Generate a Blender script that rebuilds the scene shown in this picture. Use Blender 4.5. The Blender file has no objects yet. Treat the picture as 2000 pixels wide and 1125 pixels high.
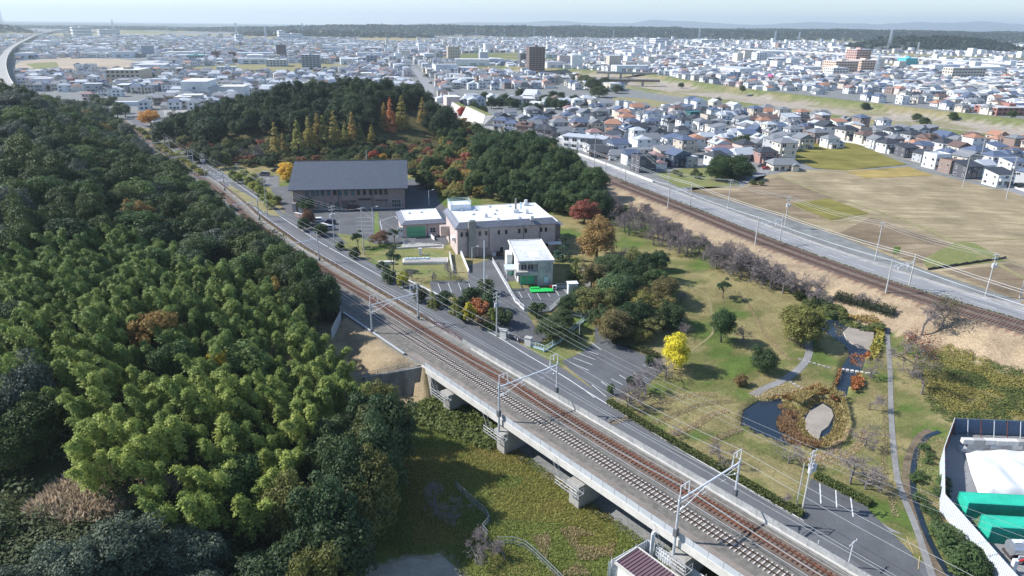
import bpy, bmesh, math, random
import numpy as np
from mathutils import Vector, Matrix
R = math.radians
scene = bpy.context.scene
COL = scene.collection
random.seed(7)

# ---------------------------------------------------------------- camera, sky, sun, exposure
CAM_H = 60.5; FPX = 1351.0; PITCH = R(20.8); ROLL = R(0.7)
cam_d = bpy.data.cameras.new('camera'); cam = bpy.data.objects.new('camera', cam_d); COL.objects.link(cam)
cam_d.sensor_width = 36.0; cam_d.lens = 36.0 * FPX / 2000.0
cam_d.clip_start = 1.0; cam_d.clip_end = 90000.0
cam.matrix_world = Matrix.Translation((0, 0, CAM_H)) @ Matrix.Rotation(R(90) - PITCH, 4, 'X') @ Matrix.Rotation(ROLL, 4, 'Z')
scene.camera = cam

SUN_ELEV = R(40.0); SUN_FROM = R(173.0)      # direction the sun stands in, angle from +X (left of the view, a touch beyond)
world = bpy.data.worlds.new('World'); scene.world = world; world.use_nodes = True
wn = world.node_tree; wn.nodes.clear()
w_out = wn.nodes.new('ShaderNodeOutputWorld'); w_bg = wn.nodes.new('ShaderNodeBackground'); w_sky = wn.nodes.new('ShaderNodeTexSky')
w_sky.sky_type = 'NISHITA'; w_sky.sun_disc = False; w_sky.sun_elevation = SUN_ELEV
w_sky.sun_rotation = R(90) - SUN_FROM         # Nishita measures clockwise from +Y
w_sky.altitude = 60; w_sky.air_density = 1.0; w_sky.dust_density = 0.15; w_sky.ozone_density = 4.0
w_bg.inputs['Strength'].default_value = 0.12
wn.links.new(w_sky.outputs[0], w_bg.inputs[0]); wn.links.new(w_bg.outputs[0], w_out.inputs[0])
sun_d = bpy.data.lights.new('sun', 'SUN'); sun = bpy.data.objects.new('sun', sun_d); COL.objects.link(sun)
sun_d.energy = 4.7; sun_d.angle = R(0.53); sun_d.color = (1.0, 0.965, 0.915)
_sd = Vector((math.cos(SUN_FROM) * math.cos(SUN_ELEV), math.sin(SUN_FROM) * math.cos(SUN_ELEV), math.sin(SUN_ELEV)))
sun.rotation_euler = _sd.to_track_quat('Z', 'Y').to_euler()
vs = scene.view_settings
vs.view_transform = 'Standard'; vs.look = 'None'; vs.exposure = 0.72; vs.gamma = 1.0; vs.use_curve_mapping = False
scene.cycles.use_denoising = True
scene.cycles.max_bounces = 6; scene.cycles.diffuse_bounces = 3; scene.cycles.glossy_bounces = 2
scene.cycles.transmission_bounces = 3; scene.cycles.transparent_max_bounces = 6; scene.cycles.volume_bounces = 0
scene.cycles.volume_step_rate = 5.0

# ---------------------------------------------------------------- where a point of the photograph lies on the ground
_cp, _sp = math.cos(PITCH), math.sin(PITCH); _cr, _sr = math.cos(ROLL), math.sin(ROLL)
def W(px, py, z=0.0):
    u = px - 1000.0; v = py - 562.5
    u, v = u * _cr + v * _sr, -u * _sr + v * _cr
    dz = -FPX * _sp - v * _cp
    t = (z - CAM_H) / dz
    return Vector((u * t, (FPX * _cp - v * _sp) * t, z))
def project(x, y, z):
    Z = z - CAM_H; d = y * _cp - Z * _sp
    d = np.maximum(d, 1e-3)
    v = (-y * _sp - Z * _cp) / d * FPX; u = x / d * FPX
    return 1000 + u * _cr - v * _sr, 562.5 + u * _sr + v * _cr

def sstep(a, b, x):
    t = np.clip((x - a) / (b - a), 0, 1); return t * t * (3 - 2 * t)
# railway axis: s runs along the near track, q to its right
T0 = np.array((28.5, 69.0)); TA = R(129.3); TT = np.array((math.cos(TA), math.sin(TA))); TN = np.array((TT[1], -TT[0]))
def sq(x, y):
    dx = x - T0[0]; dy = y - T0[1]
    return dx * TT[0] + dy * TT[1], dx * TN[0] + dy * TN[1]
def qbend(s): return np.interp(s, [-200, 150, 190, 215, 250, 334, 424, 520], [0, 0, 2.5, 5.5, 8.5, 12.0, 19.0, 25.0])
def SQ(s, q, z=0.0):
    q = q + float(qbend(s)); p = T0 + TT * s + TN * q
    return Vector((p[0], p[1], z))
# right-hand railway axis (its left rail pair), found on the photograph
RT = np.array([(122, 116), (108.5, 135.5), (93.1, 158), (74.6, 195.2), (58.4, 236), (40.8, 278), (26, 316), (6, 364), (-20, 420), (-52, 486), (-82, 540), (-120, 600)], float)
def poly_dist(x, y, P):
    """distance to a polyline, signed: positive on its right when walking along it"""
    x = np.asarray(x, float); y = np.asarray(y, float); sh = x.shape; xf = x.ravel(); yf = y.ravel(); P = np.asarray(P, float)
    A = P[:-1]; D = P[1:] - P[:-1]; L2 = (D ** 2).sum(1); out = np.empty(xf.shape)
    for i in range(0, len(xf), 20000):
        ex = xf[i:i+20000, None] - A[:, 0]; ey = yf[i:i+20000, None] - A[:, 1]
        t = np.clip((ex * D[:, 0] + ey * D[:, 1]) / L2, 0, 1); ex = ex - t * D[:, 0]; ey = ey - t * D[:, 1]
        d = ex * ex + ey * ey; k = d.argmin(1); r = np.arange(len(k))
        c = D[k, 1] * ex[r, k] - D[k, 0] * ey[r, k]
        out[i:i+20000] = np.sqrt(d[r, k]) * np.where(c < 0, -1, 1)
    return out.reshape(sh)
def catmull(P, n=4):
    P = np.asarray(P, float); Q = np.vstack([2 * P[0] - P[1], P, 2 * P[-1] - P[-2]]); o = []
    for i in range(1, len(Q) - 2):
        for t in np.arange(n) / n:
            a, b, c, d = Q[i-1], Q[i], Q[i+1], Q[i+2]; o.append(.5 * (2*b + (c-a)*t + (2*a-5*b+4*c-d)*t*t + (3*b-a-3*c+d)*t**3))
    return np.array(o + [P[-1]])
def in_poly(x, y, P):
    x = np.asarray(x, float); y = np.asarray(y, float)
    r = np.zeros(x.shape, bool); n = len(P)
    for i in range(n):
        x1, y1 = P[i][0], P[i][1]; x2, y2 = P[(i + 1) % n][0], P[(i + 1) % n][1]
        if y1 == y2: continue
        c = ((y1 > y) != (y2 > y)) & (x < (x2 - x1) * (y - y1) / (y2 - y1) + x1)
        r ^= c
    return r
def vnoise(x, y, sc, seed=0):
    """cheap value noise on arrays"""
    x = np.asarray(x, float) / sc; y = np.asarray(y, float) / sc
    xi = np.floor(x); yi = np.floor(y); fx = x - xi; fy = y - yi
    fx = fx * fx * (3 - 2 * fx); fy = fy * fy * (3 - 2 * fy)
    def h(a, b):
        v = np.sin(a * 127.1 + b * 311.7 + seed * 74.7) * 43758.5453; return v - np.floor(v)
    return (h(xi, yi) * (1 - fx) + h(xi + 1, yi) * fx) * (1 - fy) + (h(xi, yi + 1) * (1 - fx) + h(xi + 1, yi + 1) * fx) * fy

RT = catmull(RT, 3)
RIVER = np.array([(900, 250), (520, 345), (372, 418), (325, 462), (290, 520), (245, 610), (205, 690), (172, 770), (152, 850), (140, 920), (60, 1010), (-60, 1060)], float)
POND_A = [W(a, b, -3.6).xy for a, b in ((1452,800),(1478,785),(1525,780),(1545,790),(1560,800),(1600,775),(1640,790),(1650,830),(1640,862),(1600,877),(1560,872),(1520,865),(1480,845),(1450,830))]
POND_B = [W(a, b, -3.6).xy for a, b in ((1632,780),(1628,765),(1640,735),(1645,715),(1660,690),(1650,675),(1620,655),(1602,640),(1606,625),(1630,622),(1660,628),(1700,640),(1712,660),(1700,685),(1690,700),(1685,715),(1665,740),(1655,775))]
def qbnd(s): return np.interp(s, [-60, 20, 36, 48, 60, 70, 95, 140, 400], [-80, -46, -28, -18, -11.5, -12, -9, -8, -7])
def ground(x, y):
    x = np.asarray(x, float); y = np.asarray(y, float)
    s, q = sq(x, y); q = q - qbend(s)
    # park side: the valley floor lies 3.2 m under the railway and rises towards the institute
    right = -3.2 * (1 - sstep(46, 92, s)) * (1 - sstep(150, 175, y))
    right = right + 0.35 * (vnoise(x, y, 14, 3) - .5) * sstep(24, 34, q) * (1 - sstep(120, 150, y)) * (q < 120)
    # meadow side
    left = np.where(q < -5.5, -6.0 + 6.0 * sstep(66, 100, s), 0)
    topl = sstep(.6, 2.6, s - (66.2 + np.maximum(0, -q - 4.7) * .74)) * (1 - sstep(6.0, 17, -q))       # embankment shoulder behind the wing wall
    left = np.maximum(left, -6 + 6 * topl)
    A = np.interp(y, [30, 60, 85, 110, 150, 200, 260, 330, 420, 520], [-2, 4, 6, 8, 12, 16, 20, 22, 12, 0])
    qb = qbnd(s); lat = sstep(0, 52, qb - q)
    left = left + (A - left) * lat
    left = left * (1 - sstep(470, 560, y))
    w = sstep(-5.5, 7.5, q)
    z = left * (1 - w) + right * w
    z = np.where((s < 64) & (q > -6) & (q < 8), -6 + 2.8 * sstep(-2, 8, q), z)
    # middle wood and its low shoulder
    z = z + 18.0 * np.exp(-(((x + 95) / 72) ** 2 + ((y - 415) / 62) ** 2) ** 1.4) * (q > 8)
    z = z + 7.0 * np.exp(-(((x - 2) / 34) ** 2 + ((y - 300) / 46) ** 2) ** 1.3) * (q > 8)
    # right-hand railway bank
    d = poly_dist(x, y, RT)
    base = np.where(d > 0, 0.0, z)
    bank = np.interp(d, [-16.0, -4.2, 8.2, 11], [0, 1, 1, 0])
    near = (y < 640)
    z = np.where(near & (d > 0), np.where(d < 40, 0, z * 0), z)
    zb = np.where(d < 0, z + (1.3 - z) * np.interp(d, [-15.0, -4.0], [0, 1]), 1.3)
    z = np.where(near & (d > -15) & (d < 5.2), zb, z)
    z = np.where(near & (d >= 5.2) & (d < 60), np.interp(d, [5.2, 6.4, 15, 17, 60], [1.3, 0.5, 0.5, 0, 0]), z)
    # river bed and dykes
    dr = np.abs(poly_dist(x, y, RIVER))
    rv = np.interp(dr, [0, 33, 39, 50, 55, 64], [-3.2, -3.0, -1.6, 2.4, 2.4, 0]); z = np.where((dr < 64) & (y > 260), rv, z)
    # ponds
    for P in (POND_A, POND_B):
        m = in_poly(x, y, P); z = np.where(m, np.minimum(z, -4.6), z)
    # far plain, the wooded terrace and the mountains behind
    rr = np.hypot(x * 0.35, y)
    edge = 3650 + 260 * (vnoise(x, y * 0.02, 900, 5) - .5) + np.where(x < -700, 900 * sstep(700, 2600, -x), 0)
    terr = sstep(0, 260, rr - edge) * (26 + 22 * vnoise(x, y, 420, 8) + 10 * vnoise(x, y, 130, 9)) * (1 - 0.75 * sstep(300, 2300, -x))
    z = z + terr
    # wooded knoll on the right, in front of the terrace
    z = z + 34 * np.exp(-(((x - 1260) / 240) ** 2 + ((y - 2210) / 90) ** 2) ** 2)
    z = z + 20 * np.exp(-(((x + 780) / 420) ** 2 + ((y - 3150) / 160) ** 2) ** 2)
    z = z + 30 * np.exp(-(((x + 2280) / 160) ** 2 + ((y - 3150) / 160) ** 2) ** 2)
    return z
def gz(x, y): return float(ground(np.array([x]), np.array([y]))[0])
def G(px, py, dz=0.0):
    """ground point seen at a pixel of the photograph"""
    z = 0.0
    for i in range(14):
        p = W(px, py, z); z2 = gz(p.x, p.y); z = z * 0.35 + z2 * 0.65
        if abs(z - z2) < .01: break
    p = W(px, py, z); p.z = z + dz
    return p

# ---------------------------------------------------------------- materials
MATS = {}
def nodes_of(name):
    m = bpy.data.materials.new(name); m.use_nodes = True; nt = m.node_tree; nt.nodes.clear()
    o = nt.nodes.new('ShaderNodeOutputMaterial'); b = nt.nodes.new('ShaderNodeBsdfPrincipled')
    nt.links.new(b.outputs[0], o.inputs[0]); return m, nt, b
def N(nt, t, **kw):
    n = nt.nodes.new(t)
    for k, v in kw.items():
        if k in n.inputs: n.inputs[k].default_value = v
        else: setattr(n, k, v)
    return n
def mix(nt, a, b, fac, blend='MIX'):
    n = nt.nodes.new('ShaderNodeMix'); n.data_type = 'RGBA'; n.blend_type = blend
    for sock, v in ((n.inputs['A'], a), (n.inputs['B'], b), (n.inputs['Factor'], fac)):
        if hasattr(v, 'default_value') or hasattr(v, 'is_linked'): nt.links.new(v, sock)
        elif isinstance(v, (int, float)): sock.default_value = v
        else: sock.default_value = (*v, 1.0) if len(v) == 3 else v
    return n.outputs['Result']
def mat(name, col=(.5,.5,.5), rough=0.8, var=0.12, scale=0.6, col2=None, spec=0.3, metal=0.0, bump=0.0, objcol=False, fine=None, stretch=None, coords='Position'):
    """a plain procedural surface: two-scale noise between tones of one colour, optional second tone and fine grain"""
    if name in MATS: return MATS[name]
    m, nt, b = nodes_of(name); MATS[name] = m
    if coords == 'Position': pos = N(nt, 'ShaderNodeNewGeometry').outputs['Position']
    else: pos = N(nt, 'ShaderNodeTexCoord').outputs['Object']
    if stretch:
        mp = N(nt, 'ShaderNodeMapping'); mp.inputs['Scale'].default_value = stretch; nt.links.new(pos, mp.inputs['Vector']); pos = mp.outputs[0]
    n1 = N(nt, 'ShaderNodeTexNoise', Scale=scale, Detail=5.0, Roughness=0.65); nt.links.new(pos, n1.inputs['Vector'])
    n2 = N(nt, 'ShaderNodeTexNoise', Scale=(fine or scale * 9), Detail=3.0, Roughness=0.7); nt.links.new(pos, n2.inputs['Vector'])
    cr = N(nt, 'ShaderNodeMapRange'); cr.inputs['From Min'].default_value = 0.32; cr.inputs['From Max'].default_value = 0.68
    nt.links.new(n1.outputs['Fac'], cr.inputs['Value'])
    base = col
    if objcol:
        oi = N(nt, 'ShaderNodeObjectInfo'); base = oi.outputs['Color']
        lo = mix(nt, base, (1 - var,) * 3, 1.0, 'MULTIPLY')
        c = mix(nt, lo, base, cr.outputs[0])
    else:
        c2 = col2 or tuple(max(0, v * (1 - 2 * var)) for v in col)
        c = mix(nt, c2, col, cr.outputs[0])
    fr = N(nt, 'ShaderNodeMapRange'); fr.inputs['From Min'].default_value = 0.25; fr.inputs['From Max'].default_value = 0.75
    fr.inputs['To Min'].default_value = 1 - var * 1.3; fr.inputs['To Max'].default_value = 1 + var * 1.0
    nt.links.new(n2.outputs['Fac'], fr.inputs['Value'])
    cm = N(nt, 'ShaderNodeVectorMath', operation='SCALE'); nt.links.new(c, cm.inputs[0]); nt.links.new(fr.outputs[0], cm.inputs['Scale'])
    nt.links.new(cm.outputs[0], b.inputs['Base Color'])
    b.inputs['Roughness'].default_value = rough; b.inputs['Metallic'].default_value = metal; b.inputs['Specular IOR Level'].default_value = spec
    if bump:
        bp = N(nt, 'ShaderNodeBump', Strength=bump, Distance=0.1); nt.links.new(n2.outputs['Fac'], bp.inputs['Height']); nt.links.new(bp.outputs[0], b.inputs['Normal'])
    return m

# ---------------------------------------------------------------- mesh helpers
class MB:
    def __init__(s): s.v = []; s.f = []; s.mi = []
    def add(s, vs, fs, mi=0):
        o = len(s.v); s.v.extend([tuple(v) for v in vs])
        for f in fs: s.f.append(tuple(i + o for i in f)); s.mi.append(mi)
        return s
    def box(s, x0, y0, z0, x1, y1, z1, mi=0):
        return s.add([(x0,y0,z0),(x1,y0,z0),(x1,y1,z0),(x0,y1,z0),(x0,y0,z1),(x1,y0,z1),(x1,y1,z1),(x0,y1,z1)],
                     [(0,3,2,1),(4,5,6,7),(0,1,5,4),(1,2,6,5),(2,3,7,6),(3,0,4,7)], mi)
    def prism(s, poly, z0, z1, mi=0):
        n = len(poly); a = sum(poly[i][0]*poly[(i+1)%n][1]-poly[(i+1)%n][0]*poly[i][1] for i in range(n))
        if a < 0: poly = poly[::-1]
        vs = [(p[0], p[1], z0) for p in poly] + [(p[0], p[1], z1) for p in poly]
        return s.add(vs, [tuple(range(n))[::-1], tuple(range(n, 2*n))] + [(i, (i+1)%n, n+(i+1)%n, n+i) for i in range(n)], mi)
    def beam(s, a, b, w, h=None, mi=0, up=(0,0,1)):
        a = Vector(a); b = Vector(b); d = (b - a).normalized(); h = h or w; up = Vector(up)
        if abs(d.dot(up)) > 0.98: up = Vector((1, 0, 0))
        x = d.cross(up).normalized(); y = x.cross(d)
        c = [(-1,-1),(1,-1),(1,1),(-1,1)]
        vs = [p + x*(i*w/2) + y*(j*h/2) for p in (a, b) for i, j in c]
        return s.add(vs, [(0,1,2,3),(7,6,5,4),(0,4,5,1),(1,5,6,2),(2,6,7,3),(3,7,4,0)], mi)
    def tube(s, a, b, r0, r1=None, n=6, mi=0, caps=True):
        a = Vector(a); b = Vector(b); d = (b - a).normalized(); r1 = r0 if r1 is None else r1
        up = Vector((0,0,1)) if abs(d.z) < 0.95 else Vector((1,0,0))
        x = d.cross(up).normalized(); y = d.cross(x)
        vs = [a + (x*math.cos(2*math.pi*i/n) + y*math.sin(2*math.pi*i/n))*r0 for i in range(n)] + [b + (x*math.cos(2*math.pi*i/n) + y*math.sin(2*math.pi*i/n))*r1 for i in range(n)]
        fs = [(i, n+i, n+(i+1)%n, (i+1)%n) for i in range(n)]
        if caps: fs += [tuple(range(n)), tuple(range(n, 2*n))[::-1]]
        return s.add(vs, fs, mi)
    def dome(s, c, r, h, n=10, mi=0):
        vs = []; fs = []
        for k, (rr, zz) in enumerate(((1,0),(1,.35),(.75,.75),(.3,1.0))):
            for i in range(n): vs.append((c[0]+r*rr*math.cos(2*math.pi*i/n), c[1]+r*rr*math.sin(2*math.pi*i/n), c[2]+h*zz))
        for k in range(3):
            for i in range(n): fs.append((k*n+i, k*n+(i+1)%n, (k+1)*n+(i+1)%n, (k+1)*n+i))
        fs.append(tuple(range(3*n, 4*n)))
        return s.add(vs, fs, mi)
    def strip(s, L, Rr, mi=0):
        n = len(L)
        return s.add(list(L) + list(Rr), [(i, n+i, n+i+1, i+1) for i in range(n-1)], mi)
    def mesh(s, name):
        me = bpy.data.meshes.new(name); me.from_pydata(s.v, [], s.f)
        if any(s.mi): me.polygons.foreach_set('material_index', s.mi)
        me.update(); return me
def put(name, me, mats, parent=None, loc=None, rz=0.0, color=None):
    if isinstance(me, MB): me = me.mesh(name)
    if mats is not None and not len(me.materials):
        for m in (mats if isinstance(mats, (list, tuple)) else [mats]): me.materials.append(MATS[m] if isinstance(m, str) else m)
    o = bpy.data.objects.new(name, me); COL.objects.link(o)
    if parent is not None: o.parent = parent
    if loc is not None: o.location = loc
    if rz: o.rotation_euler = (0, 0, rz)
    if color is not None: o.color = (*color, 1.0) if len(color) == 3 else color
    return o
def tag(o, label=None, cat=None, group=None, kind=None):
    if label: o['label'] = label
    if cat: o['category'] = cat
    if group: o['group'] = group
    if kind: o['kind'] = kind
    return o
def thing(name, label, cat, loc=(0,0,0), rz=0.0, group=None, kind=None):
    o = bpy.data.objects.new(name, None); COL.objects.link(o); o.empty_display_size = 0.2
    o.location = loc; o.rotation_euler = (0, 0, rz)
    return tag(o, label, cat, group, kind)
def clone(root, loc, rz=0.0, sc=None, label=None, group=None, color=None, rots=None):
    r = root.copy(); COL.objects.link(r); r.location = loc; r.rotation_euler = rots or (0, 0, rz)
    if sc is not None: r.scale = sc if isinstance(sc, (tuple, list)) else (sc, sc, sc)
    if label: r['label'] = label
    if group: r['group'] = group
    for ch in root.children:
        c = ch.copy(); COL.objects.link(c); c.parent = r
        if color is not None and ch.name.split('.')[0] in color: c.color = (*color[ch.name.split('.')[0]], 1)
        for g in ch.children:
            d = g.copy(); COL.objects.link(d); d.parent = c
    return r
def structure(name, mb, mats): return tag(put(name, mb, mats), kind='structure')
def sheet(name, pts, mats, dz=0.02, z=None, kind='structure', follow=True, parent=None):
    """a flat polygon laid on the ground (pts: pixel positions or xyz)"""
    P = [G(*p) if len(p) == 2 else Vector(p) for p in pts]
    mb = MB(); n = len(P)
    mb.add([(p.x, p.y, (p.z if z is None else z) + dz) for p in P], [tuple(range(n))])
    o = put(name, mb, mats, parent=parent)
    if kind and parent is None: o['kind'] = kind
    return o
def path_pts(pts, step=4.0):
    """smooth resampled polyline (Catmull-Rom) of xyz points"""
    P = [Vector(p) for p in pts]; P = [P[0]*2 - P[1]] + P + [P[-1]*2 - P[-2]]; out = []
    for i in range(1, len(P) - 2):
        L = (P[i+1] - P[i]).length; n = max(1, int(L / step))
        for k in range(n):
            t = k / n; a, b, c, d = P[i-1], P[i], P[i+1], P[i+2]
            out.append(0.5*((2*b) + (c-a)*t + (2*a-5*b+4*c-d)*t*t + (3*b-a-3*c+d)*t**3))
    out.append(P[-2]); return out
def ribbon(mb, pts, w0, w1, dz=0.0, zf=None, mi=0, taper=None):
    """strip between offsets w0..w1 to the right of a polyline"""
    L = []; Rr = []
    for i, p in enumerate(pts):
        a = pts[max(0, i-1)]; b = pts[min(len(pts)-1, i+1)]; d = Vector((b.x-a.x, b.y-a.y, 0)).normalized(); n = Vector((d.y, -d.x, 0))
        l = p + n*w0; r = p + n*w1
        z = p.z if zf is None else zf(p)
        L.append((l.x, l.y, z+dz)); Rr.append((r.x, r.y, z+dz))
    mb.strip(L, Rr, mi); return mb

def drape(name, pts, mats, dz=0.05, step=2.5, kind='structure', parent=None, label=None):
    """a polygon cut along a grid so that it follows the ground (pts: pixel positions or xyz)"""
    P = [G(*p) if len(p) == 2 else Vector(p) for p in pts]
    bm = bmesh.new(); bm.faces.new([bm.verts.new((p.x, p.y, 0)) for p in P])
    bmesh.ops.triangulate(bm, faces=bm.faces[:])
    for ax in (0, 1):
        lo = min(p[ax] for p in P); hi = max(p[ax] for p in P); k = math.ceil(lo / step) * step
        while k < hi:
            co = [0, 0, 0]; co[ax] = k; no = [0, 0, 0]; no[ax] = 1
            bmesh.ops.bisect_plane(bm, geom=bm.verts[:] + bm.edges[:] + bm.faces[:], plane_co=co, plane_no=no, dist=1e-4); k += step
    xs = np.array([v.co.x for v in bm.verts]); ys = np.array([v.co.y for v in bm.verts]); zs = ground(xs, ys)
    for v, z in zip(bm.verts, zs): v.co.z = z + dz
    bmesh.ops.recalc_face_normals(bm, faces=bm.faces[:])
    me = bpy.data.meshes.new(name); bm.to_mesh(me); bm.free()
    if me.polygons and me.polygons[0].normal.z < 0: me.flip_normals()
    o = put(name, me, mats, parent=parent)
    if kind and parent is None: o['kind'] = kind
    return o
def gpath(pts, step=3.0, dz=0.0):
    P = path_pts([Vector((*G(*p).xy, 0)) if len(p) == 2 else Vector((p[0], p[1], 0)) for p in pts], step)
    z = ground(np.array([p.x for p in P]), np.array([p.y for p in P]))
    return [Vector((p.x, p.y, zz + dz)) for p, zz in zip(P, z)]
def groad(name, pts, w, m, dz=.05, step=3.0, kind='structure', off=0.0):
    """ribbon that follows the ground on both edges"""
    c = gpath(pts, step); mb = MB(); ribbon(mb, c, off - w/2, off + w/2)
    z = ground(np.array([v[0] for v in mb.v]), np.array([v[1] for v in mb.v])); mb.v = [(v[0], v[1], zz + dz) for v, zz in zip(mb.v, z)]
    o = put(name, mb, m); o['kind'] = kind; return o
def gline(name, a, b, w=.14, m='line_paint', dz=.075):
    a = G(*a); b = G(*b); n = max(2, int((b-a).length / 1.5)); mb = MB(); ribbon(mb, [a.lerp(b, k/n) for k in range(n+1)], -w/2, w/2)
    z = ground(np.array([v[0] for v in mb.v]), np.array([v[1] for v in mb.v])); mb.v = [(v[0], v[1], zz + dz) for v, zz in zip(mb.v, z)]
    o = put(name, mb, m); o['kind'] = 'structure'; return o
# ================================================================ SETTING: ground sheet
def build_ground():
    ys = [14.0]
    while ys[-1] < 24000: ys.append(ys[-1] * (1.0115 if ys[-1] < 1400 else 1.022))
    ys = np.array(ys); us = np.linspace(-1.35, 1.35, 330)
    Y, U = np.meshgrid(ys, us, indexing='ij'); X = U * np.maximum(Y, 60) * 1.0; Z = ground(X, Y)
    n0, n1 = Y.shape; V = np.stack([X, Y, Z], -1).reshape(-1, 3)
    i = np.arange(n0 - 1)[:, None] * n1 + np.arange(n1 - 1)[None, :]
    F = np.stack([i, i + 1, i + n1 + 1, i + n1], -1).reshape(-1, 4)
    me = bpy.data.meshes.new('ground'); me.vertices.add(len(V)); me.vertices.foreach_set('co', V.ravel())
    me.loops.add(F.size); me.loops.foreach_set('vertex_index', F.ravel().astype(np.int32))
    me.polygons.add(len(F)); me.polygons.foreach_set('loop_start', np.arange(0, F.size, 4, dtype=np.int32))
    x, y = V[:, 0], V[:, 1]; s, q0 = sq(x, y); q = q0 - qbend(s)
    C = np.zeros((len(V), 4)); C[:, 3] = 1
    def setc(m, c): C[m, :3] = c
    setc(np.ones(len(V), bool), (.20, .205, .20))                                # town ground
    park = (q > 7) & (poly_dist(x, y, RT) < 2) & (y < 420)
    setc(park, (.15, .155, .055))
    pn = vnoise(x, y, 9, 21) * .6 + vnoise(x, y, 3.1, 22) * .4
    setc(park & (pn > .52), (.24, .205, .095)); setc(park & (pn < .36), (.10, .145, .035))
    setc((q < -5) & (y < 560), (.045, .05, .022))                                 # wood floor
    meadow = (q < -3) & (q > qbnd(s) - 2) & (s < 66); setc(meadow, (.13, .15, .04))
    setc(meadow & (vnoise(x, y, 7, 4) > .6), (.17, .15, .05))
    setc((q < -5) & (q > -26) & (s > 62) & (s < 96), (.28, .22, .14))             # dry bank by the abutment
    low = in_poly(x, y, [W(a, b, -6).xy for a, b in ((600,1160),(700,1112),(790,1085),(870,1078),(910,1110),(940,1200),(450,1250))])
    setc(low & (q < -5), (.30, .26, .185))
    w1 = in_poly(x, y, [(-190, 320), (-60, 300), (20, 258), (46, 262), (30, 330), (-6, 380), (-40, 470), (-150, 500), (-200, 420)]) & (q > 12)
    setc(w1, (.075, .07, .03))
    d = poly_dist(x, y, RT); nr = y < 620
    bank = nr & (d > -15.5) & (d < -3.2); setc(bank, (.34, .262, .175)); setc(bank & (vnoise(x, y, 5, 12) > .6), (.40, .31, .2))
    setc(nr & (d >= -3.2) & (d < 5.0), (.17, .085, .06))
    setc(nr & (d >= 5.0) & (d < 6.5), (.17, .17, .07))
    dr = np.abs(poly_dist(x, y, RIVER)); rv = (dr < 39) & (y > 260)
    setc(rv, (.34, .295, .24)); setc(rv & (vnoise(x, y, 26, 31) > .66), (.25, .225, .135))
    setc((dr >= 39) & (dr < 63) & (y > 260), (.165, .18, .07)); setc((dr >= 39) & (dr < 63) & (y > 260) & (vnoise(x, y, 40, 5) > .55), (.26, .225, .115))
    far = (y > 900) & (dr > 60)
    fld = far & (vnoise(x, y, 330, 51) > .80); setc(fld, (.24, .22, .11)); setc(fld & (vnoise(x, y, 90, 52) > .6), (.14, .16, .06))
    lf = (x < -.48 * y) & (y > 1500) & (y < 4200); setc(lf, (.26, .235, .13)); setc(lf & (vnoise(x, y, 160, 61) > .58), (.15, .17, .07))
    belt = (y > 2750) & (y < 3650) & (x < -150); setc(belt & (vnoise(x, y, 240, 62) > .45), (.30, .255, .14))
    hi = (V[:, 2] > 9) & (y > 1500); setc(hi, (.035, .05, .028))
    setc(y > 9000, (.05, .07, .05))
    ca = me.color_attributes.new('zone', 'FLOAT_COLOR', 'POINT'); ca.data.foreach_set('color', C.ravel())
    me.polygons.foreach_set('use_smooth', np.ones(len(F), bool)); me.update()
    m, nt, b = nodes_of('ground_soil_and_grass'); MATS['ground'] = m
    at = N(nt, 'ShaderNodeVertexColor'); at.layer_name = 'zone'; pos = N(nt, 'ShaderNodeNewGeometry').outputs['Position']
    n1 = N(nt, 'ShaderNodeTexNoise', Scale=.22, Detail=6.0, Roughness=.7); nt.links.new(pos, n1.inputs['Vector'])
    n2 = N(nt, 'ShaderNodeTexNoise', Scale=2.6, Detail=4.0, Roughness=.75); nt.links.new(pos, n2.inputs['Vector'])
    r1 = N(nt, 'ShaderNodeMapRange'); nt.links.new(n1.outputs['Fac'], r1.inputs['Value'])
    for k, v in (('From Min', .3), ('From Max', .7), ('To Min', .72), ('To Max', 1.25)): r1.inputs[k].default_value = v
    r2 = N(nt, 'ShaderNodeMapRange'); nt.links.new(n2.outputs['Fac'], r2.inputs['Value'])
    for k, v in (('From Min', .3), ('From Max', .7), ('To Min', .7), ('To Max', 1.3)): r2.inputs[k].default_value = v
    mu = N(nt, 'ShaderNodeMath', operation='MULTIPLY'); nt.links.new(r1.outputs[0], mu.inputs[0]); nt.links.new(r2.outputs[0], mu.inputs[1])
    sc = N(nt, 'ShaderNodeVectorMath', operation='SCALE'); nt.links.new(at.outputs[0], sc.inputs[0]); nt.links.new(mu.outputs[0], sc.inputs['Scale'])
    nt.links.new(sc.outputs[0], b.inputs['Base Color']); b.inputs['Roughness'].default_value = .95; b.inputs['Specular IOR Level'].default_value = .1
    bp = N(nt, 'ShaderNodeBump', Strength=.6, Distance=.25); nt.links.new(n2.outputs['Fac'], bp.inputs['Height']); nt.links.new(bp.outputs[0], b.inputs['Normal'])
    tag(put('ground', me, 'ground'), kind='structure')
build_ground()

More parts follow.
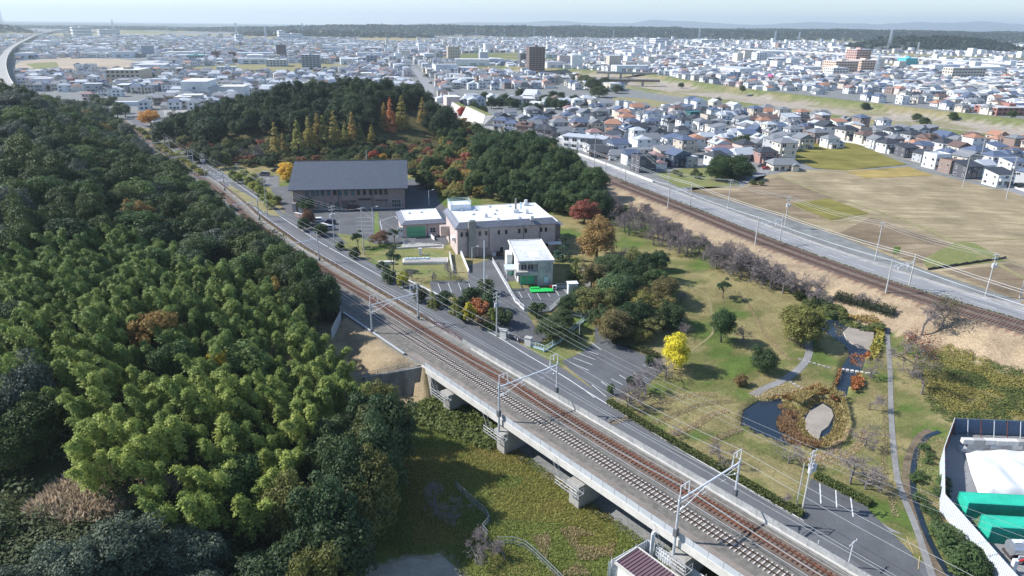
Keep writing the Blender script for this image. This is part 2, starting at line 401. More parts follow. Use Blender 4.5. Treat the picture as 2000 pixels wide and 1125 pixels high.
# far mountains: real ridges beyond the terrace
def ridge(name, dist, prof, depth, m):
    mb = MB(); n = len(prof); L = []; T = []; B = []
    for px, py in prof:
        a = W(px, 60, 0); u = a.x / a.y
        t = W(px, py, CAM_H); k = (W(px, py, 0)); 
        # height of the ridge crest at this distance along the pixel's ray
        vu = px - 1000; vv = py - 562.5; vu, vv = vu*_cr + vv*_sr, -vu*_sr + vv*_cr
        dy = FPX*_cp - vv*_sp; dz = -FPX*_sp - vv*_cp
        T.append((vu/dy*dist, dist, CAM_H + dz/dy*dist)); L.append((vu/dy*dist, dist - depth, -5)); B.append((vu/dy*dist, dist + depth, -5))
    mb.strip(L, T); mb.strip(T, B); return tag(put(name, mb, m), kind='structure')
mat('mountain_forest', (.045, .06, .045), .95, .25, .0012, fine=.006)
def jag(pts, amp, seed, step=14):
    rnd = random.Random(seed); out = []
    for (a, b), (c, d) in zip(pts[:-1], pts[1:]):
        n = max(1, int((c - a) / step))
        for k in range(n): out.append((a + (c-a)*k/n, b + (d-b)*k/n + rnd.uniform(-amp, amp)))
    out.append(pts[-1]); return out
ridge('mountain_range', 17000, jag([(700,50),(830,46),(930,43),(1010,44),(1090,40),(1150,44),(1230,45),(1270,39),(1340,41),(1400,45),(1470,48),(1530,46),(1580,42),(1640,45),(1720,47),(1800,43),(1860,45),(1920,41),(2000,48),(2120,42),(2300,50)], .8, 3), 2500, 'mountain_forest')

# ---------------------------------------------------------------- surface materials
mat('asphalt_road', (.135, .14, .15), .9, .10, .25, fine=3.0)
mat('asphalt_worn', (.165, .165, .17), .9, .12, .3, fine=4.0)
mat('asphalt_lot', (.122, .127, .135), .9, .16, .22, fine=3.5)
mat('asphalt_pale', (.27, .27, .275), .9, .10, .2, fine=3.0)
mat('line_paint', (.74, .75, .76), .7, .14, 1.5, fine=9)
mat('line_yellow', (.50, .40, .18), .7, .2, 1.5)
mat('kerb_concrete', (.46, .45, .43), .9, .15, .8)
mat('concrete', (.42, .41, .385), .9, .18, .35, fine=4)
mat('concrete_white', (.62, .60, .56), .9, .10, .5)
mat('concrete_stained', (.33, .315, .29), .92, .26, .25, fine=2.2, stretch=(1.6, 1.6, .35))
mat('ballast', (.215, .20, .175), .97, .22, 1.1, fine=7.5, bump=.7)
mat('ballast_rusty', (.205, .155, .125), .97, .25, 1.1, fine=7.5, bump=.7)
mat('rail_steel', (.11, .075, .06), .6, .2, 2, metal=.5)
mat('rail_rust', (.235, .085, .045), .85, .25, 2)
mat('sleeper_concrete', (.60, .545, .50), .9, .12, 1.5)
mat('sleeper_rusty', (.14, .07, .05), .9, .3, 1.5)
mat('steel_grey', (.46, .47, .485), .55, .1, 1, metal=.3)
mat('steel_pale', (.68, .71, .75), .5, .08, 1)
mat('cable', (.45, .47, .48), .6, .05, 1)
mat('dirt_path', (.40, .35, .27), .95, .16, .4, fine=3)
mat('path_grey', (.265, .262, .255), .95, .14, .4, fine=3)
mat('dry_straw', (.52, .42, .28), .95, .2, .7, fine=6)

# ================================================================ near railway: deck, ballast, tracks
def rail_z(s): return 0.0
S0, S1 = -34.0, 480.0
def spts(q, z, a=S0, b=S1, st=6.0):
    n = int((b - a) / st); return [SQ(a + (b-a)*k/n, q, z) for k in range(n + 1)]
def sstrip(name, q0, q1, z, m, a=S0, b=S1, kind='structure', z1=None):
    mb = MB(); A = spts(q0, z, a, b); B = spts(q1, z if z1 is None else z1, a, b); mb.strip([tuple(p) for p in A], [tuple(p) for p in B]); return tag(put(name, mb, m), kind=kind)
sstrip('ballast_bed', -2.6, 6.6, .16, 'ballast')
sstrip('rusty_ballast', 2.35, 5.6, .20, 'ballast_rusty')
mat('walkway_planks', (.27, .235, .205), .9, .18, .5)
sstrip('cable_walkway', -4.3, -2.6, .12, 'walkway_planks', a=S0, b=72)
sstrip('track_shoulder', -5.2, -2.6, .10, 'ballast', a=72)
sstrip('wall_footpath', 6.6, 7.7, .08, 'concrete_stained', a=66, b=300)
mb = MB()
for k in range(int((66 - S0) / 2.0) + 3): mb.box(-.45, -.98, -.03, .45, .98, .05)
def track(name, label, q, sl_mat, rl_mat, n_obj, seed, spec):
    root = thing(name, label, 'railway track', SQ(0, q, 0))
    o = root.location
    for sd in (-.5335, .5335):
        mb = MB(); pts = spts(q + sd, .40, S0, S1, 5.0)
        for (w, z0, z1) in ((.13, .30, .325), (.035, .325, .40), (.075, .40, .445)):
            for a, b in zip(pts[:-1], pts[1:]):
                d = (b - a).normalized(); n = Vector((d.y, -d.x, 0)) * (w / 2)
                vs = [a-n, a+n, b+n, b-n]; vv = [(p.x-o.x, p.y-o.y, z0) for p in vs] + [(p.x-o.x, p.y-o.y, z1) for p in vs]
                mb.add(vv, [(4,5,6,7),(0,3,7,4),(1,5,6,2)])
        put('rail', mb, rl_mat, root)
    sm = MB()
    hw, hl = spec
    sm.add([(-hl,-hw,0),(hl,-hw,0),(hl,hw,0),(-hl,hw,0),(-hl,-hw*.8,.10),(-.25,-hw*.8,.075),(.25,-hw*.8,.075),(hl,-hw*.8,.10),(hl,hw*.8,.10),(.25,hw*.8,.075),(-.25,hw*.8,.075),(-hl,hw*.8,.10)],
           [(4,5,10,11),(5,6,9,10),(6,7,8,9),(0,1,7,6,5,4),(2,3,11,10,9,8),(1,2,8,7),(3,0,4,11)])
    sme = sm.mesh('sleeper'); sme.materials.append(MATS[sl_mat])
    ang = math.atan2(TN[1], TN[0]); sp = .66
    for k in range(n_obj):
        p = SQ(-12 + k * sp, q, .19); o2 = put('sleeper', sme, None, root, loc=(p.x-o.x, p.y-o.y, p.z), rz=ang)
    rest = MB(); s = -12 + n_obj * sp
    while s < 330:
        a = SQ(s, q, .19); d = Vector((SQ(s+1, q) - SQ(s, q))).normalized(); n = Vector((d.y, -d.x, 0))
        c = [a + n*hl + d*hw, a - n*hl + d*hw, a - n*hl - d*hw, a + n*hl - d*hw]
        rest.add([(p.x-o.x, p.y-o.y, .28) for p in c], [(0,1,2,3)]); s += sp
    r = put('far_sleepers', rest, sl_mat, root); r['kind'] = 'stuff'
track('railway_track', 'railway track on pale concrete sleepers crossing the viaduct, the one nearer the wood', 0.0, 'sleeper_concrete', 'rail_steel', 290, 1, (.115, 1.05))
track('railway_track', 'rust-brown railway track with dark sleepers beside the road parapet', 3.95, 'sleeper_rusty', 'rail_rust', 290, 2, (.10, 1.05))

# viaduct: deck, girder, piers, abutment
va = thing('railway_viaduct', 'low concrete railway viaduct over the meadow with pale edge girder and piers', 'viaduct', SQ(0, 1.9, -6))
vo = va.location
def loc_mb(mb, o): mb.v = [(v[0]-o.x, v[1]-o.y, v[2]-o.z) for v in mb.v]; return mb
mb = MB()
def slab(mb, q0, q1, z0, z1, a, b, st=6):
    n = max(1, int((b-a)/st))
    for k in range(n):
        s0 = a + (b-a)*k/n; s1 = a + (b-a)*(k+1)/n
        P = [SQ(s0,q0),SQ(s0,q1),SQ(s1,q1),SQ(s1,q0)]
        vs = [(p.x,p.y,z0) for p in P] + [(p.x,p.y,z1) for p in P]
        fs = [(0,1,2,3)[::-1],(4,5,6,7),(0,3,7,4)[::-1],(1,2,6,5)]
        if k == 0: fs.append((0,1,5,4))
        if k == n-1: fs.append((2,3,7,6))
        mb.add(vs, fs)
slab(mb, -4.5, 6.9, -.55, .10, S0, 66); put('deck', loc_mb(mb, vo), 'concrete', va)
mb = MB(); slab(mb, -4.75, -4.5, -.95, .22, S0, 66); put('edge_beam', loc_mb(mb, vo), 'concrete_white', va)
mb = MB(); slab(mb, 6.9, 7.15, -.95, .22, S0, 66); put('edge_beam', loc_mb(mb, vo), 'concrete_white', va)
for q in (-2.2, 1.9, 5.2):
    mb = MB(); slab(mb, q-.35, q+.35, -1.9, -.55, S0, 63); put('girder', loc_mb(mb, vo), 'concrete', va)
for s in (57.5, 41.5, 24.0, 5.0, -14):
    pr = MB(); P = [SQ(s-1.0,-4.9),SQ(s+1.0,-4.9),SQ(s+1.0,6.2),SQ(s-1.0,6.2)]
    pr.prism([(p.x,p.y) for p in P], -7.5, -1.9); P = [SQ(s-1.25,-5.3),SQ(s+1.25,-5.3),SQ(s+1.25,6.6),SQ(s-1.25,6.6)]
    pr.prism([(p.x,p.y) for p in P], -2.9, -1.92); put('pier', loc_mb(pr, vo), 'concrete', va)
    br = MB()                                                       # inspection bracket with its cage of rails
    a = SQ(s+2.2, -5.4, -2.2); b = SQ(s-2.4, -5.4, -2.2); c = SQ(s+2.2, -6.8, -2.2); d = SQ(s-2.4, -6.8, -2.2)
    [br.beam(a.lerp(b, k/5), c.lerp(d, k/5), .08) for k in range(6)]; br.beam(a, b, .1); br.beam(c, d, .1)
    for p in (a,b,c,d): br.tube(p, p+Vector((0,0,1.1)), .035, n=4)
    for p, r in ((a,c),(c,d),(d,b)):
        for h in (.55, 1.1): br.tube(p+Vector((0,0,h)), r+Vector((0,0,h)), .03, n=4)
    e = SQ(s+4.6, -4.9, .6)
    for w in (-.3, .3):
        f = SQ(s+2.3, -5.6+w, -2.1); g2 = SQ(s+4.4, -5.2+w, .3); br.tube(f, g2, .035, n=4)
    put('inspection_stair', loc_mb(br, vo), 'steel_grey', va)
mb = MB(); P = [SQ(63,-4.6),SQ(66.5,-4.6),SQ(66.5,7.0),SQ(63,7.0)]; mb.prism([(p.x,p.y) for p in P], -7.5, -.56)
put('abutment', loc_mb(mb, vo), 'concrete', va)
mb = MB()                                                             # sloping wing wall on the meadow side
a0 = SQ(66.0,-4.7,-7.2); a1 = SQ(66.0,-4.7,-.1); b0 = SQ(72.5,-13.5,-7.2); b1 = SQ(72.5,-13.5,-2.3); c0 = SQ(64.5,-6.2,-7.2); 
n_ = Vector((-TT[0]*.5, -TT[1]*.5, 0))
mb.add([a0+n_*1.6, b0+n_*1.6, b1+n_*.4, a1+n_*.4, a0-n_, b0-n_, b1-n_, a1-n_],[(0,1,2,3),(3,2,6,7),(0,3,7,4),(1,5,6,2)]); put('wing_wall', loc_mb(mb, vo), 'concrete_stained', va)

# edge fences: posts with thin pale panels, each panel a part
def panel_fence(name, label, pts, h, pitch, m_post, m_panel, post_h=None, t=.04, z0=0.0, group=None, rails=False, post_w=.08, cat='fence', mesh=False):
    o = pts[0]; root = thing(name, label, cat, o, group=group)
    # even spacing along the polyline
    P = [pts[0]]; acc = 0
    for a, b in zip(pts[:-1], pts[1:]):
        L = (b - a).length; d = pitch - acc
        while d <= L: P.append(a.lerp(b, d / L)); d += pitch
        acc = L - (d - pitch)
    pm = MB(); pm.box(-post_w/2, -post_w/2, -.1, post_w/2, post_w/2, (post_h or h)); pm = pm.mesh('post'); pm.materials.append(MATS[m_post])
    for p in P: put('post', pm, None, root, loc=p - o)
    for a, b in zip(P[:-1], P[1:]):
        q = MB(); d = b - a; L = Vector((d.x, d.y)).length; sl = d.z
        if mesh:
            for zz in (.12, h*.5, h-.02): q.beam((0,0,zz),(L,0,zz+sl), .05)
            nn = max(2, int(L/.45))
            for k in range(1, nn): q.beam((L*k/nn,0,.1+sl*k/nn),(L*k/nn,0,h+sl*k/nn), .03)
        else:
            q.add([(0,-t/2,z0),(L,-t/2,z0+sl),(L,-t/2,h+sl),(0,-t/2,h),(0,t/2,z0),(L,t/2,z0+sl),(L,t/2,h+sl),(0,t/2,h)],[(0,1,2,3),(7,6,5,4),(3,2,6,7),(0,4,5,1),(0,3,7,4),(1,5,6,2)])
        put('rail' if mesh else 'panel', q, m_panel, root, loc=a - o, rz=math.atan2(d.y, d.x))
    return root
mat('panel_pale', (.47, .50, .53), .5, .08, .7)
mat('panel_grey', (.42, .44, .46), .6, .12, .7); mat('panel_worn', (.43, .435, .43), .7, .2, .5)
panel_fence('parapet_fence', 'pale metal panel parapet along the meadow edge of the viaduct', spts(-4.62, .22, S0, 66, 10), .95, 2.2, 'steel_grey', 'panel_pale')
panel_fence('parapet_fence', 'pale panel parapet between the rusty track and the road', spts(7.02, .22, S0, 70, 10), 1.05, 2.4, 'steel_grey', 'panel_worn')
panel_fence('lineside_fence', 'low rusty lineside fence between the tracks and the upper road', spts(7.6, .1, 70, 250, 10), 1.15, 2.6, 'rail_rust', 'rail_rust', rails=True, mesh=True)
panel_fence('lineside_wall', 'tall grey panel wall holding the wood back from the tracks', [SQ(a, b, -.6) for a, b in ((88,-12.5),(97,-5.8),(110,-5.6),(136,-5.4),(170,-5.6))], 2.6, 2.5, 'steel_grey', 'panel_grey', post_h=2.7)
mb = MB(); mb2 = spts(-4.9, .35, 72, 98, 4)
bk = thing('bank_guardrail', 'white pipe guardrail on the dry bank above the wing wall', 'guardrail', SQ(70,-4.9,0))
for a, b in zip(mb2[:-1], mb2[1:]): put('rail', loc_mb(MB().beam(a, b, .28, .22), bk.location), 'panel_pale', bk)
for p in mb2[::1]: put('post', loc_mb(MB().box(p.x-.06,p.y-.06,p.z-.8,p.x+.06,p.y+.06,p.z), bk.location), 'steel_grey', bk)
panel_fence('wing_wall_railing', 'thin grey railing on the brow above the stained wing wall', [SQ(66.6,-4.9,-.1), SQ(72.6,-13.6,-2.4), SQ(76,-17,-3)], 1.1, 2.0, 'steel_grey', 'steel_grey', mesh=True)

# ================================================================ near road beside the railway
RL = [(-60, -3.25), (46, -3.2), (60, -2.45), (75, -1.1), (88, -.25), (100, 0), (520, 0)]
def road_z(s): return float(np.interp(s, [a for a, b in RL], [b for a, b in RL]))
def rz_pts(qf, a=-60, b=480, st=4.0, dz=0.0):
    n = int((b-a)/st); out = []
    for k in range(n+1):
        s = a + (b-a)*k/n; q = qf(s) if callable(qf) else qf
        p = SQ(s, q); out.append(Vector((p.x, p.y, max(road_z(s), gz(p.x, p.y) if s > 60 else -9) + dz)))
    return out
def qL(s): return float(np.interp(s, [-60, 60, 70, 200, 260, 480], [8.4, 8.4, 8.4, 8.4, 8.0, 8.0]))
def qR(s): return float(np.interp(s, [-60, -12, 0, 20, 40, 52, 66, 100, 200, 260, 480], [30, 19.5, 17.3, 17.3, 18.6, 19.6, 19.0, 17.2, 16.0, 15.0, 14.0]))
mb = MB(); A = rz_pts(qL, dz=.05); B = rz_pts(qR, dz=.05); mb.strip([tuple(p) for p in A], [tuple(p) for p in B]); structure('lineside_road', mb, 'asphalt_road')
def qW(s): return float(np.interp(s, [-60, 0, 20, 50, 68, 98, 150, 240, 480], [15.5, 15.4, 15.7, 17.7, 16.9, 13.6, 13.8, 13.2, 12.6]))
def lineq(name, qf, w, a, b, m='line_paint', dash=None, dz=.062):
    root = MB(); s = a
    while s < b:
        e = min(b, s + (dash[0] if dash else b))
        n = max(1, int((e-s)/4)); L = []; Rr = []
        for k in range(n+1):
            t = s + (e-s)*k/n; q = qf(t) if callable(qf) else qf
            for lst, off in ((L, -w/2), (Rr, w/2)):
                p = SQ(t, q+off); z = max(road_z(t), gz(p.x, p.y) if t > 60 else -9); lst.append((p.x, p.y, z+dz))
        root.strip(L, Rr); s = e + (dash[1] if dash else 1)
    return structure(name, root, m)
lineq('road_edge_line', qW, .20, -60, 205)
lineq('road_edge_line', lambda s: 9.2, .13, -60, 205)
lineq('road_centre_line', lambda s: 10.6, .15, 196, 300, dash=(3, 3))
lineq('road_edge_line', lambda s: 13.6, .16, 205, 420)
# white guardrail along the outer edge of the upper road
gr = thing('road_guardrail', 'long white guardrail curving along the road above the institute shrubs', 'guardrail', SQ(70, 18.6, -1.5))
P = [Vector((SQ(s, float(np.interp(s, [66, 80, 95, 112], [19.0, 18.2, 17.4, 16.6]))).x, SQ(s, float(np.interp(s, [66, 80, 95, 112], [19.0, 18.2, 17.4, 16.6]))).y, road_z(s) + .05)) for s in np.linspace(66, 112, 19)]
for a, b in zip(P[:-1], P[1:]): put('beam', loc_mb(MB().beam(a + Vector((0,0,.62)), b + Vector((0,0,.62)), .12, .36), gr.location), 'line_paint', gr)
for a in P: put('post', loc_mb(MB().tube(a, a + Vector((0,0,.65)), .07), gr.location), 'steel_grey', gr)
# ================================================================ roads, lots, fields, paths, water
RP = [Vector((x, y, 0)) for x, y in RT]
def rt_ribbon(name, d0, d1, z, m, kind='structure', a=0, b=None):
    mb = MB(); ribbon(mb, RP[a:b], d0, d1, dz=z); return tag(put(name, mb, m), kind=kind)
rt_ribbon('ballast_bed', -3.0, 5.0, 1.36, 'ballast_rusty')
rt_ribbon('riverside_road', 6.6, 14.6, .56, 'asphalt_pale')
mat('verge_gravel', (.40, .385, .36), .95, .2, .5, fine=3)
rt_ribbon('roadside_footway', 14.6, 17.2, .53, 'verge_gravel')
rt_ribbon('road_edge_line', 7.2, 7.38, .572, 'line_paint'); rt_ribbon('road_edge_line', 13.6, 13.78, .572, 'line_paint')
mb = MB(); PP = path_pts([Vector((p.x, p.y, .572)) for p in RP], 1.0)
for k in range(0, len(PP) - 6, 10): ribbon(mb, PP[k:k+6], 10.3, 10.46)
structure('road_centre_line', mb, 'line_paint')
for i, q in enumerate((-1.0, 2.9)):
    root = thing('railway_track', ('rusty track of the far double line, the one on the park side', 'rusty track of the far double line, the one on the road side')[i], 'railway track', (RP[4].x, RP[4].y, 0)); o = root.location
    PR = path_pts([Vector((p.x, p.y, 1.36)) for p in RP], 3.0)
    for sd in (-.5335, .5335):
        mb = MB(); ribbon(mb, PR, q + sd - .05, q + sd + .05, dz=.2); ribbon(mb, PR, q + sd - .05, q + sd - .049, dz=.1)
        put('rail', loc_mb(mb, o), 'rail_rust', root)
    mb = MB(); PS = path_pts([Vector((p.x, p.y, 1.36)) for p in RP[:16]], .66)
    for k in range(1, len(PS) - 1):
        d = (PS[k+1] - PS[k-1]).normalized(); n = Vector((d.y, -d.x, 0)); c = PS[k] + n * q
        mb.add([c - n*1.05 - d*.11 + Vector((0,0,.07)), c + n*1.05 - d*.11 + Vector((0,0,.07)), c + n*1.05 + d*.11 + Vector((0,0,.07)), c - n*1.05 + d*.11 + Vector((0,0,.07))], [(0,1,2,3)])
    r = put('far_sleepers', loc_mb(mb, o), 'sleeper_rusty', root); r['kind'] = 'stuff'

# fields
def stubble(name, c1, c2, ang, sc=1.3):
    m, nt, b = nodes_of(name); MATS[name] = m
    pos = N(nt, 'ShaderNodeNewGeometry').outputs['Position']; mp = N(nt, 'ShaderNodeMapping'); mp.inputs['Rotation'].default_value = (0, 0, ang); nt.links.new(pos, mp.inputs[0])
    mp2 = N(nt, 'ShaderNodeMapping'); mp2.inputs['Scale'].default_value = (.03, .26, .1); nt.links.new(mp.outputs[0], mp2.inputs[0])
    n0 = N(nt, 'ShaderNodeTexNoise', Scale=sc, Detail=5.0, Roughness=.7); nt.links.new(mp2.outputs[0], n0.inputs['Vector'])
    n1 = N(nt, 'ShaderNodeTexNoise', Scale=.06, Detail=6.0, Roughness=.65); nt.links.new(pos, n1.inputs['Vector'])
    n2 = N(nt, 'ShaderNodeTexNoise', Scale=1.8, Detail=3.0); nt.links.new(pos, n2.inputs['Vector'])
    r0 = N(nt, 'ShaderNodeMapRange'); r0.inputs['From Min'].default_value = .42; r0.inputs['From Max'].default_value = .58; nt.links.new(n0.outputs[0], r0.inputs[0])
    r1 = N(nt, 'ShaderNodeMapRange'); r1.inputs['From Min'].default_value = .35; r1.inputs['From Max'].default_value = .7; nt.links.new(n1.outputs[0], r1.inputs[0])
    a = mix(nt, c1, c2, r0.outputs[0]); dk = tuple(v * .62 for v in c2); a2 = mix(nt, a, dk, r1.outputs[0])
    r2 = N(nt, 'ShaderNodeMapRange'); r2.inputs['To Min'].default_value = .72; r2.inputs['To Max'].default_value = 1.28; nt.links.new(n2.outputs[0], r2.inputs[0])
    s = N(nt, 'ShaderNodeVectorMath', operation='SCALE'); nt.links.new(a2, s.inputs[0]); nt.links.new(r2.outputs[0], s.inputs['Scale'])
    nt.links.new(s.outputs[0], b.inputs['Base Color']); b.inputs['Roughness'].default_value = .97; b.inputs['Specular IOR Level'].default_value = .05
stubble('stubble_tan', (.41, .34, .22), (.29, .235, .145), R(4)); stubble('stubble_brown', (.31, .245, .165), (.215, .165, .11), R(-8)); stubble('stubble_olive', (.255, .225, .07), (.19, .175, .05), R(2)); stubble('stubble_gold', (.40, .30, .11), (.31, .24, .09), R(2))
mat('grass_green', (.13, .165, .045), .95, .3, .25, col2=(.22, .20, .08), fine=3, bump=.4)
mat('grass_bright', (.095, .17, .03), .95, .25, .3, col2=(.15, .18, .05), fine=3, bump=.4)
mat('grass_dry', (.29, .25, .125), .95, .25, .25, col2=(.19, .18, .08), fine=3, bump=.4)
drape('stubble_field', [(1480,345),(1560,332),(1780,330),(1990,380),(2010,395),(2060,640),(1985,585),(1800,525),(1640,462),(1480,408),(1330,365),(1450,365)], 'stubble_tan', .06, 12)
drape('stubble_field', [(1340,372),(1440,372),(1520,345),(1600,376),(1668,396),(1560,398),(1620,432),(1560,425),(1470,402)], 'stubble_brown', .075, 12)
drape('stubble_field', [(1640,455),(1700,425),(1860,478),(1800,520)], 'stubble_brown', .075, 12)
drape('stubble_field', [(1840,530),(1975,515),(2040,540),(2060,600),(1990,585)], 'stubble_brown', .075, 12)
drape('rice_field', [(1543,279),(1668,279),(1772,322),(1650,333),(1590,329),(1552,312)], 'stubble_olive', .16, 8)
drape('rice_field', [(1650,335),(1775,326),(1822,343),(1690,349)], 'stubble_gold', .12, 8)
drape('rice_field', [(1545,398),(1618,388),(1697,417),(1622,431)], 'stubble_olive', .16, 8)
drape('grass_plot', [(1800,507),(1870,472),(1905,476),(1968,510),(1812,527)], 'grass_green', .10, 8)
drape('orchard_grass', [(1275,338),(1330,330),(1400,325),(1440,345),(1445,362),(1330,368)], 'grass_green', .10, 8)
for pts, w in ((((1519,343),(1600,376),(1680,402),(1790,440),(1900,490),(2000,545)), 1.6), (((1545,398),(1622,433),(1700,418)), .7), (((1700,425),(1900,432),(2010,440)), .5), (((1870,473),(2010,466)), .6), (((1360,372),(1480,402),(1560,425)), .6)):
    groad('field_bund', pts, w, 'grass_dry', .11, 6)
rs = [(208, 225), (203.5, 262), (203.5, 305), (194.5, 380), (180, 413), (166, 445)]
groad('residential_road', [(x, y, 0) for x, y in rs], 5.2, 'asphalt_pale', .07, 5)
groad('residential_verge', [(x, y, 0) for x, y in rs], .8, 'dry_straw', .08, 5, off=-3.2)
groad('residential_road', [(166,445,0),(150,430,0),(120,405,0),(96,385,0)], 4.5, 'asphalt_pale', .065, 5)
groad('residential_road', [(60,268,0),(100,290,0),(122,330,0),(135,350,0)], 4.5, 'asphalt_pale', .06, 5)
drape('side_road', [(1900,590),(1985,586),(2040,580),(2040,640),(1990,612)], 'asphalt_pale', .09, 5)

# institute grounds
drape('institute_lot', [(528,368),(566,362),(575,400),(790,400),(797,350),(846,350),(858,395),(872,408),(874,478),(778,476),(700,478),(650,474),(600,452),(560,420)], 'asphalt_lot', .045, 4)
drape('institute_lot', [(912,520),(980,500),(1000,520),(1012,563),(1112,562),(1108,582),(1078,609),(1028,608),(1045,640),(1075,632),(1080,650),(1052,672),(990,664),(955,625),(935,585),(846,578),(838,549),(915,548)], 'asphalt_lot', .05, 4)
drape('garage_apron', [(788,472),(868,478),(866,486),(784,482)], 'concrete', .06, 4)
drape('public_lot', [(1096,706),(1135,690),(1163,668),(1160,640),(1176,628),(1192,640),(1192,662),(1250,690),(1292,704),(1296,722),(1268,748),(1222,768),(1180,780),(1150,752)], 'asphalt_lot', .06, 3)
drape('public_lot', [(1584,934),(1690,985),(1700,1000),(1735,1035),(1780,1080),(1810,1150),(1740,1150),(1660,1090),(1560,1010)], 'asphalt_lot', .06, 3)
drape('lot_exit', [(1690,1000),(1735,1030),(1765,1045),(1700,1030)], 'asphalt_pale', .052, 3)
# lane and bay markings
for k in range(5): gline('bay_line', (695, 425 + k*7.6), (727, 425.5 + k*7.5))
for k in range(5): gline('bay_line', (855 + k*20, 553), (862 + k*20, 571), .12)
for a, b in (((1013,570),(1020,582)),((1031,573),(1038,586)),((1049,573),(1056,586)),((1066,567),(1074,580)),((1083,565),(1092,578)),((1101,564),(1108,574))): gline('bay_line', a, b, .12)
for a, b in (((1154,668),(1174,684)),((1133,680),(1168,693)),((1127,689),(1163,703)),((1120,699),(1157,713)),((1113,708),(1150,724))): gline('bay_line', a, b, .13)
for a, b in (((1137,758),(1161,778)),((1156,752),(1184,775)),((1174,746),(1190,757)),((1193,740),(1216,752)),((1210,733),(1225,742)),((1237,729),(1258,741)),((1256,713),(1290,726))): gline('bay_line', a, b, .13)
for a, b in (((1601,945),(1603,984)),((1632,957),(1634,993)),((1661,970),(1666,1010))): gline('bay_line', a, b, .16)
for a, b in (((1771,1049),(1784,1082)),((1796,1087),(1793,1112))): gline('lot_line', a, b, .12, 'line_yellow')
for k in range(6): gline('zebra_stripe', (418 + k*6.5, 353 + k*.5), (441 + k*6.5, 349.5 + k*.4), .35)
for a, b in (((742,432),(772,422)),((742,432),(748,458)),((772,422),(776,428))): gline('lane_marking', a, b, .16)
drape('driveway', [(395,362),(425,340),(470,352),(500,338),(545,345),(545,368),(470,356),(430,362)], 'asphalt_worn', .04, 4)
drape('road_verge', [(430,368),(450,363),(530,405),(548,424),(528,420)], 'grass_dry', .075, 4)
drape('lawn', [(720,500),(780,470),(868,490),(895,515),(880,540),(800,545),(760,530)], 'grass_green', .04, 4)
drape('lawn', [(655,455),(700,462),(740,480),(710,492),(680,478)], 'grass_green', .06, 4)
drape('lawn', [(732,415),(738,414),(742,455),(728,466),(714,468),(730,460)], 'grass_bright', .06, 4)
drape('lawn', [(1025,680),(1040,668),(1135,640),(1168,640),(1150,685),(1118,706),(1095,704),(1040,705)], 'grass_green', .045, 3)
drape('lawn', [(1115,590),(1150,585),(1195,600),(1180,628),(1120,640)], 'grass_bright', .04, 3)
drape('gravel_yard', [(590,1170),(640,1138),(690,1120),(735,1104),(765,1102),(800,1090),(840,1094),(868,1088),(890,1102),(900,1122),(925,1140),(930,1170)], 'dirt_path', .05, 3)
# park paths
groad('park_path', [(1470,772),(1497,757),(1525,745),(1553,728),(1572,708),(1580,690),(1578,665)], 1.5, 'path_grey', .06, 2)
groad('park_path', [(1733,640),(1738,720),(1740,800),(1745,872),(1754,939),(1772,990),(1789,1031),(1822,1130)], .9, 'path_grey', .06, 2)
groad('trodden_path', [(1335,702),(1360,678),(1392,650),(1390,610),(1380,575),(1345,560)], .55, 'grass_dry', .05, 2)
groad('park_path', [(1180,632),(1172,610),(1180,590),(1150,560),(1135,520)], 1.6, 'path_grey', .055, 2)
# water
def water_mat():
    m, nt, b = nodes_of('pond_water'); MATS['water'] = m
    b.inputs['Base Color'].default_value = (.018, .03, .045, 1); b.inputs['Roughness'].default_value = .06; b.inputs['IOR'].default_value = 1.33
    n = N(nt, 'ShaderNodeTexNoise', Scale=1.4, Detail=3.0); nt.links.new(N(nt, 'ShaderNodeNewGeometry').outputs['Position'], n.inputs['Vector'])
    bp = N(nt, 'ShaderNodeBump', Strength=.08, Distance=.05); nt.links.new(n.outputs['Fac'], bp.inputs['Height']); nt.links.new(bp.outputs[0], b.inputs['Normal'])
water_mat()
def pool(name, P, z, m='water', grow=1.0):
    mb = MB(); c = sum((Vector(p) for p in P), Vector((0,0))) / len(P)
    mb.add([(*(c + (Vector(p) - c) * grow), z) for p in P], [tuple(range(len(P)))]); return tag(put(name, mb, m), kind='structure')
pool('pond_water', POND_A, -3.62, grow=1.06); pool('pond_water', POND_B, -3.63, grow=1.05)
mat('mud_flat', (.33, .29, .245), .95, .12, .4, fine=3)
def islet(pts, m='mud_flat', top=-3.38):
    P = [W(a, b, top).xy for a, b in pts]; c = sum((Vector(p) for p in P), Vector((0,0))) / len(P); n = len(P)
    mb = MB(); mb.add([(*p, top) for p in P] + [(*(c + (Vector(p)-c)*1.25), -4.4) for p in P], [tuple(range(n))] + [(i, n+i, n+(i+1)%n, (i+1)%n) for i in range(n)])
    return structure('mud_islet', mb, m)
islet([(1574,818),(1582,803),(1596,795),(1607,788),(1624,799),(1628,812),(1618,832),(1604,842),(1600,856),(1585,848),(1574,834)])
islet([(1648,648),(1660,636),(1685,634),(1707,643),(1706,665),(1698,680),(1675,676),(1655,663)])
pool('river_water', [W(a, b, -2.9).xy for a, b in ((1180,160),(1195,152),(1225,148),(1245,150),(1235,158),(1205,168),(1190,176),(1175,172))], -2.85)
pool('river_water', [W(a, b, -2.9).xy for a, b in ((1210,184),(1300,186),(1420,200),(1560,222),(1690,240),(1690,243),(1560,226),(1400,205),(1290,191),(1208,189))], -2.88)
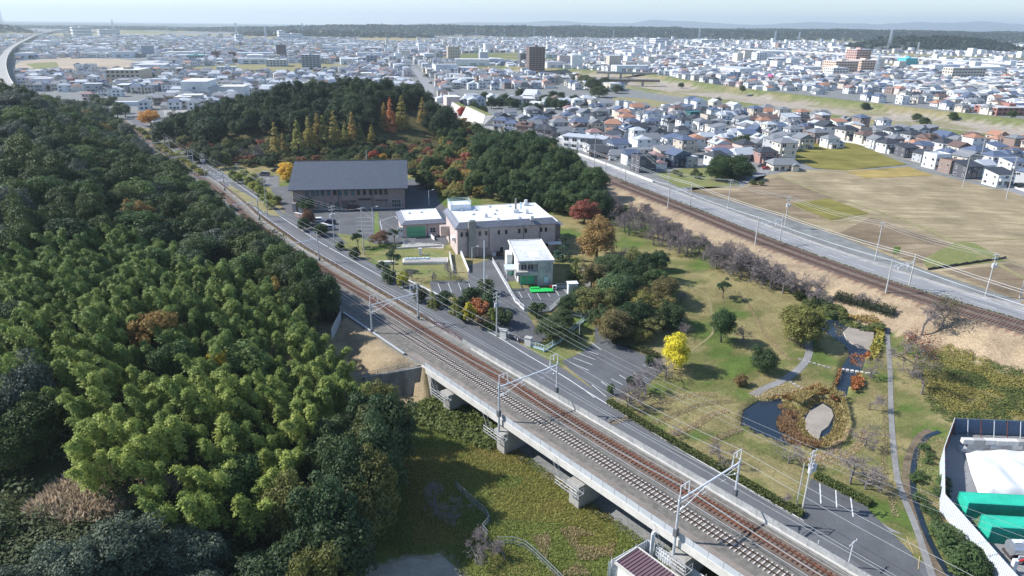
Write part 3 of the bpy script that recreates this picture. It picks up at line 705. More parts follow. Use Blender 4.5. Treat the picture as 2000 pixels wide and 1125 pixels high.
# drain between the park and the yard
mat('bank_soil', (.20, .155, .105), .95, .3, .8, fine=4)
groad('drain_water', [(1835,843),(1812,852),(1797,870),(1786,900),(1783,950),(1795,1003),(1818,1062),(1848,1115),(1880,1160)], .8, 'water', .07, 2)
groad('drain_bank', [(1818,840),(1800,850),(1785,872),(1773,905),(1771,955),(1782,1005),(1804,1060),(1832,1112),(1862,1160)], 1.3, 'bank_soil', .055, 2)
# town ground sheets
drape('school_ground', [(318,214),(345,200),(395,196),(420,205),(400,232),(360,236),(322,228)], 'verge_gravel', .08, 30)
mat('bare_earth', (.42, .34, .25), .95, .15, .02, fine=.3)
drape('building_site', [(20,135),(40,120),(120,112),(230,115),(285,122),(250,135),(150,140),(60,142)], 'bare_earth', .1, 60)
drape('site_grass', [(50,125),(110,121),(115,131),(70,135)], 'grass_green', .2, 60)
drape('riverside_park', [(1195,190),(1260,193),(1300,200),(1330,212),(1250,210),(1200,198)], 'grass_dry', .3, 30)
drape('main_street', [(822,215),(852,215),(846,190),(850,165),(828,148),(812,132),(800,120),(794,122),(808,140),(822,160),(830,185)], 'asphalt_pale', .1, 40)
# ================================================================ the institute buildings
def tile_mat(name, c1, c2, mortar, sx, sy, rough=.85, var=.25):
    """fine tiles or planks too small to build singly: brick pattern in object space"""
    m, nt, b = nodes_of(name); MATS[name] = m
    tc = N(nt, 'ShaderNodeTexCoord'); geo = N(nt, 'ShaderNodeNewGeometry')
    sep = N(nt, 'ShaderNodeSeparateXYZ'); nt.links.new(tc.outputs['Object'], sep.inputs[0])
    sn = N(nt, 'ShaderNodeSeparateXYZ'); nt.links.new(tc.outputs['Normal'], sn.inputs[0])
    ab = N(nt, 'ShaderNodeMath', operation='ABSOLUTE'); nt.links.new(sn.outputs['X'], ab.inputs[0])
    gt = N(nt, 'ShaderNodeMath', operation='GREATER_THAN'); nt.links.new(ab.outputs[0], gt.inputs[0]); gt.inputs[1].default_value = .7
    mx = N(nt, 'ShaderNodeMix'); nt.links.new(gt.outputs[0], mx.inputs[0]); nt.links.new(sep.outputs['X'], mx.inputs[2]); nt.links.new(sep.outputs['Y'], mx.inputs[3])
    cb = N(nt, 'ShaderNodeCombineXYZ'); nt.links.new(mx.outputs[0], cb.inputs[0]); nt.links.new(sep.outputs['Z'], cb.inputs[1])
    br = N(nt, 'ShaderNodeTexBrick'); nt.links.new(cb.outputs[0], br.inputs['Vector'])
    br.inputs['Scale'].default_value = 1; br.inputs['Brick Width'].default_value = sx; br.inputs['Row Height'].default_value = sy; br.inputs['Mortar Size'].default_value = .02
    br.inputs['Color1'].default_value = (*c1, 1); br.inputs['Color2'].default_value = (*c2, 1); br.inputs['Mortar'].default_value = (*mortar, 1)
    n1 = N(nt, 'ShaderNodeTexNoise', Scale=.5, Detail=6.0, Roughness=.7); nt.links.new(tc.outputs['Object'], n1.inputs['Vector'])
    r = N(nt, 'ShaderNodeMapRange'); r.inputs['From Min'].default_value = .3; r.inputs['From Max'].default_value = .7; r.inputs['To Min'].default_value = 1 - var; r.inputs['To Max'].default_value = 1 + var * .5
    nt.links.new(n1.outputs[0], r.inputs[0]); s = N(nt, 'ShaderNodeVectorMath', operation='SCALE'); nt.links.new(br.outputs[0], s.inputs[0]); nt.links.new(r.outputs[0], s.inputs['Scale'])
    nt.links.new(s.outputs[0], b.inputs['Base Color']); b.inputs['Roughness'].default_value = rough
tile_mat('wall_pink_tile', (.56, .46, .43), (.50, .41, .385), (.44, .37, .35), .6, .3)
tile_mat('wall_brown_tile', (.335, .25, .225), (.285, .215, .195), (.22, .17, .16), .9, .3)
tile_mat('roof_slate_tile', (.075, .09, .118), (.062, .075, .1), (.045, .052, .068), .9, .22, .6, .15)
tile_mat('roof_eave_tile', (.20, .21, .25), (.155, .165, .20), (.06, .06, .075), .42, .45, .5, .15)
mat('roof_white', (.74, .76, .79), .7, .04, .3, fine=1.5)
mat('roof_weathered', (.45, .46, .48), .85, .24, .22, col2=(.60, .61, .63), fine=1.2)
mat('wall_white', (.72, .715, .70), .8, .07, .4)
mat('wall_weathered', (.50, .475, .44), .9, .30, .28, col2=(.27, .255, .25), fine=1.4, stretch=(1, 1, .4))
mat('shutter_green', (.13, .42, .24), .6, .08, .8); mat('net_green', (.10, .50, .25), .8, .12, .8); mat('turf_green', (.02, .50, .10), .9, .1, 1)
mat('paint_mint', (.09, .60, .45), .6, .06, 1); mat('glass_pale', (.50, .66, .70), .2, .05, .5)
mat('dark_trim', (.06, .05, .05), .7, .1, 1); mat('door_brown', (.17, .12, .11), .7, .1, 1); mat('door_grey', (.31, .27, .265), .7, .08, 1)
mat('vent_metal', (.60, .60, .61), .5, .08, 1); mat('paint_red', (.5, .03, .03), .5, .05, 1); mat('frame_white', (.75, .76, .77), .6, .05, 1)
def glass_mat(name, c, rough=.12):
    m, nt, b = nodes_of(name); MATS[name] = m; b.inputs['Base Color'].default_value = (*c, 1); b.inputs['Roughness'].default_value = rough; b.inputs['Specular IOR Level'].default_value = .6
    n = N(nt, 'ShaderNodeTexNoise', Scale=.7); nt.links.new(N(nt, 'ShaderNodeNewGeometry').outputs['Position'], n.inputs['Vector'])
    nt.links.new(mix(nt, tuple(v*.6 for v in c), c, n.outputs['Fac']), b.inputs['Base Color'])
glass_mat('glass_dark', (.022, .028, .036), .2); glass_mat('glass_teal', (.06, .15, .19))
WINM = {}
def win_mesh(w, h, glass='glass_dark', bars=(0, 0), t=.07, frame='frame_white'):
    k = (round(w, 2), round(h, 2), glass, bars, frame)
    if k in WINM: return WINM[k]
    mb = MB(); mb.box(-w/2, -.05, 0, w/2, .02, h, 1); f = .07
    for x0, x1, z0, z1 in ((-w/2-f, w/2+f, -f, 0), (-w/2-f, w/2+f, h, h+f), (-w/2-f, -w/2, 0, h), (w/2, w/2+f, 0, h)): mb.box(x0, -.10, z0, x1, .02, z1)
    for i in range(bars[0]): x = -w/2 + w*(i+1)/(bars[0]+1); mb.box(x-f/2, -.09, 0, x+f/2, -.055, h)
    for i in range(bars[1]): z = h*(i+1)/(bars[1]+1); mb.box(-w/2, -.088, z-f/2, w/2, -.057, z+f/2)
    me = mb.mesh('window'); me.materials.append(MATS[frame]); me.materials.append(MATS[glass]); WINM[k] = me; return me
def window(root, x, y, z, w, h, glass='glass_dark', bars=(0, 0), rz=0.0, name='window', frame='frame_white'):
    return put(name, win_mesh(w, h, glass, bars, frame=frame), None, root, loc=(x, y, z), rz=rz)
def part(root, name, m, *ops):
    mb = MB()
    for o in ops: getattr(mb, o[0])(*o[1:])
    return put(name, mb, m, root)
def mansard(root, L, D, ze, zt, out, inn, tile='roof_eave_tile', top='roof_white'):
    a = (-out, -out, L+out, D+out); c = (inn, inn, L-inn, D-inn)
    A = [(a[0],a[1],ze),(a[2],a[1],ze),(a[2],a[3],ze),(a[0],a[3],ze)]; C = [(c[0],c[1],zt),(c[2],c[1],zt),(c[2],c[3],zt),(c[0],c[3],zt)]
    for i in range(4):
        j = (i+1) % 4; mb = MB(); mb.add([A[i],A[j],C[j],C[i],(A[i][0],A[i][1],ze-.15),(A[j][0],A[j][1],ze-.15)],[(0,1,2,3),(4,5,1,0)]); put('tiled_eave', mb, tile, root)
    mb = MB(); mb.add([(x, y, ze-.15) for x, y, z in A], [(3,2,1,0)]); put('soffit', mb, 'wall_white', root)
    part(root, 'flat_roof', top, ('box', c[0]+.02, c[1]+.02, zt-.4, c[2]-.02, c[3]-.02, zt-.12))
    mb = MB(); w = .22
    for x0,y0,x1,y1 in ((c[0],c[1],c[2],c[1]+w),(c[0],c[3]-w,c[2],c[3]),(c[0],c[1]+w,c[0]+w,c[3]-w),(c[2]-w,c[1]+w,c[2],c[3]-w)): mb.box(x0,y0,zt-.4,x1,y1,zt+.06)
    put('roof_kerb', mb, 'wall_white', root)
def vents(root, pts, z, r=.55, h=.5, m='vent_metal'):
    mb = MB(); mb.tube((0,0,0),(0,0,h*.45), r*.75, n=10); mb.dome((0,0,h*.45), r, h*.6); me = mb.mesh('roof_vent'); me.materials.append(MATS[m])
    for x, y in pts: put('roof_vent', me, None, root, loc=(x, y, z))

# --- the large hall under a slate gable
o = W(575, 412, 0); e = W(791, 407, 0); an = math.atan2(e.y-o.y, e.x-o.x); L = (e-o).length; D = 35.0; ZE = 7.7; ZR = 13.9
hall = thing('gabled_hall', 'long brown tiled hall with a big dark slate gable roof beside the car park', 'building', o, an)
part(hall, 'wall', 'wall_brown_tile', ('box', 0, 0, -.3, L, D, ZE))
for x0, x1 in ((0, .06), (L-.06, L)): part(hall, 'gable', 'wall_brown_tile', ('add', [(x0,0,ZE),(x0,D,ZE),(x0,D/2,ZR-.4),(x1,0,ZE),(x1,D,ZE),(x1,D/2,ZR-.4)], [(0,1,2),(5,4,3),(0,2,5,3),(1,4,5,2)]))
for sgn in (0, 1):
    y0 = -1.1 if sgn == 0 else D + 1.1; mb = MB(); x0, x1 = -1.3, L+1.3; ze = ZE - .25
    mb.add([(x0,y0,ze),(x1,y0,ze),(x1,D/2,ZR),(x0,D/2,ZR),(x0,y0,ze-.3),(x1,y0,ze-.3),(x1,D/2,ZR-.35),(x0,D/2,ZR-.35)], [(0,1,2,3),(7,6,5,4),(0,4,5,1),(1,5,6,2),(3,7,4,0)] if sgn == 0 else [(3,2,1,0),(4,5,6,7),(1,5,4,0),(2,6,5,1),(0,4,7,3)])
    put('roof_slope', mb, 'roof_slate_tile', hall)
part(hall, 'ridge_cap', 'dark_trim', ('box', -1.3, D/2-.2, ZR-.05, L+1.3, D/2+.2, ZR+.12))
part(hall, 'plinth', 'concrete', ('box', -.05, -.05, -.3, L+.05, 0, .5))
for k, x in enumerate((4.8,6.7,8.2,9.9,12.0,14.0,15.7,17.8,20.0,22.0,24.0,26.1,27.8,29.5,31.3)): window(hall, x, -.02, 5.2, .95, 1.8, 'glass_teal' if k < 9 and k != 5 else 'glass_dark', frame='dark_trim')
for x in (8.3, 10.2, 12.4, 14.4): window(hall, x, -.02, 1.0, .8, 1.6, 'glass_teal', frame='dark_trim')
part(hall, 'entrance_recess', 'door_brown', ('box', 16.0, -.06, 0, 18.4, .1, 3.3)); window(hall, 17.2, -.08, .1, 1.9, 1.2, 'glass_dark', (1, 0), name='door')
part(hall, 'loading_door', 'door_grey', ('box', 22.4, -.09, 0, 25.4, .1, 3.2)); part(hall, 'canopy', 'dark_trim', ('box', 21.8, -1.0, 3.55, 26.0, .0, 3.85))
part(hall, 'canopy', 'dark_trim', ('box', 27.6, -.5, 3.05, 31.8, .0, 3.3)); part(hall, 'canopy', 'dark_trim', ('box', 18.9, -.5, 2.85, 20.9, .0, 3.2))
for x in (19.9, 29.7, 31.2): window(hall, x, -.02, 2.0, 1.0, .45)
window(hall, 34.7, -.02, .7, 3.0, 2.6, 'glass_dark', (3, 1))
for x in (4.3, 15.1, 26.6): part(hall, 'downpipe', 'dark_trim', ('tube', (x, -.1, 0), (x, -.1, ZE-.4), .07))
part(hall, 'entrance_pillar', 'wall_pink_tile', ('box', -.4, -1.4, -.3, .9, -.3, 3.0)); part(hall, 'entrance_pillar', 'wall_white', ('box', 1.6, -1.7, -.3, 2.9, -.9, 2.0))
part(hall, 'mast', 'steel_grey', ('tube', (24.3, D/2, ZR), (24.3, D/2, ZR+3.8), .12))
tw = thing('boundary_wall', 'pale concrete wall stub behind the right end of the hall', 'wall', W(800, 345, 0), an); part(tw, 'panel', 'concrete', ('box', 0, 0, -.2, 6, .3, 2.2)); part(tw, 'coping', 'concrete_white', ('box', -.05, -.05, 2.2, 6.05, .35, 2.35))

# --- main laboratory block
o = W(894, 503, 0); e = W(1083, 490, 0); an = math.atan2(e.y-o.y, e.x-o.x); L = (e-o).length; ZE = 8.35; ZT = 9.8
bk_ = W(1048, 396, ZT) - o; D = -bk_.x*math.sin(an) + bk_.y*math.cos(an) + 1.0
lab = thing('laboratory_block', 'large pink tiled block with white flat roof, vents and dark tile eaves', 'building', o, an)
part(lab, 'wall', 'wall_pink_tile', ('box', 0, 0, -2.5, L, D, ZE-.1)); mansard(lab, L, D, ZE, ZT, .75, .75)
part(lab, 'flue_tower', 'concrete_stained', ('box', 3.0, -1.3, -2.5, 5.0, .02, 10.4)); part(lab, 'flue_cap', 'vent_metal', ('box', 3.3, -1.0, 10.4, 4.7, -.2, 10.8))
for x in (1.2, 2.6, 6.3, 8.1, 11.7, 13.8, 17.6, 19.5, 24.0, 25.4): window(lab, x, -.02, 6.0, .5, 1.1, frame='dark_trim')
part(lab, 'roller_door', 'door_grey', ('box', 5.9, -.06, -2, 8.6, .1, 2.4)); window(lab, 25.3, -.02, .5, 1.9, 2.0, 'glass_dark', (1, 1)); window(lab, 12.5, -.02, .3, 1.0, 2.0, name='door')
for x in (2.9, 8.9, 18.9, 23.6): part(lab, 'downpipe', 'door_brown', ('tube', (x, -.12, -.2), (x, -.12, ZE-.2), .08))
part(lab, 'canopy', 'wall_white', ('box', 25.9, -2.2, 2.6, 30.0, -.01, 2.8)); part(lab, 'outdoor_unit', 'vent_metal', ('box', 9.6, -1.2, -2, 10.6, -.4, 1.0)); part(lab, 'outdoor_unit', 'dark_trim', ('box', 10.9, -1.4, -2, 12.3, -.3, 1.1))
zr = ZT - .12
def on_roof(px, py): p = W(px, py, zr) - o; return (p.x*math.cos(an) + p.y*math.sin(an), -p.x*math.sin(an) + p.y*math.cos(an))
vents(lab, [on_roof(*p) for p in ((956,404.5),(995,404),(929,411),(969,412),(924,419.5),(965.5,418.5),(972,428),(1014,426),(903,412))], zr)
for px, py in ((949,424),(1029,417),(1039,429)):
    x, y = on_roof(px, py); part(lab, 'roof_fan', 'vent_metal', ('box', x-.5, y-.5, zr, x+.5, y+.5, zr+.55), ('tube', (x,y,zr+.55), (x,y,zr+1.1), .4, .55))
x, y = on_roof(1007, 415); part(lab, 'boiler_base', 'wall_white', ('box', x-.9, y-.8, zr, x+.9, y+.8, zr+1.1)); part(lab, 'boiler_flue', 'concrete_stained', ('tube', (x, y, zr+1.1), (x, y, zr+4.2), .32, .26, 8))
x, y = on_roof(1017, 408); part(lab, 'duct', 'glass_pale', ('tube', (x, y, zr), (x, y, zr+2.0), .28)); x, y = on_roof(1027, 401); part(lab, 'roof_fan', 'vent_metal', ('box', x-.8, y-.8, zr, x+.8, y+.8, zr+.8), ('tube', (x,y,zr+.8), (x,y,zr+1.7), .55))
part(lab, 'stair_head', 'roof_white', ('box', .6, D-5.0, ZT-.1, 6.6, D-.3, ZT+1.6)); mb = MB()
for p, q in (((.5,D-5.1),(6.7,D-5.1)),((6.7,D-5.1),(6.7,D-.2)),((.5,D-5.1),(.5,D-.2)),((.5,D-.2),(6.7,D-.2))):
    for z in (1.65, 2.1, 2.5): mb.beam((*p, ZT+z), (*q, ZT+z), .08)
put('roof_railing', mb, 'glass_pale', lab)
part(lab, 'side_wing', 'wall_brown_tile', ('box', L+.02, 9, -.5, L+4.6, D-2, 5.4)); part(lab, 'side_wing_roof', 'roof_white', ('box', L+.02, 9.6, 5.4, L+4.2, D-2.4, 5.9)); part(lab, 'side_wing_eave', 'roof_eave_tile', ('add', [(L+.8,8.2,5.2),(L+5.4,8.2,5.2),(L+4.2,9.6,6.0),(L+.8,9.6,6.0),(L+5.4,D-2,5.2),(L+4.2,D-2,6.0)], [(0,1,2,3),(1,4,5,2)]))
part(lab, 'side_balcony', 'wall_white', ('box', -1.0, 3.0, 4.0, -.02, 5.5, 4.9)); part(lab, 'link_corridor', 'wall_pink_tile', ('box', -2.6, D-6, 2.4, -.02, D-4, 5.4))

# --- garage block with green shutter
o = W(788, 464, 0); L = 12.8; D = 14.6; an2 = an
gar = thing('garage_block', 'small pink garage with green roller shutter and white flat roof', 'building', o, an2)
part(gar, 'wall', 'wall_pink_tile', ('box', 0, 0, -1.8, L, D, 4.0)); mansard(gar, L, D, 4.1, 5.0, .7, .8)
sh = part(gar, 'roller_shutter', 'shutter_green', ('box', 1.1, -.06, 0, 6.7, .1, 3.3))
for k in range(6): put('slat', MB().box(1.1, -.10, .05+k*.54, 6.7, -.062, .54+k*.54), 'shutter_green', sh)
for k in range(5): put('vent_slot', MB().box(1.9+k*1.0, -.125, 1.35, 2.4+k*1.0, -.102, 1.5), 'dark_trim', sh)
window(gar, 9.0, -.02, 1.1, 1.6, 1.5, 'glass_dark', (1, 1)); part(gar, 'meter_box', 'wall_white', ('box', 10.2, -.25, .6, 10.6, -.01, 1.2)); part(gar, 'outdoor_unit', 'vent_metal', ('box', 9.2, -.8, .1, 10.0, -.4, .7))
part(gar, 'downpipe', 'door_brown', ('tube', (7.3, -.12, 0), (7.3, -.12, 3.9), .06)); part(gar, 'side_screen', 'wall_white', ('box', -1.7, .2, -.3, -.02, .4, 3.2))
vents(gar, [(3.0, 9.5), (6.8, 9.8)], 4.88, .5)
part(gar, 'ramp_wall', 'wall_white', ('add', [(7.6,-.05,-.4),(8.6,-5,-.4),(8.8,-5,-.4),(7.8,-.05,-.4),(7.6,-.05,1.3),(8.6,-5,1.0),(8.8,-5,1.0),(7.8,-.05,1.3)],[(0,1,5,4),(2,3,7,6),(4,5,6,7),(1,2,6,5)]))
pl = thing('low_railing', 'low white railing at the edge of the garage apron', 'railing', W(775, 487, 0), an); part(pl, 'kerb', 'concrete_white', ('box', 0, 0, -.1, 13, .3, .5))
for k in range(7): part(pl, 'post', 'frame_white', ('box', k*2.1, .1, .5, k*2.1+.08, .18, 1.2))
part(pl, 'rail', 'frame_white', ('box', 0, .11, 1.15, 12.7, .17, 1.25))

# --- weathered two-storey office
o = W(1014, 559, 0); L = 8.4; D = 17.2; Z = 6.3; an3 = R(8.5)
off = thing('office_block', 'weathered grey two-storey office with stained flat roof and mint outside stair', 'building', o, an3)
part(off, 'wall', 'wall_weathered', ('box', 0, 1.2, -.4, L, D, Z)); part(off, 'front_bay', 'wall_weathered', ('box', 4.6, 0, -.4, L-.01, 1.21, Z-.01)); part(off, 'front_bay', 'wall_weathered', ('box', .01, .02, Z-.7, 4.6, 1.2, Z-.02))
part(off, 'balcony', 'wall_weathered', ('box', -.9, -.1, 2.7, 4.58, 1.19, 3.7)); part(off, 'lit_side', 'wall_white', ('box', -.06, 1.3, -.3, -.005, D-.1, Z-.05))  # white sheet over the sunward wall: sunlight put into its colour
part(off, 'flat_roof', 'roof_weathered', ('box', -.5, -.3, Z, L+.3, D+.3, Z+.22)); mb = MB(); w = .28
for x0,y0,x1,y1 in ((-.5,-.3,L+.3,-.3+w),(-.5,D+.3-w,L+.3,D+.3),(-.5,-.3+w,-.5+w,D+.3-w),(L+.3-w,-.3+w,L+.3,D+.3-w)): mb.box(x0,y0,Z+.22,x1,y1,Z+.42)
put('roof_kerb', mb, 'wall_white', off)
part(off, 'roof_patch', 'roof_white', ('box', 3.0, 3.0, Z+.222, 5.6, 7.0, Z+.235)); part(off, 'roof_notch', 'concrete_white', ('box', -1.9, 8.5, 0, -.51, 12.6, Z-.8))
for x, z in ((1.3, 3.85), (3.0, 3.85)): window(off, x, 1.19, z, 1.4, 1.6, 'glass_dark', (1, 0))
for x in (1.2, 2.9): nw = window(off, x, 1.19, .2, 1.3, 2.0, 'glass_dark', (1, 0))
part(off, 'green_net', 'net_green', ('box', .5, 1.02, .1, 2.1, 1.06, 2.4)); part(off, 'green_net', 'net_green', ('box', 2.3, 1.02, .1, 3.9, 1.06, 2.4)); window(off, 6.8, -.02, .8, .9, 1.3, 'glass_pale')
st = thing('outside_stair', 'mint green steel stair on the lit side of the office', 'stair', o + Vector((-3.3, 12.2, 0)), an3)
mb = MB()
for sd in (0, 1.0): mb.beam((sd, -.0, 3.4), (sd+.35, -4.6, .2), .12, .3)
put('stringer', mb, 'paint_mint', st)
for k in range(10): put('tread', MB().box(.03+.035*k, -.3-.46*k, 3.2-.32*k, .97+.035*k, .05-.46*k, 3.27-.32*k), 'paint_mint', st)
mb = MB()
for sd in (0, 1.05): mb.beam((sd, 0, 4.4), (sd+.35, -4.6, 1.2), .07); [mb.beam((sd+.035*k, -.46*k, 3.3-.32*k), (sd+.035*k, -.46*k, 4.4-.32*k), .05) for k in range(0, 11, 2)]
mb.box(-.02, 0, 3.3, 1.1, 1.6, 3.42); [mb.beam((x, y, 3.4), (x, y, 4.5), .06) for x in (0, 1.05) for y in (.1, .8, 1.55)]; mb.beam((0,.1,4.5),(0,1.55,4.5),.06); mb.beam((0,1.55,4.5),(1.05,1.55,4.5),.06)
put('handrail', mb, 'paint_mint', st)
cp = thing('entrance_canopy', 'pale glass canopy over the office door', 'canopy', o + Vector((-3.4, 3.6, 0)), an3)
part(cp, 'roof', 'glass_pale', ('box', 0, 0, 2.9, 3.0, 4.0, 3.05)); [part(cp, 'column', 'frame_white', ('box', x, y, -.2, x+.14, y+.14, 2.9)) for x in (.1, 2.7) for y in (.1, 3.7)]
part(cp, 'fascia', 'wall_white', ('box', -.08, -.08, 2.75, 3.08, 0, 3.1))
tf = thing('turf_mat', 'bright green artificial turf mat before the office window', 'mat', W(1058, 566, 0), an3); part(tf, 'mat', 'turf_green', ('box', -2.9, -1.4, -.02, 2.7, .9, .085)); part(tf, 'step', 'turf_green', ('box', -2.6, .6, .085, -.4, 1.5, .3))
bd = thing('planter_bed', 'kerbed planting bed at the office corner', 'planter', W(1005, 558, 0), an3); part(bd, 'kerb', 'kerb_concrete', ('box', -1.6, -3.2, -.1, 1.5, 2.5, .28)); part(bd, 'soil', 'grass_green', ('box', -1.4, -3.0, .28, 1.3, 2.3, .42))
bx = thing('storage_box', 'tall white storage locker at the end of the slatted fence', 'locker', W(1117, 573, 0), an3); part(bx, 'body', 'wall_white', ('box', -1.1, -.8, -.2, 1.1, .8, 2.7)); part(bx, 'roof', 'roof_white', ('box', -1.3, -1.0, 2.7, 1.3, 1.0, 2.85)); part(bx, 'door', 'vent_metal', ('box', -.9, -.84, 0, .9, -.80, 2.3))
ac = thing('outdoor_unit', 'white air-conditioning unit by the office corner', 'outdoor unit', W(1083, 564, 0), an3); part(ac, 'casing', 'frame_white', ('box', -.5, -.25, 0, .5, .25, .9)); part(ac, 'fan_grille', 'dark_trim', ('tube', (-.1, -.27, .45), (-.1, -.25, .45), .3, .3, 12))
rc = thing('fuel_can', 'small red can standing beside the air-conditioning unit', 'can', W(1076, 563, 0)); part(rc, 'body', 'paint_red', ('box', -.3, -.25, 0, .3, .25, .75)); part(rc, 'cap', 'dark_trim', ('tube', (.15, 0, .75), (.15, 0, .85), .08))
# drained tank slab, ramp, small sheds
sl = thing('concrete_slab', 'pale weathered concrete slab on the lawn left of the laboratory', 'slab', W(786, 518, 0), R(6)); part(sl, 'slab', 'concrete_white', ('box', 0, 0, -.2, 12.2, 3.7, .75)); part(sl, 'cover', 'wall_weathered', ('box', .4, .3, .75, 11.8, 3.3, .85)); part(sl, 'side_block', 'concrete_white', ('box', -6.4, .5, -.2, -2.0, 1.6, .9))
for k in range(6): part(sl, 'grating', 'glass_pale', ('box', .6+k*1.1, 2.2, .85, 1.5+k*1.1, 3.0, 1.15))
vb = thing('vent_box', 'small white ventilation box on the lawn below the garage', 'vent', W(821, 498, 0), R(8)); part(vb, 'stack', 'wall_white', ('box', -.4, -.4, 0, .4, .4, 1.8)); part(vb, 'cap', 'vent_metal', ('box', -.5, -.5, 1.8, .5, .5, 2.0))
rp = thing('ramp', 'concrete ramp with stained green floor between slab and laboratory', 'ramp', W(905, 530, 0), R(9))
part(rp, 'floor', 'grass_dry', ('add', [(-2.6,-1,.1),(1.2,-1.0,.1),(.2,9.5,1.6),(-2.8,9.5,1.6)], [(0,1,2,3)])); part(rp, 'side_wall', 'wall_white', ('add', [(1.2,-1.4,-.3),(1.45,-1.4,-.3),(.4,9.6,-.3),(.1,9.6,-.3),(1.2,-1.4,.8),(1.45,-1.4,.8),(.4,9.6,2.6),(.1,9.6,2.6)],[(0,1,5,4),(1,2,6,5),(2,3,7,6),(3,0,4,7),(4,5,6,7)]))
part(rp, 'side_wall', 'concrete_white', ('add', [(-2.9,-1.4,-.3),(-2.65,-1.4,-.3),(-2.75,9.6,-.3),(-3.0,9.6,-.3),(-2.9,-1.4,.8),(-2.65,-1.4,.8),(-2.75,9.6,2.6),(-3.0,9.6,2.6)],[(0,1,5,4),(1,2,6,5),(2,3,7,6),(3,0,4,7),(4,5,6,7)]))
# slatted white fences round the office lot, gate, notice board
def slat_fence(name, label, pts, h=1.25, m='frame_white', n_per=8, pitch=2.2):
    root = thing(name, label, 'fence', pts[0])
    for a, b in zip(pts[:-1], pts[1:]):
        L = (b-a).length; k = max(1, round(L/pitch)); ang = math.atan2(b.y-a.y, b.x-a.x); w = L/k
        for i in range(k):
            p = a.lerp(b, i/k) - pts[0]; mb = MB(); mb.box(0, -.04, 0, w, .04, .3); mb.box(0, -.03, h-.08, w, .03, h); mb.box(0, -.03, .42, w, .03, .5)
            for j in range(n_per): mb.box(w*j/n_per, -.02, .3, w*j/n_per+.07, .02, h-.08)
            mb.box(-.06, -.06, -.2, .06, .06, h+.1); put('panel', mb, m, root, loc=p, rz=ang)
    return root
slat_fence('slatted_fence', 'white slatted fence along the drive left of the office', [G(962, 512), G(985, 553), G(1006, 590), G(1024, 608)])
slat_fence('slatted_fence', 'white slatted fence closing the right of the office car park', [G(1074, 609), G(1092, 592), G(1113, 576)])
slat_fence('slatted_fence', 'low pale fence along the front of the office car park', [G(1024, 608), G(1050, 612), G(1074, 609)], .9, 'panel_grey')
slat_fence('slatted_fence', 'short grey fence between office and storage locker', [G(1086, 562), G(1110, 562)], 1.2, 'panel_pale')
gt = thing('rolling_gate', 'black rolling gate across the institute entrance', 'gate', G(991, 662)); o2 = G(991, 662); e2 = G(1030, 674); d2 = e2 - o2; a2 = math.atan2(d2.y, d2.x); L2 = d2.xy.length; gt.rotation_euler = (0, 0, a2)
for k in range(int(L2/.5)): part(gt, 'bar', 'dark_trim', ('box', k*.5, -.05, .05, k*.5+.12, .05, 1.25))
part(gt, 'rail', 'dark_trim', ('box', 0, -.04, .2, L2, .04, .3)); part(gt, 'rail', 'dark_trim', ('box', 0, -.04, 1.0, L2, .04, 1.1))
for p, lb in (((984, 660), 'pale gate pillar at the guardrail end of the entrance'), ((1032, 675), 'pale gate pillar beside the grassy corner of the entrance')):
    g = thing('gate_pillar', lb, 'pillar', G(*p), a2); part(g, 'shaft', 'concrete_white', ('box', -.7, -.5, -.2, .7, .5, 1.8)); part(g, 'cap', 'kerb_concrete', ('box', -.8, -.6, 1.8, .8, .6, 1.95))
for p, lb in (((591, 423), 'low brown gate wall at the hall entrance, far side'), ((687, 443), 'x'), ((640, 443), 'low brown gate wall at the hall entrance, near side')):
    if lb == 'x': continue
    g = thing('gate_wall', lb, 'wall', G(p[0]-15, p[1]), R(-38)); part(g, 'wall', 'wall_brown_tile', ('box', 0, 0, -.3, 4.2, .6, 1.3)); part(g, 'coping', 'concrete_white', ('box', -.1, -.1, 1.3, 4.3, .7, 1.42))
nb = thing('notice_board', 'small white notice board on the shrub island by the gate', 'sign', G(1040, 616)); [part(nb, 'post', 'steel_grey', ('box', x, -.05, 0, x+.08, .05, 1.2)) for x in (-.5, .42)]; part(nb, 'panel', 'frame_white', ('box', -.7, -.06, 1.0, .7, .0, 1.9))
wf = slat_fence('chain_fence', 'pale green mesh fence beside the sloping grass corner', [G(1034, 676), G(1062, 688), G(1095, 668), G(1120, 645), G(1150, 622)], 1.3, 'glass_pale', 5, 2.5)
slat_fence('slatted_fence', 'white gate panels at the head of the park footpath', [G(1113, 615), G(1135, 622), G(1152, 618)], 1.3)
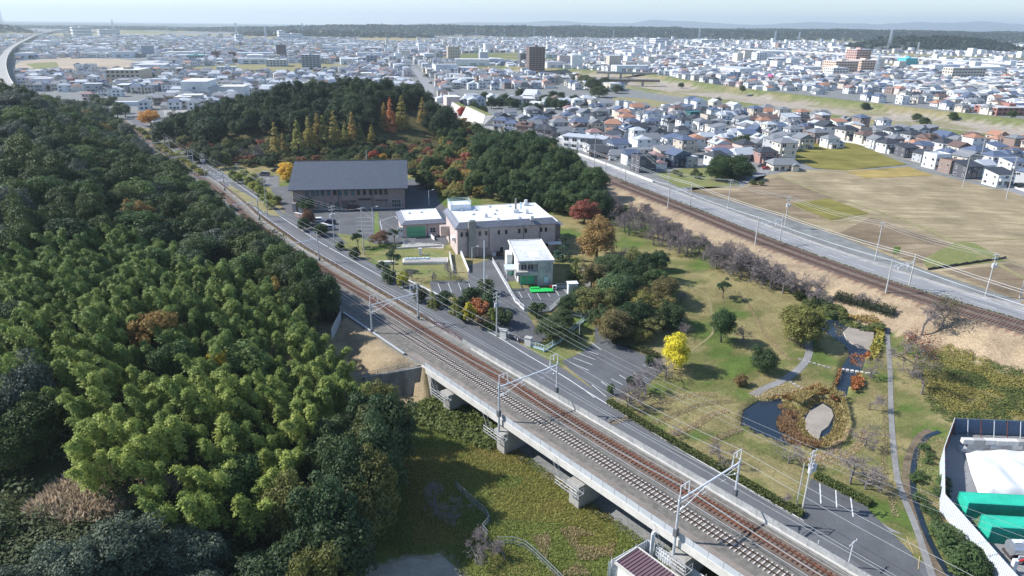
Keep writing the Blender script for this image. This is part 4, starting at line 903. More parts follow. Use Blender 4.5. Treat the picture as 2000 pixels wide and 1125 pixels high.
# ================================================================ overhead line, poles, wires
mat('steel_dull', (.30, .33, .36), .6, .1, 1); mat('pole_steel', (.50, .52, .55), .55, .1, 1); mat('pole_concrete', (.50, .49, .47), .85, .1, 1); mat('insulator', (.62, .64, .66), .4, .05, 1); mat('pole_dark', (.14, .14, .15), .7, .1, 1)
ANG_T = math.atan2(TN[1], TN[0])
portal_labels = ['grey catenary portal nearest the camera over the viaduct', 'grey catenary portal over the viaduct beside the grassy gate corner', 'grey catenary portal at the dry bank by the viaduct end', 'grey catenary portal opposite the hall car park', 'grey catenary portal by the grass verge before the side road', 'grey catenary portal beside the zebra crossing', 'small far catenary portal where the track enters the wood', 'farthest small catenary portal above the left wood']
for i, s in enumerate((5.7, 41.6, 85.0, 135.5, 186.0, 236.0, 284, 330)):
    p0 = SQ(s, 0); root = thing('catenary_portal', portal_labels[i], 'catenary portal', (p0.x, p0.y, 0), ANG_T, 'catenary portals of the near line')
    ql, qr = (-5.2, 7.5) if s < 66 else (-4.9, 6.4); bl, br_ = (-2.2, -3.3) if s < 66 else (-.6, -.4)
    part(root, 'pole', 'pole_steel', ('tube', (ql, 0, bl), (ql, 0, 6.9), .19, .15, 8)); part(root, 'pole', 'pole_steel', ('tube', (qr, 0, br_), (qr, 0, 6.9), .19, .15, 8))
    part(root, 'beam', 'steel_pale', ('tube', (ql-.2, 0, 6.3), (qr+.2, 0, 6.3), .13, .13, 8))
    for q, d in ((ql, 1), (qr, -1)):
        mb = MB(); mb.beam((q, 0, 6.9), (q, 0, 8.4), .09); mb.beam((q, 0, 8.4), (q+d*1.7, 0, 8.4), .08); mb.beam((q+d*1.7, 0, 8.4), (q+d*1.7, 0, 6.4), .07); mb.beam((q+d*1.7, 0, 8.3), (q+d*1.95, 0, 6.4), .05); put('feeder_frame', mb, 'steel_pale', root)
        part(root, 'insulator', 'insulator', ('tube', (q+d*.9, 0, 7.6), (q+d*.9, 0, 8.4), .11, .11, 8))
        c = 0 if d > 0 else 3.95; mb = MB(); mb.beam((q, 0, 4.4), (c, 0, 5.9), .07); mb.beam((q, 0, 5.8), (c-.2*d, 0, 5.6), .05); mb.beam((c-d*.6, 0, 4.9), (c+d*.4, 0, 5.05), .05); put('registration_arm', mb, 'steel_pale', root)
        part(root, 'insulator', 'insulator', ('tube', (q+d*.3, 0, 4.6), (q+d*.9, 0, 4.95), .1, .1, 8)); part(root, 'bracket', 'pole_dark', ('box', q-.28, -.25, .9 if s < 66 else .3, q+.28, .25, 2.0 if s < 66 else .9))
def wire(name, label, pts, r=.022, sag=.25, n=6, m='cable', group=None):
    root = tag(bpy.data.objects.new(name, None), label, 'wire', group); mb = MB()
    for a, b in zip(pts[:-1], pts[1:]):
        Q = [a.lerp(b, k/n) - Vector((0, 0, sag*4*(k/n)*(1-k/n))) for k in range(n+1)]
        for c, d in zip(Q[:-1], Q[1:]): mb.tube(c, d, r, r, 3, caps=False)
    bpy.data.objects.remove(root); return tag(put(name, mb, m), label, 'wire', group)
PS_ = [-42, 5.7, 41.6, 85.0, 135.5, 186.0, 236.0, 284, 330, 380]
for q, z, sg, lb in ((0, 5.9, .5, 'messenger wire sagging over the concrete-sleeper track'), (0, 5.0, .02, 'contact wire over the concrete-sleeper track'), (3.95, 5.9, .5, 'messenger wire sagging over the rusty track'), (3.95, 5.0, .02, 'contact wire over the rusty track'), (-4.2, 7.6, .7, 'feeder wire hung from the meadow-side portal frames'), (6.4, 7.6, .7, 'feeder wire hung from the road-side portal frames'), (-5.0, 8.4, .7, 'earth wire along the meadow-side portal tops'), (7.3, 8.4, .7, 'earth wire along the road-side portal tops'), (1.9, .55, .0, 'pale cable laid between the two near tracks')):
    wire('overhead_wire' if z > 1 else 'trackside_cable', lb, [SQ(s, q, z) for s in PS_], .03 if z > 1 else .06, sg)
def rt_at(px, py, z=1.3):
    p = W(px, py, z); k = int(np.argmin(np.hypot(RT[:, 0]-p.x, RT[:, 1]-p.y))); return p
rp_labels = ['leaning pale catenary portal of the far line nearest the right edge', 'catenary portal of the far line above the long brown bank', 'catenary portal of the far line beside the orchard', 'catenary portal of the far line near the black shed', 'catenary portal of the far line by the white wall', 'farthest catenary portal of the far line']
rt_port = []
for i, (px, py) in enumerate(((1753, 565), (1500, 474), (1318, 405), (1205, 355), (1120, 310), (1040, 280))):
    p = W(px, py, 1.3); d = poly_dist(np.array([p.x]), np.array([p.y]), RT)[0]
    k = int(np.argmin(np.hypot(RT[:, 0]-p.x, RT[:, 1]-p.y))); k = min(max(k, 1), len(RT)-2); t = RT[k+1]-RT[k-1]; t = t/np.hypot(*t); n = Vector((t[1], -t[0], 0))
    c = Vector((p.x, p.y, 0)) - n*d; rt_port.append((c, n)); root = thing('catenary_portal', rp_labels[i], 'catenary portal', c, math.atan2(n.y, n.x), 'catenary portals of the far line')
    for q in (-3.7, 5.6): part(root, 'pole', 'pole_concrete', ('tube', (q, 0, .2), (q, 0, 9.6), .2, .14, 8))
    mb = MB(); mb.beam((-3.7,0,7.4),(5.6,0,7.4),.1); mb.beam((-3.7,0,8.0),(5.6,0,8.0),.1)
    for j in range(8): a = -3.7 + 9.3*j/8; mb.beam((a,0,7.4 if j%2 else 8.0),(a+9.3/8,0,8.0 if j%2 else 7.4),.07)
    put('truss_beam', mb, 'steel_pale', root)
    for q in (-1.0, 2.9): part(root, 'registration_arm', 'steel_pale', ('beam', (q-.8,0,7.4),(q,0,6.4),.08), ('beam', (q+.8,0,7.4),(q,0,6.4),.08), ('beam', (q,0,7.4),(q,0,6.2),.08))
e0, n0 = rt_port[0]; d0 = (rt_port[0][0]-rt_port[1][0]).normalized()
for q, z, sg, lb in ((-1.0, 7.2, .6, 'messenger wire of the far park-side track'), (2.9, 7.2, .6, 'messenger wire of the far road-side track'), (-3.7, 9.5, .6, 'pale feeder wire along the far line, park side'), (5.6, 9.5, .6, 'pale green-grey feeder wire along the far line, field side'), (5.6, 8.9, .6, 'lower feeder wire along the far line, field side')):
    wire('overhead_wire', lb, [e0+d0*45+n0*q+Vector((0,0,z))] + [c+n*q+Vector((0,0,z)) for c, n in rt_port], .045 if z > 8.6 else .03, sg, m='steel_pale' if z > 8.6 else 'cable')

# --- utility poles: shaft, crossarms, insulators, transformer
def pole_proto(h, arms=2, trafo=False, m='pole_concrete', lamp=False, thin=False):
    root = thing('utility_pole', 'x', 'utility pole'); r0, r1 = (.10, .07) if thin else (.17, .11)
    part(root, 'shaft', m, ('tube', (0,0,-.4), (0,0,h), r0, r1, 8))
    for k in range(arms):
        z = h - .35 - .85*k; part(root, 'crossarm', 'steel_grey', ('beam', (-.95,0,z), (.95,0,z), .1)); mb = MB()
        for x in (-.85, -.3, .3, .85): mb.tube((x,0,z), (x,0,z+.28), .07, .05, 6)
        put('insulator', mb, 'insulator', root)['kind'] = 'stuff'
    if trafo:
        for x in (-.5, .5): part(root, 'transformer', 'vent_metal', ('tube', (x, -.25, h-3.3), (x, -.25, h-2.3), .32, .32, 10))
    if lamp: part(root, 'lamp_arm', 'steel_grey', ('beam', (0,0,h-.1), (1.4,0,h+.3), .08)); part(root, 'lamp_head', 'frame_white', ('box', 1.2, -.15, h+.22, 1.9, .15, h+.38))
    return root
PROTO = []
def pole_h(bx, by, tx, ty):
    b = G(bx, by); lo, hi = .5, 40
    for _ in range(40):
        m = (lo+hi)/2
        if project(b.x, b.y, b.z+m)[1] > ty: lo = m
        else: hi = m
    return b, m
def place_pole(b, t, label, arms=2, trafo=False, rz=0.0, m='pole_concrete', lamp=False, thin=False, hmax=16, name='utility_pole', cat='utility pole', group=None):
    p, h = pole_h(*b, *t); h = min(h, hmax); r = pole_proto(h, arms, trafo, m, lamp, thin); r.name = name; r.location = p; r.rotation_euler = (0, 0, rz); tag(r, label, cat, group); return p + Vector((0, 0, h))
ANGP = ANG_T
A1 = place_pole((970,658),(971,570),'utility pole with transformers beside the rolling gate', 3, True, ANGP)
A2 = place_pole((654,484),(650,402),'utility pole at the corner of the hall car park', 2, True, ANGP)
A3 = place_pole((711,497),(710,405),'utility pole with a white box on the institute lawn', 1, False, ANGP)
A4 = place_pole((523,423),(519.5,352),'utility pole with road lamp on the grass verge', 1, False, ANGP, lamp=True)
A5 = place_pole((401,350),(397,300),'tall utility pole at the dark wood by the side road', 2, True, ANGP)
A6 = place_pole((465,341),(463,319),'utility pole at the far car park entrance', 2, False, ANGP)
A7 = place_pole((1568,992),(1590,880),'leaning twin utility pole with transformers by the pond hedge', 3, True, ANGP)
place_pole((1556,985),(1575,905),'second thinner pole braced to the transformer pole', 0, False, ANGP, thin=True)
A8 = place_pole((1131,664),(1130,627),'slim grey pole at the top of the public car park', 1, False, ANGP, thin=True)
A9 = place_pole((1656,1107),(1666,1057),'short pale post behind the parapet near the lower right', 1, False, ANGP, m='steel_pale', thin=True)
place_pole((1595,1077),(1599,1056),'smaller pale post along the parapet', 0, False, ANGP, m='steel_pale', thin=True)
place_pole((946,576),(947,470),'very tall white floodlight mast before the laboratory', 0, False, 0, m='steel_pale', name='floodlight_mast', cat='mast')
place_pole((838,402),(838,372),'thin lamp post in the shade right of the hall', 0, False, 0, m='steel_pale', lamp=True, thin=True, name='lamp_post', cat='lamp post')
place_pole((922,508),(922,483),'white lamp post in front of the laboratory flue', 0, False, 0, m='steel_pale', lamp=True, thin=True, name='lamp_post', cat='lamp post')
place_pole((951,556),(950,537),'short white lamp post beside the floodlight mast', 0, False, 0, m='steel_pale', thin=True, name='lamp_post', cat='lamp post')
place_pole((729,449),(729,405),'lamp post with round white head at the hedge island', 0, False, 0, m='steel_pale', lamp=True, thin=True, name='lamp_post', cat='lamp post')
place_pole((665,462),(665,430),'slim white post in the hall car park', 0, False, 0, m='steel_pale', thin=True, name='lamp_post', cat='lamp post')
far_poles = [((1241,346),(1243,286),'by the black shed'),((1304,368),(1305,333),'at the orchard corner'),((1421,409),(1424,351),'before the dark round thicket'),((1532,445),(1541,384),'beside the small olive rice field'),((1709,508),(1724,434),'by the yellow-green road sign'),((1924,579),(1946,496),'at the black-walled field corner'),((1991,583),(2003,520),'at the right edge by the side road')]
FP = [place_pole(b, t, 'pale roadside utility pole ' + l, 2, i in (3, 5), R(20), group='poles along the riverside road') for i, (b, t, l) in enumerate(far_poles)]
hp = [((1965,388),(1978,303),'before the white house at the right edge'),((1880,365),(1890,300),'between the dark house and the white house'),((1840,322),(1852,282),'by the white cube house'),((1770,305),(1780,265),'before the brown new house'),((1910,330),(1925,270),'behind the dark house'),((1700,290),(1706,250),'at the bend of the residential road'),((1432,322),(1438,290),'beside the low tiled house'),((1160,330),(1166,255),'at the white apartment front'),((1062,298),(1066,245),'on the white kerb of the riverside road'),((1270,250),(1276,205),'among the middle houses'),((1350,235),(1354,200),'near the tall white house'),((965,262),(968,215),'by the blue-roofed corner house'),((1820,250),(1828,222),'behind the right-hand estate'),((1950,290),(1958,245),'in the back row of the estate'),((1480,235),(1484,205),'by the riverside vegetable plot')]
HP = [place_pole(b, t, 'thin pale utility pole ' + l, 2, False, R(20), group='poles among the houses') for b, t, l in hp]
def span(pts, lbl, offs, r=.02, sg=.5):
    for i, (dx, dz, w) in enumerate(offs): wire('power_line', lbl + ' ' + w, [p + Vector((dx*TN[0], dx*TN[1], dz)) for p in pts], r, sg)
span([A7, A1], 'power line from pond pole to gate pole,', ((-.85,-.1,'left strand'),(.85,-.1,'right strand'),(0,-1.6,'lower strand')), sg=1.4)
A0 = SQ(-45, 26, 7.5)
span([A0, A7], 'power line running off the lower right corner,', ((-.85,0,'left strand'),(.85,0,'right strand'),(0,-1.4,'lower strand')), sg=1.0)
span([A1, A3, A2, A4, A6], 'power line past the institute lawn,', ((-.8,-.1,'left strand'),(.8,-.1,'right strand'),(0,-1.2,'lower strand')), sg=.8)
span([A4, A5], 'power line to the dark wood,', ((-.5,-.1,'left strand'),(.5,-.1,'right strand')), sg=.8)
span([FP[6], FP[5], FP[4], FP[3], FP[2], FP[1], FP[0]], 'power line along the riverside road,', ((-.85,0,'field strand'),(.85,0,'road strand'),(0,-.9,'lower strand')), .03, .8)
span([HP[0], HP[1], HP[2], HP[3], HP[5]], 'power line along the residential road,', ((-.8,0,'left strand'),(.8,0,'right strand')), .03, .6)

# --- works shed below the viaduct with its corrugated fence
mat('roof_purple', (.17, .105, .125), .6, .08, 1); mat('corrugated_white', (.66, .70, .74), .5, .06, 1); mat('corrugated_blue', (.16, .23, .33), .5, .1, .6)
def ribs(L, h, pitch=.35, t=.06):
    mb = MB(); n = max(1, int(L/pitch)); mb.box(0, 0, 0, L, .03, h)
    for k in range(n): mb.box(L*k/n, -t, 0, L*k/n + L/n*.55, -.002, h)
    return mb
a = W(1247, 1073, -2.6); an4 = math.atan2(-TT[1], -TT[0])
shd = thing('ribbed_shed', 'small shed with purple-brown ribbed roof below the viaduct', 'shed', (a.x, a.y, -6), an4)
part(shd, 'wall', 'wall_white', ('box', 0, -3.8, 0, 9, 0, 3.2)); rf = part(shd, 'roof', 'roof_purple', ('box', -.25, -4.0, 3.2, 9.3, .2, 3.36))
for k in range(20): put('rib', MB().box(-.1+k*.47, -3.9, 3.36, .0+k*.47, .1, 3.46), 'roof_purple', rf)
mb = MB(); [mb.box(*b) for b in ((-.35,-4.1,3.1,9.3,-3.95,3.52),(-.35,.15,3.1,9.3,.3,3.52),(-.4,-4.1,3.1,-.25,.3,3.52))]; put('roof_trim', mb, 'concrete_white', shd)
part(shd, 'outdoor_unit', 'vent_metal', ('box', -1.4, -3.4, 0, -.6, -2.6, 1.4))
fp = [W(1188, 1130, -5.9), W(1193, 1122, -5.9), W(1263, 1082, -5.9), W(1352, 1140, -5.9), W(1420, 1190, -5.9)]
cf = thing('corrugated_fence', 'white corrugated fence round the purple-roofed shed', 'fence', fp[0])
for p, q in zip(fp[:-1], fp[1:]):
    d = q - p; k = max(1, round(d.xy.length/1.9)); ang = math.atan2(d.y, d.x)
    for i in range(k): put('panel', ribs(d.xy.length/k-.03, 2.4), 'corrugated_white', cf, loc=p.lerp(q, i/k)-fp[0], rz=ang); put('post', MB().tube((0,.1,-.2),(0,.1,2.75),.06), 'steel_grey', cf, loc=p.lerp(q, i/k)-fp[0], rz=ang)
dp = thing('drain_pipe', 'square white drain pipe coming down from the viaduct parapet', 'pipe', W(1298, 1026, -.2)); q0 = W(1298, 1026, -.2); q1 = W(1276, 1042, -1.6); q2 = Vector((q1.x, q1.y, -6))
part(dp, 'elbow', 'steel_pale', ('beam', (0,0,0), q1-q0, .42)); part(dp, 'downpipe', 'steel_pale', ('beam', q1-q0, q2-q0, .42))
panel_fence('wire_fence', 'grey-blue wire fence zigzagging through the shaded meadow', [G(890,952), G(925,985), G(960,1016), G(938,1042), G(972,1062)], 1.2, 2.0, 'pole_dark', 'steel_dull', mesh=True)
panel_fence('wire_fence', 'grey wire fence corner at the foot of the sunny meadow', [G(972,1062), G(1016,1062), G(1050,1090), G(1088,1128), G(1120,1160)], 1.2, 2.0, 'steel_dull', 'steel_dull', mesh=True)

# --- contractor's yard in the lower right corner
base = [G(1857,846), G(1836,905), G(1836,999), G(1938,1120), G(1985,1175)]
yf = thing('yard_fence', 'tall pale blue-white corrugated fence along the drain side of the yard', 'fence', base[0])
for p, q in zip(base[:-1], base[1:]):
    d = q - p; k = max(1, round(d.xy.length/2.0)); ang = math.atan2(d.y, d.x)
    for i in range(k): put('panel', ribs(d.xy.length/k-.02, 3.0, .3), 'corrugated_white', yf, loc=p.lerp(q, i/k)-base[0], rz=ang); put('post', MB().tube((0,.12,-.2),(0,.12,3.1),.07), 'rail_rust', yf, loc=p.lerp(q, i/k)-base[0], rz=ang)
b2 = [G(1857,846), G(2010,852), G(2120,856)]; yg = thing('yard_fence', 'dark blue back fence of the yard with rusty stays', 'fence', b2[0])
for p, q in zip(b2[:-1], b2[1:]):
    d = q - p; k = max(1, round(d.xy.length/2.0)); ang = math.atan2(d.y, d.x)
    for i in range(k): put('panel', ribs(d.xy.length/k-.02, 2.9, .3, .05), 'corrugated_blue', yg, loc=p.lerp(q, i/k)-b2[0], rz=ang); put('stay', MB().beam((0,-.1,2.8),(.1,-1.0,0),.09), 'steel_pale' if i % 2 else 'rail_rust', yg, loc=p.lerp(q, i/k)-b2[0], rz=ang)
drape('yard_floor', [(1857,848),(2010,853),(2120,856),(2300,1180),(1990,1180),(1940,1122),(1838,1000),(1837,906)], 'asphalt_pale', .05, 4)
yo = G(1876, 884)
bw = thing('block_wall', 'wall of big grey concrete blocks behind the white tarpaulin', 'wall', yo, R(-2))
rnd = random.Random(5)
for r in range(3):
    for k in range(10):
        x = k*1.75 + (.85 if r == 1 else 0); put('block', MB().box(x, rnd.uniform(-.06,.06), r*.8, x+1.7, .85+rnd.uniform(-.05,.05), r*.8+.78), ('concrete', 'concrete_white', 'panel_grey')[rnd.randrange(3)], bw)
tp = thing('tarpaulin_heap', 'big white tarpaulin spread over a low heap before the block wall', 'tarpaulin', yo); mat('tarp_white', (.66, .67, .69), .6, .06, .5, bump=.3)
mb = MB(); nx, ny = 40, 26; xs = np.linspace(.6, 19, nx); ys_ = np.linspace(-.4, -12.2, ny)
X, Y = np.meshgrid(xs, ys_); ed = np.minimum(np.minimum(X-.6, 19-X)/1.4, np.minimum(-.4-Y, Y+12.2)/1.0); X2 = X + Y*.42*(X < 40)
Zt = 1.15*sstep(0, 1, ed) + .35*vnoise(X, Y, 2.1, 3)*sstep(0, .6, ed) + .5*np.sin(X*1.1+Y*.5+3*vnoise(X, Y, 4, 4))*vnoise(X, Y, 3, 9)*.6 + .12
mb.add([(x, y, z) for x, y, z in zip(X2.ravel(), Y.ravel(), Zt.ravel())], [(j*nx+i, (j+1)*nx+i, (j+1)*nx+i+1, j*nx+i+1) for j in range(ny-1) for i in range(nx-1)]); o = put('sheet', mb, 'tarp_white', tp); [setattr(p, 'use_smooth', True) for p in o.data.polygons]
mat('container_green', (.03, .47, .33), .55, .1, .6)
def container(label, px, py, L=9.5):
    p = G(px, py); r = thing('shipping_container', label, 'container', p, R(-4))
    mb = MB(); mb.box(.03, .03, .1, L-.03, 2.4, 2.55)
    for k in range(int(L/.3)):
        for y0, y1 in ((-.03, .028), (2.402, 2.46)): mb.box(k*.3, y0, .12, k*.3+.16, y1, 2.5)
    put('body', mb, 'container_green', r); mb = MB(); [mb.box(*b) for b in ((0,-.05,0,L,.05,.18),(0,2.38,0,L,2.48,.18),(-.05,-.05,0,.06,.06,2.6),(-.05,2.36,0,.06,2.48,2.6),(0,-.05,2.5,L,.06,2.62),(0,2.37,2.5,L,2.48,2.62))]; put('frame', mb, 'container_green', r)
    rf = part(r, 'roof', 'container_green', ('box', .06, .06, 2.55, L-.06, 2.36, 2.6)); [put('rib', MB().box(.2+k*.3, .1, 2.6, .34+k*.3, 2.3, 2.64), 'container_green', rf) for k in range(int(L/.3)-1)]
    part(r, 'door', 'container_green', ('box', -.04, .1, .15, .02, 2.3, 2.5)); return r
container('green shipping container alongside the white tarpaulin', 1884, 1012, 12); container('green shipping container beside the tank lorry', 1928, 1060, 10)
nt_ = thing('netting_heap', 'olive netting bundled between the two green containers', 'netting', G(1905, 1032), R(-4)); mat('netting', (.13, .19, .10), .9, .35, 1.5, bump=.5)
mb = MB(); xs = np.linspace(0, 8, 22); ys_ = np.linspace(-1.3, 1.6, 10); X, Y = np.meshgrid(xs, ys_); Z_ = 1.5*sstep(0, .8, np.minimum(np.minimum(X, 8-X), np.minimum(Y+1.3, 1.6-Y))) * (.6+.6*vnoise(X, Y, 1.3, 2)); mb.add(list(zip(X.ravel(), Y.ravel(), Z_.ravel())), [(j*22+i, j*22+i+1, (j+1)*22+i+1, (j+1)*22+i) for j in range(9) for i in range(21)]); put('net', mb, 'netting', nt_)

# --- vehicles
mat('tyre', (.02, .02, .022), .8, .1, 2); mat('rim', (.45, .46, .48), .4, .05, 2, metal=.6); mat('car_paint', rough=.3, var=.03, objcol=True, spec=.5); mat('lamp_clear', (.8, .8, .78), .2, .02, 1); mat('lamp_red', (.4, .02, .02), .3, .02, 1); mat('tank_silver', (.62, .64, .67), .28, .1, .8, metal=.7)
def wheel(root, x, y, r=.32, w=.22):
    t = put('wheel', MB().tube((0,-w/2,0),(0,w/2,0), r, r, 14), 'tyre', root, loc=(x, y, r)); put('rim', MB().tube((0,-w/2-.01,0),(0,w/2+.01,0), r*.6, r*.6, 10), 'rim', t); return t
def make_car(label, p, rz, colr, L=4.3, Wd=1.7, H=1.5, van=False):
    r = thing('parked_car', label, 'car', p, rz)
    prof = [(0,.35),(.02,.75),(.12,.85),(L*.24,.92),(L*.36,H),(L*.80,H),(L*.97,.95),(L,.8),(L,.35)] if not van else [(0,.35),(.02,.8),(.15,.95),(L*.16,1.0),(L*.27,H),(L*.96,H),(L*.995,1.0),(L,.35)]
    h = Wd/2; mb = MB(); n = len(prof); zt = max(z for x, z in prof)
    def hw(z): return h*(1 - .14*max(0, (z-.9)/(zt-.9)))
    mb.add([(x,-hw(z),z) for x, z in prof] + [(x,hw(z),z) for x, z in prof], [tuple(range(n))[::-1], tuple(range(n, 2*n))] + [(i,(i+1)%n,n+(i+1)%n,n+i) for i in range(n)])
    put('body', mb, 'car_paint', r, color=colr)
    i = 3; a, b = prof[i], prof[i+1]; mb = MB(); k = .012
    mb.add([(a[0]+.08-k,-hw(a[1])+.1,a[1]+.05),(b[0]-.05-k,-hw(b[1])+.1,b[1]-.06),(b[0]-.05-k,hw(b[1])-.1,b[1]-.06),(a[0]+.08-k,hw(a[1])-.1,a[1]+.05)],[(0,1,2,3)]); put('windscreen', mb, 'glass_dark', r)
    for s in (-1, 1):
        c, d = prof[i+1], prof[i+2]; zb = .98; mb = MB(); y0 = s*(hw(zb)+.006); y1 = s*(hw(H-.1)+.006)
        mb.add([(a[0]+.35,y0,zb),(c[0]+.12,y1,H-.1),(d[0]-.1,y1,H-.1),(d[0]+.25,y0,zb)],[(0,1,2,3) if s > 0 else (3,2,1,0)]); put('side_window', mb, 'glass_dark', r)
        put('headlight', MB().box(-.015, s*(h-.42)-.15, .6, .05, s*(h-.42)+.15, .76), 'lamp_clear', r); put('tail_light', MB().box(L-.05, s*(h-.3)-.12, .7, L+.015, s*(h-.3)+.12, .9), 'lamp_red', r)
        for x in (.8, L-.8): wheel(r, x, s*(h-.12))
    return r
make_car('dark red minivan parked against the hall front', G(705, 411)+Vector((0,0,.06)), R(188), (.10, .015, .02), 4.6, 1.75, 1.85, True)
make_car('white estate car between the trees of the hall car park', G(607, 434)+Vector((0,0,.06)), R(4), (.75, .75, .74)); make_car('dark blue car in the hall car park beside the white estate', G(630, 438)+Vector((0,0,.06)), R(4), (.02, .035, .09)); make_car('silver car under the trees of the hall car park', G(628, 449)+Vector((0,0,.06)), R(4), (.30, .34, .38))
make_car('grey minivan in the shaded far car park', G(507, 343)+Vector((0,0,.06)), R(-10), (.20, .21, .23), 4.5, 1.75, 1.8, True); make_car('dark car behind the grey minivan', G(530, 335)+Vector((0,0,.06)), R(-10), (.05, .05, .06))
make_car('small dark red car by the low tiled house', G(1488, 331)+Vector((0,0,.06)), R(5), (.28, .015, .02), 3.6, 1.5, 1.5); make_car('dark grey car beside the small red car', G(1478, 326)+Vector((0,0,.06)), R(5), (.08, .08, .09)); make_car('black car under the right-edge white house', G(1978, 366)+Vector((0,0,.06)), R(5), (.02, .02, .025), 4.4, 1.75, 1.8, True); make_car('white car on the residential forecourt', G(1731, 297)+Vector((0,0,.06)), R(-20), (.75, .75, .75))
lt = G(1962, 1090); lr = thing('tank_lorry', 'silver tank lorry nose-out at the right edge beside the green container', 'lorry', lt, R(-3))
part(lr, 'chassis', 'dark_trim', ('box', 0, -.9, .6, 8, .9, .9)); mb = MB(); mb.tube((.2,0,1.75),(6.2,0,1.75),1.0,1.0,18); put('tank', mb, 'tank_silver', lr); part(lr, 'catwalk', 'steel_pale', ('box', .4, -.35, 2.72, 6.0, .35, 2.8)); [part(lr, 'hatch', 'vent_metal', ('tube', (x,0,2.75),(x,0,2.95),.25,.25,10)) for x in (1.4,3.2,5.0)]
part(lr, 'cab', 'frame_white', ('box', 6.4, -1.15, .7, 8.2, 1.15, 2.9)); part(lr, 'windscreen', 'glass_dark', ('box', 8.2, -1.0, 1.8, 8.23, 1.0, 2.7)); part(lr, 'side_guard', 'steel_pale', ('box', .6, -1.2, .7, 5.8, -1.12, 1.05)); part(lr, 'hose_box', 'vent_metal', ('box', .8,-1.2,1.1,3.6,-1.0,1.4))
for x in (1.2, 2.5, 7.2):
    for s in (-1, 1): wheel(lr, x, s*1.0, .5, .3)
ex = thing('lift_machine', 'white and red machine arm at the right bottom edge', 'machine', G(1976, 1118)); part(ex, 'column', 'frame_white', ('box', -.25,-.25,0,.25,.25,2.0)); part(ex, 'arm', 'paint_red', ('beam', (0,0,1.6),(2.5,.3,2.2),.22)); part(ex, 'basket', 'frame_white', ('box', 1.6,-.5,1.7,3.0,.5,1.85))
# small roadside things
sg = thing('road_sign', 'tall yellow-green sign board at the field corner', 'sign', G(1748, 503)); [part(sg, 'post', 'steel_grey', ('box', x,-.05,0,x+.1,.05,3.2)) for x in (-.8,.7)]; mat('sign_lime', (.33,.45,.06), .6, .08, 1); part(sg, 'panel', 'sign_lime', ('box', -1.0,-.08,1.2,1.0,-.05,3.2))
bwl = thing('field_wall', 'low black plastic wall edging the grassy field plot', 'wall', G(1812, 528)); q0 = G(1812, 528); q1 = G(1965, 505)
for k in range(22): d = (q1-q0)/22; put('panel', MB().box(0, -.06, 0, d.xy.length*.93, .06, .7+.12*math.sin(k*2.1)), 'dark_trim', bwl, loc=d*k, rz=math.atan2(d.y, d.x))
ss = [W(1637+k*9.2, 720+k*1.4, -3.3) for k in range(6)]
for k, p in enumerate(ss): tag(put('stepping_stone', MB().prism([(-.27,-.3),(.27,-.3),(.29,.3),(-.25,.32)], -.9, .12), 'concrete_white', loc=p, rz=R(-12)), 'white square stepping stone across the narrow neck of the pond', 'stone', 'stepping stones')
fs = thing('foot_slab', 'thin white plank step at the end of the stepping stones', 'slab', G(1690,729)); part(fs, 'slab', 'concrete_white', ('box', 0,-.2,-.1,1.8,.2,.12))
for k in range(9):
    p = G(1537 + k*4.2, 661 + k*2.5); tag(put('log_post', MB().tube((0,0,-.2),(0,0,.75),.13,.12,7), 'door_brown', loc=p), 'short brown log post edging the park path under the big tree', 'post', 'log posts by the path')
for k in range(7):
    for (x0, y0, x1, y1, w) in ((1562,702,1618,718,'x'),(1543,746,1590,772,'y')):
        p = G(x0+(x1-x0)*k/6, y0+(y1-y0)*k/6); tag(put('edge_stone', MB().prism([(-.34,-.2),(.34,-.22),(.36,.18),(-.33,.2)], -.2, .14), 'concrete', loc=p, rz=R(-25 if w == 'x' else -35)), 'flat pale edging stone in a row across the lawn', 'stone', 'edging stones on the lawn')
